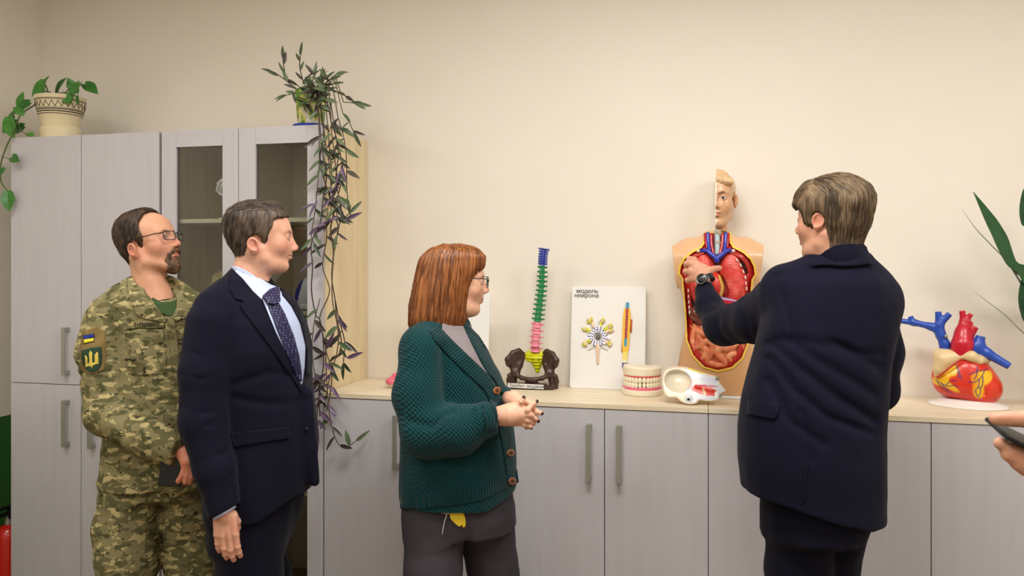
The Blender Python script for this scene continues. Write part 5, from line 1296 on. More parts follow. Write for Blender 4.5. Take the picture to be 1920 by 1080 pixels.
def hand_fn(chains, M, palm=True, s=1.0, side=1):
    """M: 4x4 local->figure frame"""
    Mi = np.array(M.inverted(), np.float32)
    C_ = [[tuple(q) for q in c] for c in chains]
    rad_ = [(.0105, .0112, .0106, .0100, .0090), (.0105, .0115, .0108, .0102, .0092), (.0105, .0112, .0105, .0098, .0088), (.0100, .0102, .0096, .0088, .0080), (.0140, .0130, .0112, .0095)]
    def f(P):
        q = (P@Mi[:3, :3].T+Mi[:3, 3])/s
        d = smin(rbox(q, (0, .052, -.002), (.041, .040, .0130), .012), rc(q, (0, -.05, 0), (0, .02, 0), .026, .022), .02)
        d = smax(d, np.abs(q[:, 0])*.9+np.abs(q[:, 2])*.3-.0430, .01)
        d = smin(d, ell(q, (side*.020, .035, -.009), (.017, .028, .014)), .012)
        for c, r in zip(C_, rad_):
            e = chain(q, c, list(r[:len(c)]), .002); k = .006
            for i in range(1, len(c)-1): e = smin(e, sph(q, c[i], r[i]*1.05), .003)
            d = smin(d, e, k)
        return d*s
    return f
def hframe(o, y, z):      # origin, finger direction, back-of-hand direction
    y = Vector(y).normalized(); z = Vector(z); z = (z-y*z.dot(y)).normalized(); x = y.cross(z); M = Matrix((x, y, z)).transposed().to_4x4(); M.translation = Vector(o); return M
def handcol(o, knuck=()):
    def f(P):
        c = np.tile(V3(o['skin']), (len(P), 1)); c = mix(c, V3(o.get('flush', (205, 130, 112))), .35*smooth01(noise(P, 70), -.2, .7)); c *= (1+.05*noise(P, 160))[:, None]
        for q, r, col in knuck: c = mix(c, V3(col), smooth01(-(np.linalg.norm(P-A3(*q), axis=1)-r), -.0015, .001))
        return c
    return f
def collar_ring(fig, name, m, T, rx, ry, z0f, z0b, z1f, z1b, gap, th=.004, flare=.012, parent=None, pts_len=0.0, n=48, roll=0.0, dz=0.0):
    """standing, folded-over collar round the neck; T maps the neck frame (front = +y) to the figure frame"""
    V = []; prof = [(0, 0), (.45, .0), (1, 0), (1.03, 1), (.9, 1.4), (.25, 1.9), (.0, 2.2)]
    m_ = len(prof)
    for i in range(n+1):
        a = math.radians(gap/2+(360-gap)*i/n); fr = (1+math.cos(a))/2; z0 = z0b+(z0f-z0b)*fr; z1 = z1b+(z1f-z1b)*fr; ext = pts_len*max(0, 1-abs(a-math.radians(gap/2))/.7 if a < math.pi else 1-abs(a-math.radians(360-gap/2))/.7)
        for t, k in prof:
            zz_ = z0+(z1-z0)*t-(ext if k >= 1.4 else 0)*(1 if k > 1.5 else .4); r = th*(0 if k == 0 else k); fl = flare*(1-t)*(.3 if k == 0 else 1)
            V.append((math.sin(a)*(rx+r+fl), math.cos(a)*(ry+r+fl), zz_))
    F = []
    for i in range(n):
        for j in range(m_-1): F.append((i*m_+j, i*m_+j+1, (i+1)*m_+j+1, (i+1)*m_+j))
    me = mesh(name, T(np.array(V)), F); o = link(name, me, m, parent or fig.root, True)
    md = o.modifiers.new('s', 'SOLIDIFY'); md.thickness = .0018; md.offset = 0; return o
def shoes(fig, pts, yaw, m, name='shoe'):
    for x, y in pts:
        R = rotm(0, 0, yaw); c = A3(x, y, 0)
        f = lambda P: np.maximum(smin(ell((P-c)@R, (0, .075, .035), (.045, .125, .040)), ell((P-c)@R, (0, -.02, .06), (.040, .06, .062)), .03), -P[:, 2]+.001)
        sdf_obj(name, f, (x-.24, y-.24, -.002), (x+.24, y+.24, .13), .008, m, fig.root)
def glasses(fig, hT, m, mlens, shape, half, hgt, y=.108, z=.0, r=.0014, tilt=0, temple_z=.006, w=1.0, rim_low=True):
    g_ = MB(); 
    def tr(L_): return [Vector(q) for q in hT(np.array(L_))]
    for s in (-1, 1):
        L_ = []; n_ = 28
        for k in range(n_+1):
            a = 2*math.pi*k/n_; e = shape; cx = abs(math.cos(a))**(2/e)*math.copysign(1, math.cos(a)); cz = abs(math.sin(a))**(2/e)*math.copysign(1, math.sin(a))
            L_.append((s*(.034+.0*cx)+cx*half, y-.0035*(1+s*cx)-.22*abs(s*(.034)+cx*half-0)**2*8, z+cz*hgt))
        g_.tube(tr(L_), r, 6)
        lens = MB(); P_ = tr(L_[:-1]); c = sum(P_, Vector())/len(P_); lens.add([c]+P_, [(0, k+1, (k+1) % len(P_)+1) for k in range(len(P_))]); 
        lo_ = lens.build('lens', mlens, fig.root); lo_['_l'] = 1
        o = (s*(.034+half), y-.013, z+temple_z); g_.tube(tr([(s*(.034+half*.97), y-.012, z+temple_z), (s*.077*w, y-.030, z+temple_z+.001), (s*.083*w, .02, z+temple_z+.001), (s*.083*w, -.012, z+temple_z-.001), (s*.080*w, -.030, z-.022)]), r*1.15, 6)
    g_.tube(tr([(-.034+half, y-.003, z+.004), (-.005, y+.004, z+.007), (.005, y+.004, z+.007), (.034-half, y-.003, z+.004)]), r, 6)
    fr = g_.build('glasses', m, fig.root, True)
    for o in list(bpy.data.objects):
        if o.get('_l'): del o['_l']; o.parent = fr
    return fr
M_lens = bpy.data.materials.new('spectacle_lens'); M_lens.use_nodes = True; _n = M_lens.node_tree; _n.nodes.remove(_n.nodes['Principled BSDF'])
_t = _n.nodes.new('ShaderNodeBsdfTransparent'); _t.inputs[0].default_value = (.96, .97, .97, 1); _g = _n.nodes.new('ShaderNodeBsdfGlossy'); _g.inputs['Roughness'].default_value = .05; _mx = _n.nodes.new('ShaderNodeMixShader'); _mx.inputs[0].default_value = .07
_n.links.new(_t.outputs[0], _mx.inputs[1]); _n.links.new(_g.outputs[0], _mx.inputs[2]); _n.links.new(_mx.outputs[0], _n.nodes['Material Output'].inputs[0])
def suit_mat(name, c, weave=900): return mat(name, rgb(*c), .85, .12, sheen=.04, bump=(weave, .25, .0004), var=(5, .12))
# ---------------------------------------------------------------- man in the navy suit, in profile
def suitman():
    fg = Fig(470, 2.60); p = fg.p
    sk = dict(skin=(216, 164, 138), flush=(208, 124, 106), lip=(190, 118, 104), brow=(140, 105, 82), brow_a=.85, nose=1.05, nose_tip=-.006, ear=(-.017, -.020), jowl=1.0, jaw=1.05, cheek=1.08, chin=.85, eye_open=.8, iris=(100, 115, 120))
    hT = headT(fg, 493, 446, 0, -74, 1, 0, (1.0, .98, .925))
    M_s = suit_mat('navy_suit', (17, 17, 33)); M_t = suit_mat('navy_trousers', (14, 14, 27))
    R = [fg.row(535, 415, 508, .085), fg.row(560, 388, 548, .16), fg.row(600, 376, 566, .20), fg.row(650, 374, 578, .215), fg.row(700, 376, 579, .21), fg.row(760, 384, 584, .20), fg.row(830, 388, 592, .20), fg.row(900, 390, 588, .205), fg.row(1000, 396, 560, .20)]
    arm = [p(398, 608, -.17), p(384, 700, -.20), p(382, 790, -.215), p(402, 880, -.235), p(419, 956, -.245)]; ar = [.078, .074, .070, .058, .047]
    arm2 = [p(440, 600, .18), p(470, 780, .22), p(520, 930, .20)]
    q0 = p(425, 953, -.2)
    def tors(P):
        d = stack(P, R, 2.35)
        d = smin(d, chain(P, [p(458, 531, 0), p(405, 583, -.15)], [.058, .070], .02), .04)
        d = smin(d, chain(P, [p(470, 540, 0), p(440, 590, .15)], [.06, .070], .02), .05)
        # front flap swinging forward at the hem
        d = smin(d, chain(P, [p(572, 740, -.06), p(584, 840, -.07), p(591, 903, -.07)], [.022, .018, .014], .01), .03)
        hemz = np.interp(P[:, 0], [p(390, 0)[0], p(455, 0)[0], p(520, 0)[0], p(570, 0)[0], p(600, 0)[0]], [p(0, 955)[2], p(0, 955)[2], p(0, 944)[2], p(0, 912)[2], p(0, 912)[2]])
        return smax(d, hemz-P[:, 2], .004)
    cutn = A3(*(np.array(arm[-1])-np.array(arm[-2]))); cutn /= np.linalg.norm(cutn); cutn = cutn+A3(.30, 0, 0); cutn /= np.linalg.norm(cutn)
    def armf(P): return smax(chain(P, arm, ar, .02), (P-A3(*arm[-1]))@cutn-.004, .003)
    def armb(P): return smax(chain(P, arm2, [.075, .066, .05], .02), P[:, 2]*-1+arm2[-1][2], .003)
    def jk(P): return smin(smin(tors(P), armf(P), .010), armb(P), .012)
    def legs(P):
        a = chain(P, [p(470, 930, -.085), p(468, 1080, -.10), (p(474, 0)[0], -.10, .50), (p(465, 0)[0], -.09, .08)], [.108, .096, .078, .075], .03)
        b = chain(P, [p(490, 930, .085), p(480, 1080, .10), (p(482, 0)[0], .10, .50), (p(500, 0)[0], .10, .08)], [.102, .086, .076, .073], .03)
        hpz = stack(P, [fg.row(1010, 398, 545, .17), fg.row(960, 394, 562, .165), fg.row(880, 396, 572, .18)], 2.3)
        return smax(smin(smin(a, b, .02), hpz, .04), .06-P[:, 2], .004)
    inner = lambda P: smin(np.minimum(jk(P), legs(P))+.020, chain(P, [p(470, 520, 0), p(465, 560, 0)], [.05, .05]), .01)
    # right hand hanging, back of the hand to the room
    hd = hframe(p(421, 956, -.245), (.06, 0, -1), (0.05, -1, -.05))
    ch = hand_pts(-1, (6, 16, 14), 1.5, thumb=((.022, .02, -.012), (.030, .050, -.026), (.026, .075, -.038), (.020, .095, -.046)))
    hf = hand_fn(ch, hd, s=.88, side=-1)
    c0 = p(425, 1000, -.24)
    body(fg, 'man in profile in a navy suit, pale shirt and dotted tie, standing before the soldier', neckhead(sk, .056, .13, -.038), hT, sk, inner, (-.36, -.33, .0), (.36, .36, 1.6),
         [(hf, (c0[0]-.09, c0[1]-.08, c0[2]-.13), (c0[0]+.09, c0[1]+.08, c0[2]+.16), handcol(sk))])
    eyeballs(hT, dict(sk, gaze=(.1, 1, 0)), fg.root)
    cr = [(fg.ps([(428, 600, -.20), (432, 680, -.19), (428, 800, -.18)]), .010, .006)]
    for (a, b, c) in (((345, 655), (380, 668), (415, 655)), ((342, 700), (378, 712), (418, 700)), ((345, 760), (375, 775), (420, 770)), ((350, 800), (385, 800), (425, 785)), ((352, 850), (395, 862), (430, 845)), ((358, 900), (400, 905), (435, 890)), ((370, 930), (400, 935), (438, 915))):
        cr.append((fg.ps([(*a, -.26), (*b, -.275), (*c, -.26)]), .009, .0045))
    for L_ in (((440, 745), (500, 760), (560, 765)), ((440, 720), (500, 700), (545, 712)), ((560, 740), (545, 800), (545, 860))): cr.append((fg.ps([(*q, -.2) for q in L_]), .014, .005, -.08))
    jo = cloth('jacket', fg, jk, (-.34, -.34, .70), (.34, .36, 1.58), .0062, M_s, .0022, 3, (1, 1, .5), crs=cr)
    lo_ = cloth('trousers', fg, legs, (-.26, -.26, .03), (.26, .30, 1.0), .009, M_t, .003, 5, (1, 1, .3))
    shoes(fg, ((p(475, 0)[0], -.09), (p(505, 0)[0], .11)), -80, mat('black_leather', rgb(16, 15, 16), .25, coat=.4))
    bv = fg.bvh([jo])
    M_sh = mat('shirt_pale_blue', rgb(186, 198, 230), .7, bump=(700, .2, .0004)); M_tie = mat('tie_navy', rgb(34, 32, 72), .5)
    nt = M_tie.node_tree; vo = nt.nodes.new('ShaderNodeTexVoronoi'); vo.inputs['Scale'].default_value = 130; vo.inputs['Randomness'].default_value = .25; tc = nt.nodes.new('ShaderNodeTexCoord'); lt = nt.nodes.new('ShaderNodeMath'); lt.operation = 'LESS_THAN'; lt.inputs[1].default_value = .22
    mx = nt.nodes.new('ShaderNodeMix'); mx.data_type = 'RGBA'; mx.inputs[6].default_value = (*rgb(30, 28, 64), 1); mx.inputs[7].default_value = (*rgb(150, 150, 200), 1); nt.links.new(tc.outputs['Object'], vo.inputs['Vector']); nt.links.new(vo.outputs['Distance'], lt.inputs[0]); nt.links.new(lt.outputs[0], mx.inputs[0]); nt.links.new(mx.outputs[2], nt.nodes['Principled BSDF'].inputs['Base Color'])
    drape(fg, 'shirt_front', [(486, 548), (505, 540), (523, 545), (545, 575), (560, 605), (571, 650), (569, 690), (565, 722), (556, 716), (540, 680), (515, 620)], bv, M_sh, .003, .002)
    drape(fg, 'tie', [(499, 562), (512, 558), (521, 570), (532, 590), (548, 630), (558, 668), (563, 700), (563, 716), (556, 712), (544, 684), (528, 645), (513, 605), (503, 580)], bv, M_tie, .006, .004)
    drape(fg, 'tie_knot', [(491, 560), (504, 548), (517, 543), (521, 552), (522, 568), (512, 574), (500, 572)], bv, M_tie, .008, .010, 2.5)
    # lapels
    bvu = fg.bvh([jo, fg.root]); drape(fg, 'shirt_collar', [(437, 500), (445, 500), (462, 507), (484, 522), (506, 535), (522, 542), (521, 549), (508, 553), (500, 558), (490, 563), (474, 548), (456, 526), (442, 512)], bvu, M_sh, .003, .004, 2.5)
    drape(fg, 'lapel', [(435, 504), (442, 510), (456, 525), (474, 546), (490, 563), (494, 584), (515, 622), (540, 672), (563, 722), (566, 737), (558, 726), (543, 703), (510, 656), (478, 612), (449, 574), (457, 566), (441, 562), (430, 545)], bv, M_s, .0035, .0028)
    drape(fg, 'lapel', [(524, 540), (545, 555), (562, 580), (573, 620), (578, 660), (579, 700), (571, 705), (573, 660), (562, 610), (544, 575), (528, 556)], bv, M_s, .0035, .0028)
    drape(fg, 'pocket_flap', [(431, 812), (540, 800), (541, 822), (436, 838)], bv, M_s, .003, .003)
    drape(fg, 'jacket_button', smoothpoly([(575, 801), (578, 804), (575, 807), (572, 804)], 3), bv, M_blk, .004, .004, 1.5)
    def cuff(P): return smax(smax(chain(P, [arm[-2], arm[-1], tuple(np.array(arm[-1])+np.array((.01, 0, -.03)))], [.040, .036, .034], 0), (P-A3(*arm[-1]))@cutn-.013, .002), -((P-A3(*arm[-1]))@cutn)-.03, .002)
    sdf_obj('shirt_cuff', cuff, (arm[-1][0]-.08, arm[-1][1]-.08, arm[-1][2]-.06), (arm[-1][0]+.08, arm[-1][1]+.08, arm[-1][2]+.08), .004, M_sh, fg.root)
    # collars
    PO = [(.135, .078), (.100, .076), (.066, .070), (.034, .060), (.032, .040), (.020, .014), (.010, -.026), (.000, -.028), (-.006, -.002), (-.026, .008), (-.044, -.006), (-.050, -.048), (-.056, -.085), (-.066, -.112), (-.16, -.12), (-.22, .2), (.14, .2)]
    th = lambda P: np.clip(.006+.012*smooth01(P[:, 2], .02, .11)-.004*smooth01(-P[:, 2], .02, .09), .001, .02)*(1-.6*smooth01(P[:, 1], .04, .09))
    sku = lambda P: smin(ell(P, (0, -.022, .036), (.074, .096, .080)), smin(ell(P, (0, .026, .030), (.066, .063, .066)), rc(P, (0, -.035, -.02), (0, -.03, -.075), .059, .050), .02), .03)
    M_h = hair_mat('hair_short_brown', (84, 64, 50), (40, 30, 25))
    flow = lambda q: (q.x*.3, -.35+1.2*max(0, q.z-.05)*6, -1.0 if q.z < .09 else -.1) if q.z < .09 else (.25, 1.0, .05)
    hair(fg, hT, sku, PO, th, (98, 82, 68), (42, 32, 26), M_h, flow, 1800, .030, seed=2, lift=.003)
suitman()
# ---------------------------------------------------------------- soldier
def camo_mat(name):
    m = bpy.data.materials.new(name); m.use_nodes = True; nt = m.node_tree; b = nt.nodes['Principled BSDF']; b.inputs['Roughness'].default_value = .85; b.inputs['Specular IOR Level'].default_value = .2
    tc = nt.nodes.new('ShaderNodeTexCoord'); N = nt.nodes; Lk = nt.links
    def snapn(size, scale, seed, aniso):
        sn = N.new('ShaderNodeVectorMath'); sn.operation = 'SNAP'; sn.inputs[1].default_value = (size,)*3; Lk.new(tc.outputs['Object'], sn.inputs[0])
        mp = N.new('ShaderNodeMapping'); mp.inputs['Location'].default_value = (seed, seed*1.7, seed*.3); mp.inputs['Scale'].default_value = aniso; Lk.new(sn.outputs[0], mp.inputs[0])
        nz = N.new('ShaderNodeTexNoise'); nz.inputs['Scale'].default_value = scale; nz.inputs['Detail'].default_value = 2.5; nz.inputs['Roughness'].default_value = .55; Lk.new(mp.outputs[0], nz.inputs['Vector']); return nz.outputs[0]
    def thr(v, t):
        g_ = N.new('ShaderNodeMath'); g_.operation = 'GREATER_THAN'; g_.inputs[1].default_value = t; Lk.new(v, g_.inputs[0]); return g_.outputs[0]
    cur = None
    def layer(fac, col, base):
        mx = N.new('ShaderNodeMix'); mx.data_type = 'RGBA'; Lk.new(fac, mx.inputs[0])
        if isinstance(base, tuple): mx.inputs[6].default_value = (*base, 1)
        else: Lk.new(base, mx.inputs[6])
        mx.inputs[7].default_value = (*col, 1); return mx.outputs[2]
    c = layer(thr(snapn(.0032, 15, 1.3, (1, 1, 1.9)), .52), rgb(100, 96, 64), rgb(132, 124, 88))
    c = layer(thr(snapn(.0032, 22, 8.1, (1, 1, 2.1)), .58), rgb(180, 166, 118), c)
    c = layer(thr(snapn(.0032, 24, 4.7, (1, 1, 1.8)), .60), rgb(82, 82, 52), c)
    c = layer(thr(snapn(.0032, 36, 15.2, (1, 1, 1.5)), .675), rgb(46, 44, 32), c)
    Lk.new(c, b.inputs['Base Color'])
    nz = N.new('ShaderNodeTexNoise'); nz.inputs['Scale'].default_value = 16; nz.inputs['Detail'].default_value = 4; nz.inputs['Distortion'].default_value = 1.2; Lk.new(tc.outputs['Object'], nz.inputs['Vector'])
    bp = N.new('ShaderNodeBump'); bp.inputs['Strength'].default_value = .55; bp.inputs['Distance'].default_value = .008; Lk.new(nz.outputs[0], bp.inputs['Height']); Lk.new(bp.outputs[0], b.inputs['Normal']); return m
def soldier():
    fg = Fig(285, 2.92); p = fg.p
    sk = dict(skin=(212, 158, 128), flush=(206, 118, 100), lip=(170, 96, 84), brow=(96, 62, 44), brow_a=.8, nose=1.15, jaw=.98, eye_open=.8, iris=(96, 104, 96), chin=1.0, ear=(-.008, -.018))
    hT = headT(fg, 281, 455, 0, -99, 14, 0, (1.02, 1.02, 1.0))
    M_c = camo_mat('camouflage_cloth')
    R = [fg.row(545, 232, 330, .085), fg.row(562, 205, 358, .13, .01), fg.row(590, 196, 384, .145, .02), fg.row(640, 202, 392, .15, .02), fg.row(700, 205, 394, .15, .02), fg.row(780, 205, 392, .15, .02), fg.row(850, 199, 392, .15, .02), fg.row(900, 191, 398, .162, .02), fg.row(960, 190, 398, .165, .02)]
    arm = [p(204, 598, -.05), p(190, 660, -.07), p(203, 775, -.09), p(275, 820, -.17), p(338, 846, -.215)]; ar = [.080, .076, .074, .062, .048]
    arm2 = [p(375, 610, .08), p(405, 760, .06), p(372, 850, -.12)]
    def tors(P):
        d = stack(P, R, 2.5); d = smin(d, chain(P, [p(258, 545, .0), p(212, 582, -.03)], [.060, .070], .02), .05); d = smin(d, chain(P, [p(310, 545, .0), p(368, 588, .05)], [.06, .070], .02), .05)
        d = smax(d, -ell(P, p(303, 540, -.07), (.060, .085, .050)), .012)
        return smax(d, p(0, 906)[2]-P[:, 2]+.004*np.sin(P[:, 0]*24), .004)
    cn = A3(*(np.array(arm[-1])-np.array(arm[-2]))); cn /= np.linalg.norm(cn)
    def sl(P): return smax(chain(P, arm, ar, .03)+.003*np.sin(60*((P-A3(*arm[2]))@cn)+6*noise(P, 9)), (P-A3(*arm[-1]))@cn, .003)
    def jk(P): return smin(smin(tors(P), sl(P), .010), chain(P, arm2, [.072, .062, .045], .02), .012)
    def legs(P):
        a = chain(P, [p(245, 930, -.02), p(243, 1060, -.04), (p(244, 0)[0], -.05, .50), (p(255, 0)[0], -.04, .10)], [.100, .094, .085, .075], .03)
        a = smin(a, ell(P, p(208, 985, -.02), (.052, .085, .09)), .035)
        b = chain(P, [p(352, 930, .05), p(360, 1060, .05), (p(362, 0)[0], .05, .50), (p(365, 0)[0], .05, .10)], [.098, .090, .082, .075], .03)
        return smax(smin(smin(a, b, .006), stack(P, [fg.row(880, 204, 390, .135, .02), fg.row(925, 200, 394, .14, .02)], 2.4), .03), .08-P[:, 2], .004)
    inner = lambda P: smin(np.minimum(jk(P), legs(P))+.020, chain(P, [p(280, 530, 0), p(285, 570, 0)], [.05, .05]), .01)
    # right hand lowered over the phone
    wr = p(343, 850, -.235); tipd = (-.10, -.15, -1)
    fl = [[p(345, 862, -.235), p(347, 876, -.240), p(343, 890, -.244), p(335, 902, -.246)], [p(350, 862, -.235), p(353, 878, -.24), p(351, 892, -.244), p(348, 904, -.246)], [p(356, 864, -.23), p(360, 880, -.235), p(358, 895, -.24), p(356, 904, -.24)]]
    def hf(P):
        d = chain(P, [p(334, 844, -.20), p(345, 850, -.215), p(352, 866, -.232)], [.022, .024, .024], .01)
        for f_ in fl: d = smin(d, chain(P, f_, [.0125, .0120, .0110, .0095], .003), .005)
        return d
    c0 = wr
    body(fg, 'bearded man with glasses in camouflage uniform, behind the man in profile', neckhead(sk, .058, .19, -.030, .0, .074), hT, sk, inner, (-.36, -.30, .0), (.36, .36, 1.6),
         [(hf, (c0[0]-.09, c0[1]-.07, c0[2]-.14), (c0[0]+.08, c0[1]+.07, c0[2]+.08), handcol(dict(sk, skin=(200, 128, 100))))])
    eyeballs(hT, dict(sk, gaze=(.3, 1, .15)), fg.root)
    cr = [(fg.ps([(236, 590, -.13), (242, 660, -.12), (256, 720, -.12), (280, 770, -.12)]), .010, .007)]
    for (a, b, c) in (((165, 745), (200, 735), (245, 760)), ((172, 770), (210, 760), (262, 790)), ((185, 800), (225, 785), (280, 810)), ((165, 640), (190, 630), (230, 610)), ((160, 700), (190, 712), (230, 700)), ((250, 835), (262, 810), (275, 785)), ((290, 850), (296, 825), (300, 800)), ((230, 870), (280, 880), (335, 868)), ((215, 840), (260, 855), (300, 850))):
        cr.append((fg.ps([(*a, -.12), (*b, -.16), (*c, -.15)]), .010, .006))
    jo = cloth('jacket', fg, jk, (-.36, -.32, .70), (.36, .30, 1.58), .0066, M_c, .005, 13, (1, 1, .8), crs=cr)
    cloth('trousers', fg, legs, (-.30, -.24, .05), (.34, .26, 1.0), .009, M_c, .006, 15, (1, 1, .6), crs=[(fg.ps([(190, 930, -.12), (225, 965, -.14), (262, 975, -.14)]), .010, .008), (fg.ps([(262, 975, -.14), (262, 1060, -.14)]), .008, .006)])
    shoes(fg, ((p(255, 0)[0], -.06), (p(365, 0)[0], .05)), -60, mat('boot_tan', rgb(90, 72, 50), .7), 'boot')
    bv = fg.bvh([jo, fg.root])
    # collar, t-shirt, placket, tapes
    M_ts = mat('green_tshirt', rgb(58, 84, 44), .85)
    drape(fg, 't_shirt', [(284, 560), (300, 567), (318, 567), (332, 562), (331, 592), (316, 594), (298, 584)], bv, M_ts, .004, .003)
    Tc = headT(fg, 284, 542, .01, -105, -24); collar_ring(fg, 'jacket_collar', M_c, Tc, .066, .074, -.030, -.025, .004, .022, 110, .005, .012, pts_len=.0)
    drape(fg, 'collar_flap', [(240, 524), (247, 520), (257, 536), (270, 552), (286, 566), (302, 584), (313, 604), (298, 604), (272, 598), (256, 590), (246, 568), (240, 545)], bv, M_c, .006, .0025)
    drape(fg, 'collar_flap', [(322, 538), (332, 538), (345, 552), (358, 566), (364, 580), (350, 596), (330, 602), (322, 596), (330, 580), (331, 560)], bv, M_c, .006, .0025)
    drape(fg, 'placket', [(314, 596), (326, 590), (333, 640), (340, 700), (344, 760), (348, 830), (350, 903), (336, 903), (334, 830), (331, 760), (325, 700), (319, 640)], fg.bvh([jo]), M_c, .003, .003)
    drape(fg, 'pocket_flap', [(264, 600), (300, 595), (318, 593), (346, 590), (346, 594), (318, 598), (300, 600), (264, 604)], bv, M_c, .002, .003)
    tp_ = drape(fg, 'name_tape', [(238, 605), (262, 601), (300, 603), (308, 601), (308, 615), (280, 616), (262, 614), (239, 619)], bv, M_c, .003, .0025)
    M_thread = mat('dark_thread', rgb(40, 34, 24), .8)
    flat_text(fg, 'lettering', 'ТИЩЕВИЧ', 274, 611.5, 9.0, bv, M_thread, .0062, .03, parent=tp_, bold=.03)
    drape(fg, 'chest_pocket', [(236, 622), (262, 617), (306, 618), (312, 680), (312, 700), (262, 704), (240, 700)], bv, M_c, .0015, .0022)
    M_olv = mat('patch_olive', rgb(128, 106, 62), .9)
    drape(fg, 'sleeve_patch_field', [(155, 622), (182, 612), (197, 622), (199, 660), (196, 694), (170, 702), (153, 694), (150, 660)], bv, M_olv, .0015, .001)
    fo = drape(fg, 'flag_patch', [(156.5, 629), (177, 625), (177.5, 641), (157.5, 645.5)], bv, mat('patch_border', rgb(22, 26, 40), .8), .003, .0012, 2.5)
    drape(fg, 'blue_stripe', [(158, 630), (176, 626.2), (176.3, 633), (158, 636.8)], bv, mat('flag_blue', rgb(30, 46, 132), .7), .0047, .0006, 2.5, parent=fo)
    drape(fg, 'yellow_stripe', [(158, 637), (176.3, 633.2), (176.4, 640), (158.5, 643.8)], bv, mat('flag_yellow', rgb(222, 206, 40), .7), .0047, .0006, 2.5, parent=fo)
    so = drape(fg, 'shield_patch', [(153.5, 657), (172, 652), (190, 650), (191.5, 668), (190, 684), (184, 694), (172, 698.5), (163, 694), (156, 682), (153.5, 668)], bv, mat('patch_green', rgb(32, 62, 42), .8), .003, .0014, 2.5)
    X = lambda a, b: (145+a/9, 590+b/9)
    tri = [(130, 680), (150, 690), (178, 720), (182, 830), (212, 820), (216, 770), (205, 655), (232, 605), (262, 655), (258, 770), (262, 815), (300, 800), (298, 680), (340, 625), (350, 640), (360, 830), (300, 845), (275, 860), (252, 905), (232, 870), (148, 882)]
    drape(fg, 'trident', [X(*q) for q in tri], bv, mat('patch_gold', rgb(214, 190, 84), .7), .005, .0008, 2.2, parent=so)
    # phone
    ph = MB().box(-.037, .037, -.004, .004, -.07, .07, .004).build('phone', M_blk, None, loc=W(322, 872, 2.92-.225)); ph.rotation_euler = (math.radians(-6), math.radians(4), TH+.1); tag(ph, 'black phone held low in the hand of the man in camouflage', 'phone')
    glasses(fg, hT, mat('glasses_dark_brown', rgb(44, 28, 30), .3), M_lens, 4.4, .0255, .0160, y=.107, z=.0, r=.0017, temple_z=.010)
    PO = [(.070, .14), (.052, .118), (.030, .098), (.022, .080), (.014, .055), (.020, .034), (.022, .016), (.012, -.020), (.003, -.024), (-.002, .0), (-.018, .010), (-.038, -.004), (-.044, -.046), (-.054, -.085), (-.064, -.112), (-.16, -.12), (-.22, .2), (.05, .2)]
    th = lambda P: np.clip(.005+.010*smooth01(P[:, 2], .02, .11)-.003*smooth01(-P[:, 2], .02, .09), .001, .02)*(1-.7*smooth01(P[:, 1], .01, .07))
    sku = lambda P: smin(ell(P, (0, -.022, .036), (.074, .096, .080)), smin(ell(P, (0, .026, .030), (.066, .063, .066)), rc(P, (0, -.035, -.02), (0, -.03, -.075), .059, .050), .02), .03)
    M_h = hair_mat('hair_dark_brown', (60, 44, 32), (30, 22, 16))
    flow = lambda q: (q.x*.3, -.35+.3*max(0, q.z), -1.0) if q.z < .08 else (.3, -.2+0*q.y, -.2)
    hair(fg, hT, sku, PO, th, (84, 64, 46), (32, 24, 20), M_h, flow, 1500, .026, seed=5, lift=.002)
    # goatee and moustache
    M_b = hair_mat('beard_brown', (120, 84, 58), (60, 44, 34))
    def bshape(P):
        Q = P.copy(); Q[:, 0] = np.abs(Q[:, 0])
        b_ = smin(ell(Q, (0, .066, -.106), (.027, .026, .027)), ell(Q, (.020, .066, -.088), (.011, .016, .024)), .012)
        b_ = smin(b_, chain(Q, [(0, .093, -.0510), (.014, .089, -.0530), (.026, .078, -.0640), (.028, .068, -.085)], [.0068, .0068, .0062, .0066], .004), .006)
        b_ = smax(b_, -ell(Q, (0, .090, -.0660), (.021, .03, .0095)), .003)
        return b_+.0022*noise(P*A3(1, 1, .4), 200, 2)+.0015*noise(P, 90)
    hair(fg, hT, None, [(-.3, -.3), (.3, -.3), (.3, .3), (-.3, .3)], None, (134, 98, 70), (86, 64, 48), M_b, lambda q: (q.x*3, -.1 if q.z < -.09 else .05, -1), 700, .014, .0024, seed=31, name='beard', lo=(-.06, .02, -.15), hi=(.06, .12, -.03), prefn=bshape, wave=.0, width=.0007, lift=.002)
soldier()
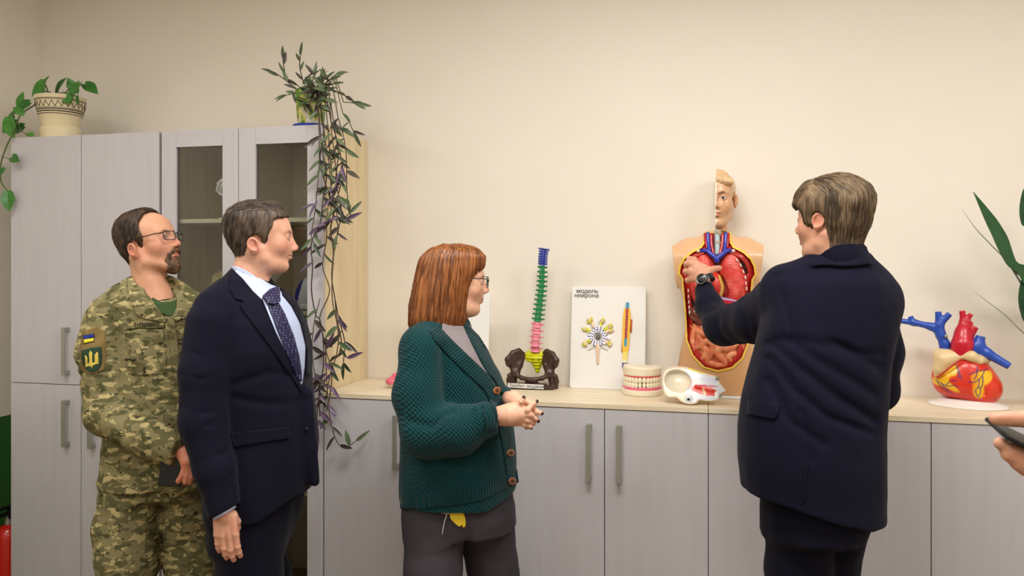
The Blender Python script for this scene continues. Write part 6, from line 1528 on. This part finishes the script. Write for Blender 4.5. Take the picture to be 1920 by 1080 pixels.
# ---------------------------------------------------------------- red-haired woman
def knit_mat(name, c, kx=150, kz=120, rib=False):
    m = mat(name, rgb(*c), .9, .15, sheen=.1); nt = m.node_tree; N = nt.nodes; b = N['Principled BSDF']; tc = N.new('ShaderNodeTexCoord'); sp_ = N.new('ShaderNodeSeparateXYZ'); nt.links.new(tc.outputs['Object'], sp_.inputs[0])
    def sn(src, k, add=None):
        a = N.new('ShaderNodeMath'); a.operation = 'MULTIPLY'; a.inputs[1].default_value = k; nt.links.new(src, a.inputs[0]); out = a.outputs[0]
        if add is not None: d = N.new('ShaderNodeMath'); d.operation = 'ADD'; nt.links.new(out, d.inputs[0]); nt.links.new(add, d.inputs[1]); out = d.outputs[0]
        s = N.new('ShaderNodeMath'); s.operation = 'SINE'; nt.links.new(out, s.inputs[0]); return s.outputs[0], out
    ad = N.new('ShaderNodeMath'); ad.operation = 'MULTIPLY_ADD'; ad.inputs[1].default_value = .8; nt.links.new(sp_.outputs['Y'], ad.inputs[0]); nt.links.new(sp_.outputs['X'], ad.inputs[2])
    nz = N.new('ShaderNodeTexNoise'); nz.inputs['Scale'].default_value = 12; nt.links.new(tc.outputs['Object'], nz.inputs['Vector']); nm = N.new('ShaderNodeMath'); nm.operation = 'MULTIPLY'; nm.inputs[1].default_value = 9; nt.links.new(nz.outputs[0], nm.inputs[0])
    s1, _ = sn(ad.outputs[0], kx*2*math.pi/1.0 if False else kx*3.6, nm.outputs[0])
    if rib == 'z':
        a2 = N.new('ShaderNodeMath'); a2.operation = 'MULTIPLY_ADD'; a2.inputs[1].default_value = -.75; nt.links.new(sp_.outputs['X'], a2.inputs[0]); nt.links.new(sp_.outputs['Z'], a2.inputs[2]); out, _ = sn(a2.outputs[0], kz*5.5)
    elif rib: out = s1
    else:
        s2, _ = sn(sp_.outputs['Z'], kz*3.6, nm.outputs[0]); mu = N.new('ShaderNodeMath'); mu.operation = 'MULTIPLY'; nt.links.new(s1, mu.inputs[0]); nt.links.new(s2, mu.inputs[1]); out = mu.outputs[0]
    bp = N.new('ShaderNodeBump'); bp.inputs['Strength'].default_value = 1.0; bp.inputs['Distance'].default_value = .0020; nt.links.new(out, bp.inputs['Height']); nt.links.new(bp.outputs[0], b.inputs['Normal']); return m
def woman():
    fg = Fig(862, 2.66); p = fg.p
    sk = dict(skin=(222, 174, 146), flush=(222, 150, 128), lip=(196, 108, 96), brow=(120, 70, 40), brow_a=.5, nose=1.05, nose_tip=.001, jaw=.92, cheek=1.02, jowl=1.2, eye_open=.8, width=.96, chin=.9)
    hT = headT(fg, 859, 527, 0, -80, -2, 0, (.93, .93, .93))
    M_k = knit_mat('teal_knit', (8, 56, 60), 135, 112); M_r = knit_mat('teal_rib', (8, 52, 56), 150, 100, True); M_j = mat('charcoal_denim', rgb(62, 58, 64), .85, .2, bump=(600, .3, .0004), var=(9, .14)); M_tt = mat('grey_turtleneck', rgb(128, 118, 120), .85, bump=(500, .3, .0004))
    M_rz = knit_mat('teal_band_rib', (8, 52, 56), 150, 100, 'z')
    R = [fg.row(612, 795, 868, .08), fg.row(628, 768, 890, .13), fg.row(660, 752, 912, .175), fg.row(700, 748, 936, .19), fg.row(740, 748, 952, .195), fg.row(790, 752, 962, .195), fg.row(850, 752, 967, .20), fg.row(905, 751, 970, .205), fg.row(950, 751, 970, .205), fg.row(1010, 751, 968, .2)]
    arm = [p(797, 664, -.13), p(787, 740, -.17), p(803, 808, -.20), p(860, 806, -.24), p(914, 786, -.25), p(932, 781, -.25)]; ar = [.082, .080, .080, .072, .048, .034]
    arm2 = [p(850, 640, .15), p(895, 740, .18), p(935, 755, .05), p(958, 748, -.06)]
    def tors(P):
        d = stack(P, R, 2.4); d = smin(d, chain(P, [p(830, 618, 0), p(790, 650, -.12)], [.058, .070], .02), .05); d = smin(d, chain(P, [p(845, 618, 0), p(850, 640, .14)], [.058, .070], .02), .05)
        hz = np.interp(P[:, 0], [p(750, 0)[0], p(880, 0)[0], p(972, 0)[0]], [p(0, 955)[2], p(0, 946)[2], p(0, 905)[2]]); return smax(d, hz-P[:, 2], .006)
    cn = A3(1, 0, .12); cn /= np.linalg.norm(cn)
    def sl(P): return smax(chain(P, arm, ar, .03), (P-A3(*arm[-1]))@cn, .003)
    def jk(P): return smin(smin(tors(P), sl(P), .012), smax(chain(P, arm2, [.075, .07, .055, .036], .02), (P-A3(*arm2[-1]))@cn, .003), .012)
    def legs(P):
        a = chain(P, [p(815, 960, -.07), p(812, 1070, -.10), (p(805, 0)[0], -.10, .48), (p(805, 0)[0], -.09, .08)], [.105, .088, .072, .062], .03); b = chain(P, [p(905, 960, .06), p(925, 1070, .07), (p(930, 0)[0], .07, .48), (p(930, 0)[0], .06, .08)], [.105, .082, .068, .060], .03)
        return smax(smin(smin(a, b, .012), stack(P, [fg.row(900, 764, 958, .17), fg.row(955, 760, 966, .18), fg.row(985, 762, 966, .17)], 2.3), .035), .05-P[:, 2], .004)
    inner = lambda P: smin(np.minimum(jk(P), legs(P))+.020, chain(P, [p(838, 600, 0), p(838, 630, 0)], [.045, .05]), .01)
    Q = lambda X, Y, dy: p(900+X/7.7125, 700+Y/7.7125, dy)
    D = -.25
    near = [([Q(560, 470, D), Q(600, 410, D-.008), Q(632, 350, D-.006)], [.0095, .0085, .0068]),
            ([Q(610, 520, D+.005), Q(690, 530, D-.01), Q(760, 450, D-.004), Q(822, 402, D)], [.0105, .0098, .0082, .0066]),
            ([Q(600, 580, D+.005), Q(720, 600, D-.008), Q(800, 640, D+.006), Q(770, 690, D+.022)], [.0105, .0098, .0085, .007]),
            ([Q(590, 640, D+.005), Q(690, 680, D-.004), Q(770, 720, D+.010), Q(730, 745, D+.025)], [.0100, .009, .008, .0066]),
            ([Q(570, 700, D+.008), Q(640, 745, D+.002), Q(700, 775, D+.012), Q(670, 785, D+.025)], [.0095, .008, .007, .006])]
    far = [([Q(600, 420, D+.035), Q(690, 410, D+.022), Q(730, 440, D+.014)], [.0095, .0095, .008]), ([Q(680, 470, D+.03), Q(770, 500, D+.012), Q(830, 560, D-.002), Q(895, 580, D-.004)], [.0095, .009, .0078, .0062]),
           ([Q(680, 560, D+.03), Q(770, 620, D+.012), Q(800, 650, D), Q(842, 690, D+.002)], [.0095, .009, .0076, .0062]), ([Q(660, 640, D+.03), Q(700, 720, D+.012), Q(715, 760, D+.002), Q(740, 788, D)], [.009, .008, .007, .0058])]
    nails = [(Q(633, 343, D-.010), .0052, (22, 10, 14)), (Q(824, 402, D-.004), .0050, (22, 10, 14)), (Q(898, 580, D-.006), .0052, (22, 10, 14)), (Q(845, 692, D-.002), .0050, (22, 10, 14)), (Q(742, 792, D-.002), .0045, (60, 36, 44))]
    def hf(P):
        d = chain(P, [Q(120, 620, D+.01), Q(260, 620, D+.008), Q(420, 600, D+.004), Q(560, 590, D+.004)], [.025, .026, .031, .026], .015)
        d = smin(d, ell(P, Q(520, 560, D+.002), (.030, .017, .030)), .01); d = smin(d, ell(P, Q(530, 660, D+.006), (.026, .016, .022)), .01)
        for c_, r_ in near: d = smin(d, chain(P, c_, r_, .002), .006)
        e = chain(P, [p(952, 748, -.06), Q(480, 380, D+.09), Q(600, 450, D+.05)], [.026, .025, .024], .01)
        for c_, r_ in far: e = smin(e, chain(P, c_, r_, .002), .006)
        return smin(d, e, .0015)
    c0 = Q(500, 560, D)
    body(fg, 'woman with a red bob and glasses in a teal knitted cardigan, hands clasped', neckhead(sk, .048, .12, -.030), hT, sk, inner, (-.36, -.36, .0), (.36, .36, 1.45),
         [(hf, (c0[0]-.12, c0[1]-.06, c0[2]-.07), (c0[0]+.10, c0[1]+.24, c0[2]+.07), handcol(sk, nails))])
    eyeballs(hT, dict(sk, gaze=(0, 1, 0)), fg.root)
    cr = [(fg.ps([(826, 650, -.17), (834, 700, -.19), (832, 770, -.2), (800, 790, -.24)]), .014, .010), (fg.ps([(770, 790, -.26), (810, 800, -.28), (850, 775, -.28)]), .014, .008), (fg.ps([(820, 840, -.26), (870, 845, -.27), (915, 815, -.26)]), .016, .006), (fg.ps([(890, 760, -.28), (896, 790, -.29), (893, 830, -.27)]), .010, -.008), (fg.ps([(905, 765, -.28), (909, 790, -.29), (908, 812, -.27)]), .008, .006)]
    jo = cloth('cardigan', fg, jk, (-.36, -.36, .78), (.36, .36, 1.40), .0062, M_k, .003, 23, (1, 1, .6), crs=cr)
    cloth('jeans', fg, legs, (-.26, -.26, .03), (.30, .24, .92), .009, M_j, .0035, 25, (1, 1, .5), crs=[(fg.ps([(905, 945, -.20), (890, 980, -.19), (872, 1020, -.16)]), .010, .008)])
    shoes(fg, ((p(810, 0)[0], -.08), (p(930, 0)[0], .07)), -80, mat('shoe_black', rgb(20, 18, 20), .4))
    bv = fg.bvh([jo])
    drape(fg, 'turtleneck', [(829, 607), (850, 612), (868, 612), (873, 625), (885, 650), (900, 680), (915, 706), (900, 692), (880, 672), (858, 652), (840, 634), (828, 622)], bv, M_tt, .002, .003)
    Tn = headT(fg, 846, 612, 0, -82, -16); collar_ring(fg, 'turtleneck_collar', M_tt, Tn, .054, .060, -.035, -.035, .020, .022, 2, .004, .006)
    drape(fg, 'button_band', [(822, 612), (836, 628), (857, 648), (880, 670), (903, 692), (918, 708), (930, 730), (940, 752), (946, 775), (957, 820), (961, 860), (963, 901), (950, 905), (945, 860), (938, 820), (928, 778), (915, 745), (905, 728), (885, 710), (862, 688), (838, 664), (815, 640), (806, 622)], bv, M_rz, .002, .004)
    drape(fg, 'button_band', [(869, 609), (880, 614), (897, 632), (912, 656), (928, 690), (943, 722), (948, 740), (940, 740), (925, 712), (912, 700), (898, 672), (882, 642), (873, 624)], bv, M_rz, .002, .004)
    drape(fg, 'hem_rib', [(751, 925), (800, 927), (860, 922), (905, 912), (968, 880), (971, 904), (905, 938), (870, 945), (800, 953), (752, 954)], bv, M_r, .001, .003, 4)
    drape(fg, 'cuff_rib', [(903, 763), (918, 762), (928, 764), (935, 782), (938, 801), (925, 806), (910, 808), (908, 785)], bv, M_r, .001, .003)
    M_bt = mat('button_brown', rgb(146, 88, 48), .45, coat=.2); M_bd = mat('button_dark', rgb(70, 38, 20), .6)
    for cx, cy in ((929, 733), (954.5, 849), (957.5, 902)):
        b_ = drape(fg, 'button', [(cx+6.4*math.cos(k*.3142), cy+7.2*math.sin(k*.3142)) for k in range(20)], bv, M_bt, .0065, .003, 2.5)
        if b_: drape(fg, 'button_centre', [(cx+3.4*math.cos(k*.524), cy+3.9*math.sin(k*.524)) for k in range(12)], bv, M_bd, .0097, .0004, 2, parent=b_)
    # yellow tag on a cord from the pocket
    bj = fg.bvh([o for o in fg.root.children if o.name.startswith('jeans')])
    M_yt = mat('leather_yellow', rgb(226, 196, 40), .5)
    drape(fg, 'belt_tag', smoothpoly([(848, 952), (858, 951), (868, 960), (873, 975), (872, 986), (868, 988), (866, 983), (862, 987), (852, 980), (844, 970), (845, 958)], 3), bj, M_yt, .004, .003, 2.5)
    pl = [Vector(p(*q)) for q in ((848, 953, -.185), (840, 960, -.190), (833, 980, -.19), (829, 1002, -.186))]; MB().tube(catmull(pl, 5), .0016, 6).build('belt_cord', mat('cord_white', rgb(200, 198, 196), .5), fg.root, True)
    drape(fg, 'jeans_fly', [(895, 936), (910, 928), (904, 945), (893, 960), (888, 958)], bj, M_j, .002, .003, 3)
    glasses(fg, hT, mat('glasses_black', rgb(24, 18, 20), .25), M_lens, 2.4, .025, .0205, y=.108, z=-.001, r=.0013, temple_z=.012, w=.96)
    # bob
    C1, C2 = (166, 102, 54), (97, 54, 28)
    M_h = hair_mat('hair_red', C1, C2); M_h.node_tree.nodes['Principled BSDF'].inputs['Roughness'].default_value = .36
    inv = hT.inv
    rows = [fg.row(618, 771, 874, .080), fg.row(608, 766, 877, .098), fg.row(590, 767, 880, .106), fg.row(560, 771, 884, .106), fg.row(530, 777, 892, .104), fg.row(500, 783, 906, .098), fg.row(480, 792, 908, .088), fg.row(466, 806, 896, .070), fg.row(458, 824, 876, .045)]
    face = [(914, 505), (905, 514), (892, 517), (885, 522), (882, 532), (878, 555), (875, 580), (872, 610), (868, 640), (960, 640), (960, 505)]
    fp = []
    for a, b in face: fp.append(tuple(fg.p(a, b, -.07)[i] for i in (0, 2)))
    fp = smoothpoly(fp, 2)
    def bob(P):     # in the head frame
        Wd = hT(P).astype(np.float32); d = stack(Wd, rows, 2.05); r_ = np.arctan2(P[:, 0], P[:, 1])
        st_ = .0022*np.sin(r_*46+3*noise(P*A3(1, 1, .3), 30))+.003*noise(P*A3(1, 1, .15), 60, 4)
        d = smax(d+st_, -sdpoly(Wd[:, 0], Wd[:, 2], fp), .006); return d
    def flow(q):
        if q.z > .085: return (q.x*6, q.y*4+.15, -.45)
        if q.y > .055 and q.z > .02: return (q.x*1.5, .25, -1)
        return (q.x*.8, -.12, -1)
    hair(fg, hT, None, [(-.3, -.3), (.3, -.3), (.3, .3), (-.3, .3)], None, C1, C2, M_h, flow, 2600, .11, .0034, seed=9, lo=(-.135, -.17, -.175), hi=(.135, .15, .15), prefn=bob, wave=.001, width=.0011, lift=.0035)
woman()
# ---------------------------------------------------------------- man reaching for the torso, from behind
def backman():
    fg = Fig(1545, 2.45); p = fg.p
    sk = dict(skin=(214, 160, 132), flush=(206, 122, 104), lip=(186, 112, 98), brow=(140, 105, 70), brow_a=.5, nose=1.1, jowl=.8, jaw=1.04, cheek=1.05, eye_open=.7)
    hT = headT(fg, 1554, 412, 0, 40, 0, 0, (1.0, .98, 1.0))
    M_s = suit_mat('navy_suit_wool', (16, 16, 34)); M_t = suit_mat('navy_trouser_wool', (14, 14, 28))
    R = [fg.row(482, 1535, 1620, .07, .0), fg.row(500, 1510, 1640, .10, .0), fg.row(530, 1470, 1662, .14, .0), fg.row(570, 1445, 1672, .155, .0), fg.row(620, 1428, 1672, .165), fg.row(680, 1412, 1660, .17), fg.row(740, 1396, 1656, .175), fg.row(800, 1387, 1648, .18), fg.row(860, 1387, 1648, .185), fg.row(920, 1394, 1650, .18), fg.row(1000, 1396, 1651, .18)]
    arm = [p(1477, 554, .06), p(1425, 596, .22), p(1356, 612, .42), p(1331, 575, .54), p(1321, 541, .625)]; ar = [.090, .082, .066, .048, .036]
    arm2 = [p(1628, 572, .02), p(1645, 660, .02), p(1641, 730, .06), p(1600, 760, .32), p(1560, 750, .42)]
    def tors(P):
        d = stack(P, R, 2.35); d = smin(d, chain(P, [p(1556, 506, .0), p(1484, 541, .03)], [.065, .082], .02), .05); d = smin(d, chain(P, [p(1590, 500, 0), p(1640, 560, .0)], [.065, .075], .02), .05)
        hz = np.interp(P[:, 0], [p(1390, 0)[0], p(1434, 0)[0], p(1591, 0)[0], p(1652, 0)[0]], [p(0, 914)[2], p(0, 922)[2], p(0, 965)[2], p(0, 968)[2]]); return smax(d, hz-P[:, 2], .004)
    cn = A3(*(np.array(arm[-1])-np.array(arm[-2]))); cn /= np.linalg.norm(cn)
    cn2 = A3(*(np.array(arm2[-1])-np.array(arm2[-2]))); cn2 /= np.linalg.norm(cn2)
    def jk(P):
        a = smax(chain(P, arm, ar, .03), (P-A3(*arm[-1]))@cn, .003); b = smax(chain(P, arm2, [.080, .070, .066, .050, .042], .03), (P-A3(*arm2[-1]))@cn2, .003)
        return smin(smin(tors(P), a, .025), b, .012)
    def legs(P):
        a = chain(P, [p(1500, 960, -.01), p(1497, 1070, -.01), (p(1497, 0)[0], .0, .48), (p(1495, 0)[0], .02, .08)], [.105, .093, .078, .072], .03); b = chain(P, [p(1565, 960, .04), p(1550, 1070, .06), (p(1560, 0)[0], .08, .48), (p(1570, 0)[0], .10, .08)], [.105, .088, .078, .072], .03)
        return smax(smin(smin(a, b, .015), stack(P, [fg.row(900, 1436, 1628, .155), fg.row(960, 1434, 1628, .16), fg.row(1000, 1434, 1612, .16)], 2.3), .03), .06-P[:, 2], .004)
    inner = lambda P: smin(np.minimum(jk(P), legs(P))+.022, chain(P, [p(1570, 470, 0), p(1570, 510, 0)], [.05, .05]), .01)
    H = lambda a, b, dy: p(1260+a/7.2, 450+b/7.2, dy)
    B = .645
    fin = [([H(400, 400, B+.02), H(300, 270, B+.02), H(235, 255, B+.036), H(225, 290, B+.066)], [.013, .0125, .0110, .009]), ([H(380, 430, B+.01), H(260, 320, B+.01), H(195, 320, B+.030), H(190, 350, B+.062)], [.013, .0128, .0115, .0095]),
           ([H(370, 470, B+.01), H(250, 420, B+.008), H(185, 425, B+.028), H(190, 450, B+.06)], [.013, .0128, .0115, .0095]), ([H(390, 520, B+.01), H(270, 520, B+.012), H(210, 540, B+.030), H(215, 560, B+.058)], [.012, .012, .0105, .009]),
           ([H(440, 470, B+.005), H(500, 415, B+.005), H(570, 390, B+.018), H(640, 378, B+.034)], [.0155, .0145, .0125, .0105])]
    def hf(P):
        d = chain(P, [arm[-2], p(1322, 545, .615), H(420, 530, B-.002)], [.028, .027, .027], .01)
        d = smin(d, ell(P, H(345, 430, B+.008), (.036, .017, .038), rotm(0, 30, 0)), .015); d = smin(d, ell(P, H(420, 430, B+.010), (.030, .018, .028)), .015)
        for c_, r_ in fin: d = smin(d, chain(P, c_, r_, .003), .008)
        return d
    c0 = H(400, 430, B)
    body(fg, 'man in a dark navy suit seen from behind, reaching to the torso model', neckhead(sk, .060, .12, -.034), hT, sk, inner, (-.50, -.30, .0), (.36, .66, 1.62),
         [(hf, (c0[0]-.10, c0[1]-.12, c0[2]-.11), (c0[0]+.10, c0[1]+.12, c0[2]+.08), handcol(sk))])
    eyeballs(hT, dict(sk, gaze=(-.1, 1, 0)), fg.root)
    cr = []
    for L_, r_, a_ in ((((1466, 650), (1500, 690), (1560, 740), (1640, 790)), .016, .009), (((1460, 680), (1490, 730), (1545, 780), (1630, 810)), .014, .008), (((1480, 640), (1540, 680), (1640, 740)), .016, .007), (((1455, 720), (1480, 790), (1540, 830)), .014, .006), (((1500, 640), (1570, 650), (1650, 690)), .018, .006),
                       (((1470, 500), (1490, 560), (1492, 640)), .010, .0045), (((1515, 860), (1510, 800), (1500, 770)), .008, .004), (((1560, 640), (1600, 660), (1655, 665)), .012, .005)):
        cr.append((fg.ps([(*q, -.15) for q in L_]), r_, a_*1.1, -.04))
    for L_ in (((1340, 600, .33), (1358, 630, .33), (1380, 655, .34)), ((1325, 580, .44), (1345, 590, .40), (1368, 590, .38)), ((1398, 565, .2), (1405, 600, .16), (1415, 645, .2)), ((1430, 535, .1), (1440, 590, .05), (1445, 640, .1)), ((1460, 520, .0), (1470, 570, -.03), (1472, 620, 0)), ((1375, 580, .3), (1385, 610, .26), (1400, 645, .28))):
        cr.append((fg.ps(L_), .018, .008))
    jo = cloth('jacket', fg, jk, (-.50, -.30, .68), (.36, .66, 1.62), .0064, M_s, .003, 33, (1, 1, .5), crs=cr)
    cloth('trousers', fg, legs, (-.26, -.24, .03), (.26, .28, .96), .009, M_t, .004, 35, (1, 1, .3))
    shoes(fg, ((p(1500, 0)[0], .04), (p(1575, 0)[0], .12)), 25, mat('leather_black', rgb(16, 15, 16), .25, coat=.4))
    bv = fg.bvh([jo]); M_sh = mat('shirt_white', rgb(232, 232, 238), .7)
    drape(fg, 'pocket_flap', [(1405, 752), (1430, 751), (1462, 758), (1459, 776), (1452, 786), (1425, 781), (1403, 777)], bv, M_s, .003, .004)
    drape(fg, 'back_vent', [(1511, 870), (1514, 870), (1508, 940), (1504, 944)], bv, M_s, .001, .002)
    bvu = fg.bvh([jo, fg.root])
    drape(fg, 'jacket_collar', [(1520, 497), (1534, 482), (1550, 469), (1566, 461), (1590, 458), (1612, 460), (1621, 468), (1626, 482), (1632, 499), (1618, 498), (1600, 501), (1578, 502), (1556, 500), (1538, 500), (1526, 502)], bvu, M_s, .006, .007, 2.6)
    def cuf(P): return smax(smax(chain(P, [arm[-2], arm[-1], tuple(np.array(arm[-1])+cn*.03)], [.030, .0335, .0315], 0), (P-A3(*arm[-1]))@cn-.009, .002), -((P-A3(*arm[-1]))@cn)-.03, .002)
    a_ = arm[-1]; sdf_obj('shirt_cuff', cuf, tuple(np.array(a_)-.07), tuple(np.array(a_)+.07), .004, M_sh, fg.root)
    # watch
    wc = H(455, 545, .612); wt = empty('wristwatch', Vector((0, 0, 0))); 
    Rz = Matrix.Rotation(TH, 4, 'Z'); Rz.translation = fg.o
    ax = Vector((-.35, .45, .8)).normalized()          # along the wrist
    Y_ = Vector((-.55, -.80, .05)); Y_ = (Y_-ax*Y_.dot(ax)).normalized(); X_ = Y_.cross(ax)
    Mw = Matrix((X_, ax, Y_)).transposed().to_4x4(); Mw.translation = Vector(wc)
    wt.matrix_world = Rz@Mw; tag(wt, 'black round wristwatch on the wrist of the man reaching to the torso', 'watch')
    M_wb = mat('watch_black', rgb(26, 26, 30), .35); M_wf = mat('watch_face', rgb(34, 34, 38), .15, coat=1); M_st = mat('watch_steel', rgb(150, 150, 152), .25, metal=1)
    st = MB(); rw = .0300; n_ = 40; V = []; 
    for i in range(n_):
        a = 2*math.pi*i/n_
        for r_, y_ in ((rw, -.010), (rw+.0028, -.0105), (rw+.0028, .0105), (rw, .010)): V.append((r_*math.sin(a)*1.08, y_, r_*math.cos(a)*.96))
    F = [(4*i+j, 4*i+(j+1) % 4, 4*((i+1) % n_)+(j+1) % 4, 4*((i+1) % n_)+j) for i in range(n_) for j in range(4)]
    st.add(V, F).build('strap', M_wb, wt, auto=40)
    MB().lathe([(.0185, .028), (.0215, .030), (.0222, .036), (.020, .0395), (.0175, .040)], 36).build('case', M_wb, wt, auto=40)
    MB().lathe([(.0178, .0400), (.0172, .0408), (.001, .0409)], 36).build('watch_dial', M_wf, wt, True)
    MB().lathe([(.0205, .0385), (.0208, .0405), (.0185, .0412), (.0180, .0402)], 36).build('bezel', M_st, wt, True)
    PO = [(.130, .030), (.098, .040), (.084, .046), (.064, .040), (.050, .020), (.040, -.014), (.026, -.030), (.014, -.028), (.010, .008), (-.010, .020), (-.030, .006), (-.036, -.04), (-.040, -.078), (-.050, -.102), (-.16, -.112), (-.24, .24), (.15, .24)]
    th = lambda P: np.clip(.012+.012*smooth01(P[:, 2], .0, .10)+.004*smooth01(-P[:, 1], .04, .1), .001, .03)
    sku = lambda P: smin(ell(P, (0, -.022, .036), (.074, .096, .080)), smin(ell(P, (0, .026, .030), (.066, .063, .066)), rc(P, (0, -.035, -.02), (0, -.03, -.075), .062, .054), .02), .03)
    M_h = hair_mat('hair_ash_brown', (120, 98, 70), (60, 46, 34))
    def flow(q):
        if q.z > .075: return (q.x*3+.1, -.5*(1 if q.y < .02 else -1.2), -.35)
        if q.y > .04: return (q.x, .5, -1)
        return (0, .05, -1)
    hair(fg, hT, sku, PO, th, (130, 108, 80), (58, 44, 32), M_h, flow, 3600, .055, seed=21, lift=.003, wave=.003, width=.0009)
backman()
# ---------------------------------------------------------------- bystander with a phone, at the right edge
def bystander():
    fg = Fig(2290, 1.28); p = fg.p
    sk = dict(skin=(206, 154, 126), flush=(206, 130, 112), nose=1.0)
    hT = headT(fg, 2290, 500, .06, 60, -6, 0, (1, 1, 1)); hT = headT(fg, 2290, 470, .06, 60, -6)
    M_s = suit_mat('grey_jumper', (70, 72, 80)); M_t = suit_mat('dark_trousers', (36, 38, 46))
    X = lambda px: p(px, 500)[0]
    ox = 0.0
    rows = [(1.47, 0, .055, .062, .066), (1.43, 0, .06, .075, .07), (1.38, 0, .06, .15, .09), (1.32, 0, .06, .19, .115), (1.15, 0, .06, .18, .12), (.98, 0, .06, .16, .115), (.86, 0, .06, .17, .12)]
    tip = p(1890, 842, 0)
    arm = [(-.17, .04, 1.34), (-.19, .0, 1.08), (tip[0]+.22, -.01, 1.135), (tip[0]+.125, 0, tip[2]+.022)]; arm2 = [(.18, .04, 1.34), (.22, .02, 1.08), (.14, .14, .98), (.04, .2, 1.02)]
    def jk(P):
        d = smax(stack(P, rows, 2.3), .86-P[:, 2], .004); d = smin(d, chain(P, [(-.1, .05, 1.36), (.1, .05, 1.36)], .06), .05)
        cn = A3(*(np.array(arm[-1])-np.array(arm[-2]))); cn /= np.linalg.norm(cn)
        return smin(smin(d, smax(chain(P, arm, [.066, .055, .045, .038], .02), (P-A3(*arm[-1]))@cn-.0, .003), .015), chain(P, arm2, [.066, .055, .045, .04], .02), .015)
    def legs(P): return smax(smin(smin(chain(P, [(-.09, .06, .88), (-.10, .07, .5), (-.10, .06, .08)], [.092, .074, .06]), chain(P, [(.09, .06, .88), (.10, .07, .5), (.10, .06, .08)], [.092, .074, .06]), .02), ell(P, (0, .06, .88), (.165, .115, .09)), .03), .05-P[:, 2], .004)
    inner = lambda P: smin(np.minimum(jk(P), legs(P))+.02, chain(P, [(0, .04, 1.42), (0, .05, 1.36)], [.05, .05]), .01)
    K = lambda px, py, dy=0.: p(px, py, dy)
    fin = [([K(1975, 800, .012), K(1920, 786, -.004), K(1888, 785, -.012), K(1867, 785, -.012)], [.0135, .0125, .0112, .0098]),
           ([K(1985, 850, .02), K(1928, 852, .004), K(1890, 842, .0), K(1875, 831, -.004)], [.0125, .0118, .0108, .0095]),
           ([K(1990, 866, .02), K(1936, 873, .0), K(1905, 863, -.004), K(1889, 853, -.006)], [.0125, .0115, .0108, .0098]),
           ([K(1992, 882, .022), K(1948, 890, .004), K(1922, 881, .0), K(1908, 872, -.004)], [.0115, .0105, .0098, .009])]
    def hf(P):
        d = chain(P, [arm[-2], arm[-1], K(2000, 832, .016)], [.030, .030, .030], .01); d = smin(d, ell(P, K(1985, 835, .024), (.034, .018, .034)), .012)
        for c_, r_ in fin: d = smin(d, chain(P, c_, r_, .002), .006)
        return d
    c0 = K(1960, 835)
    body(fg, 'person at the right edge holding up a phone, only the hand in view', neckhead(sk, .052, .12), hT, sk, inner, (-.36, -.12, 0), (.36, .30, 1.45), [(hf, (c0[0]-.10, -.05, c0[2]-.07), (c0[0]+.16, .07, c0[2]+.08), handcol(sk))])
    eyeballs(hT, sk, fg.root)
    cloth('jumper', fg, jk, (-.50, -.12, .82), (.34, .32, 1.5), .009, M_s, .003, 43); cloth('trousers', fg, legs, (-.24, -.1, .03), (.24, .24, 1.0), .011, M_t, .003, 45)
    shoes(fg, ((-.10, .06), (.10, .07)), 60, M_blk)
    sku = lambda P: ell(P, (0, -.022, .036), (.074, .096, .080))
    hair(fg, hT, sku, [(.10, .07), (.05, .05), (.03, -.01), (.01, .01), (-.03, 0), (-.05, -.1), (-.2, -.12), (-.2, .2), (.14, .2)], lambda P: .014+0*P[:, 0], (90, 70, 54), (44, 32, 26), hair_mat('hair_brown', (80, 60, 44), (40, 30, 22)), lambda q: (0, -.3, -1), 300, .04, .005)
    a, b = Vector(K(1879, 806, -.006)), Vector(K(2006, 868, -.006)); d = (b-a).normalized(); L_ = .150
    ph = MB().box(0, L_, -.038, .038, -.0042, .0042, .004).build('phone', M_blk, None); Mp = Matrix((d, Vector((.12, .95, .22)).normalized(), d.cross(Vector((.12, .95, .22)).normalized()).normalized())).transposed(); y_ = Mp.col[1]-d*Mp.col[1].dot(d); y_.normalize(); z_ = d.cross(y_)
    M4 = Matrix((d, y_, z_)).transposed().to_4x4(); M4.translation = a+Vector((0, .018, 0)); Rz = Matrix.Rotation(TH, 4, 'Z'); Rz.translation = fg.o; ph.matrix_world = Rz@M4
    tag(ph, 'black phone held up in the blurred hand at the right edge', 'phone')
bystander()
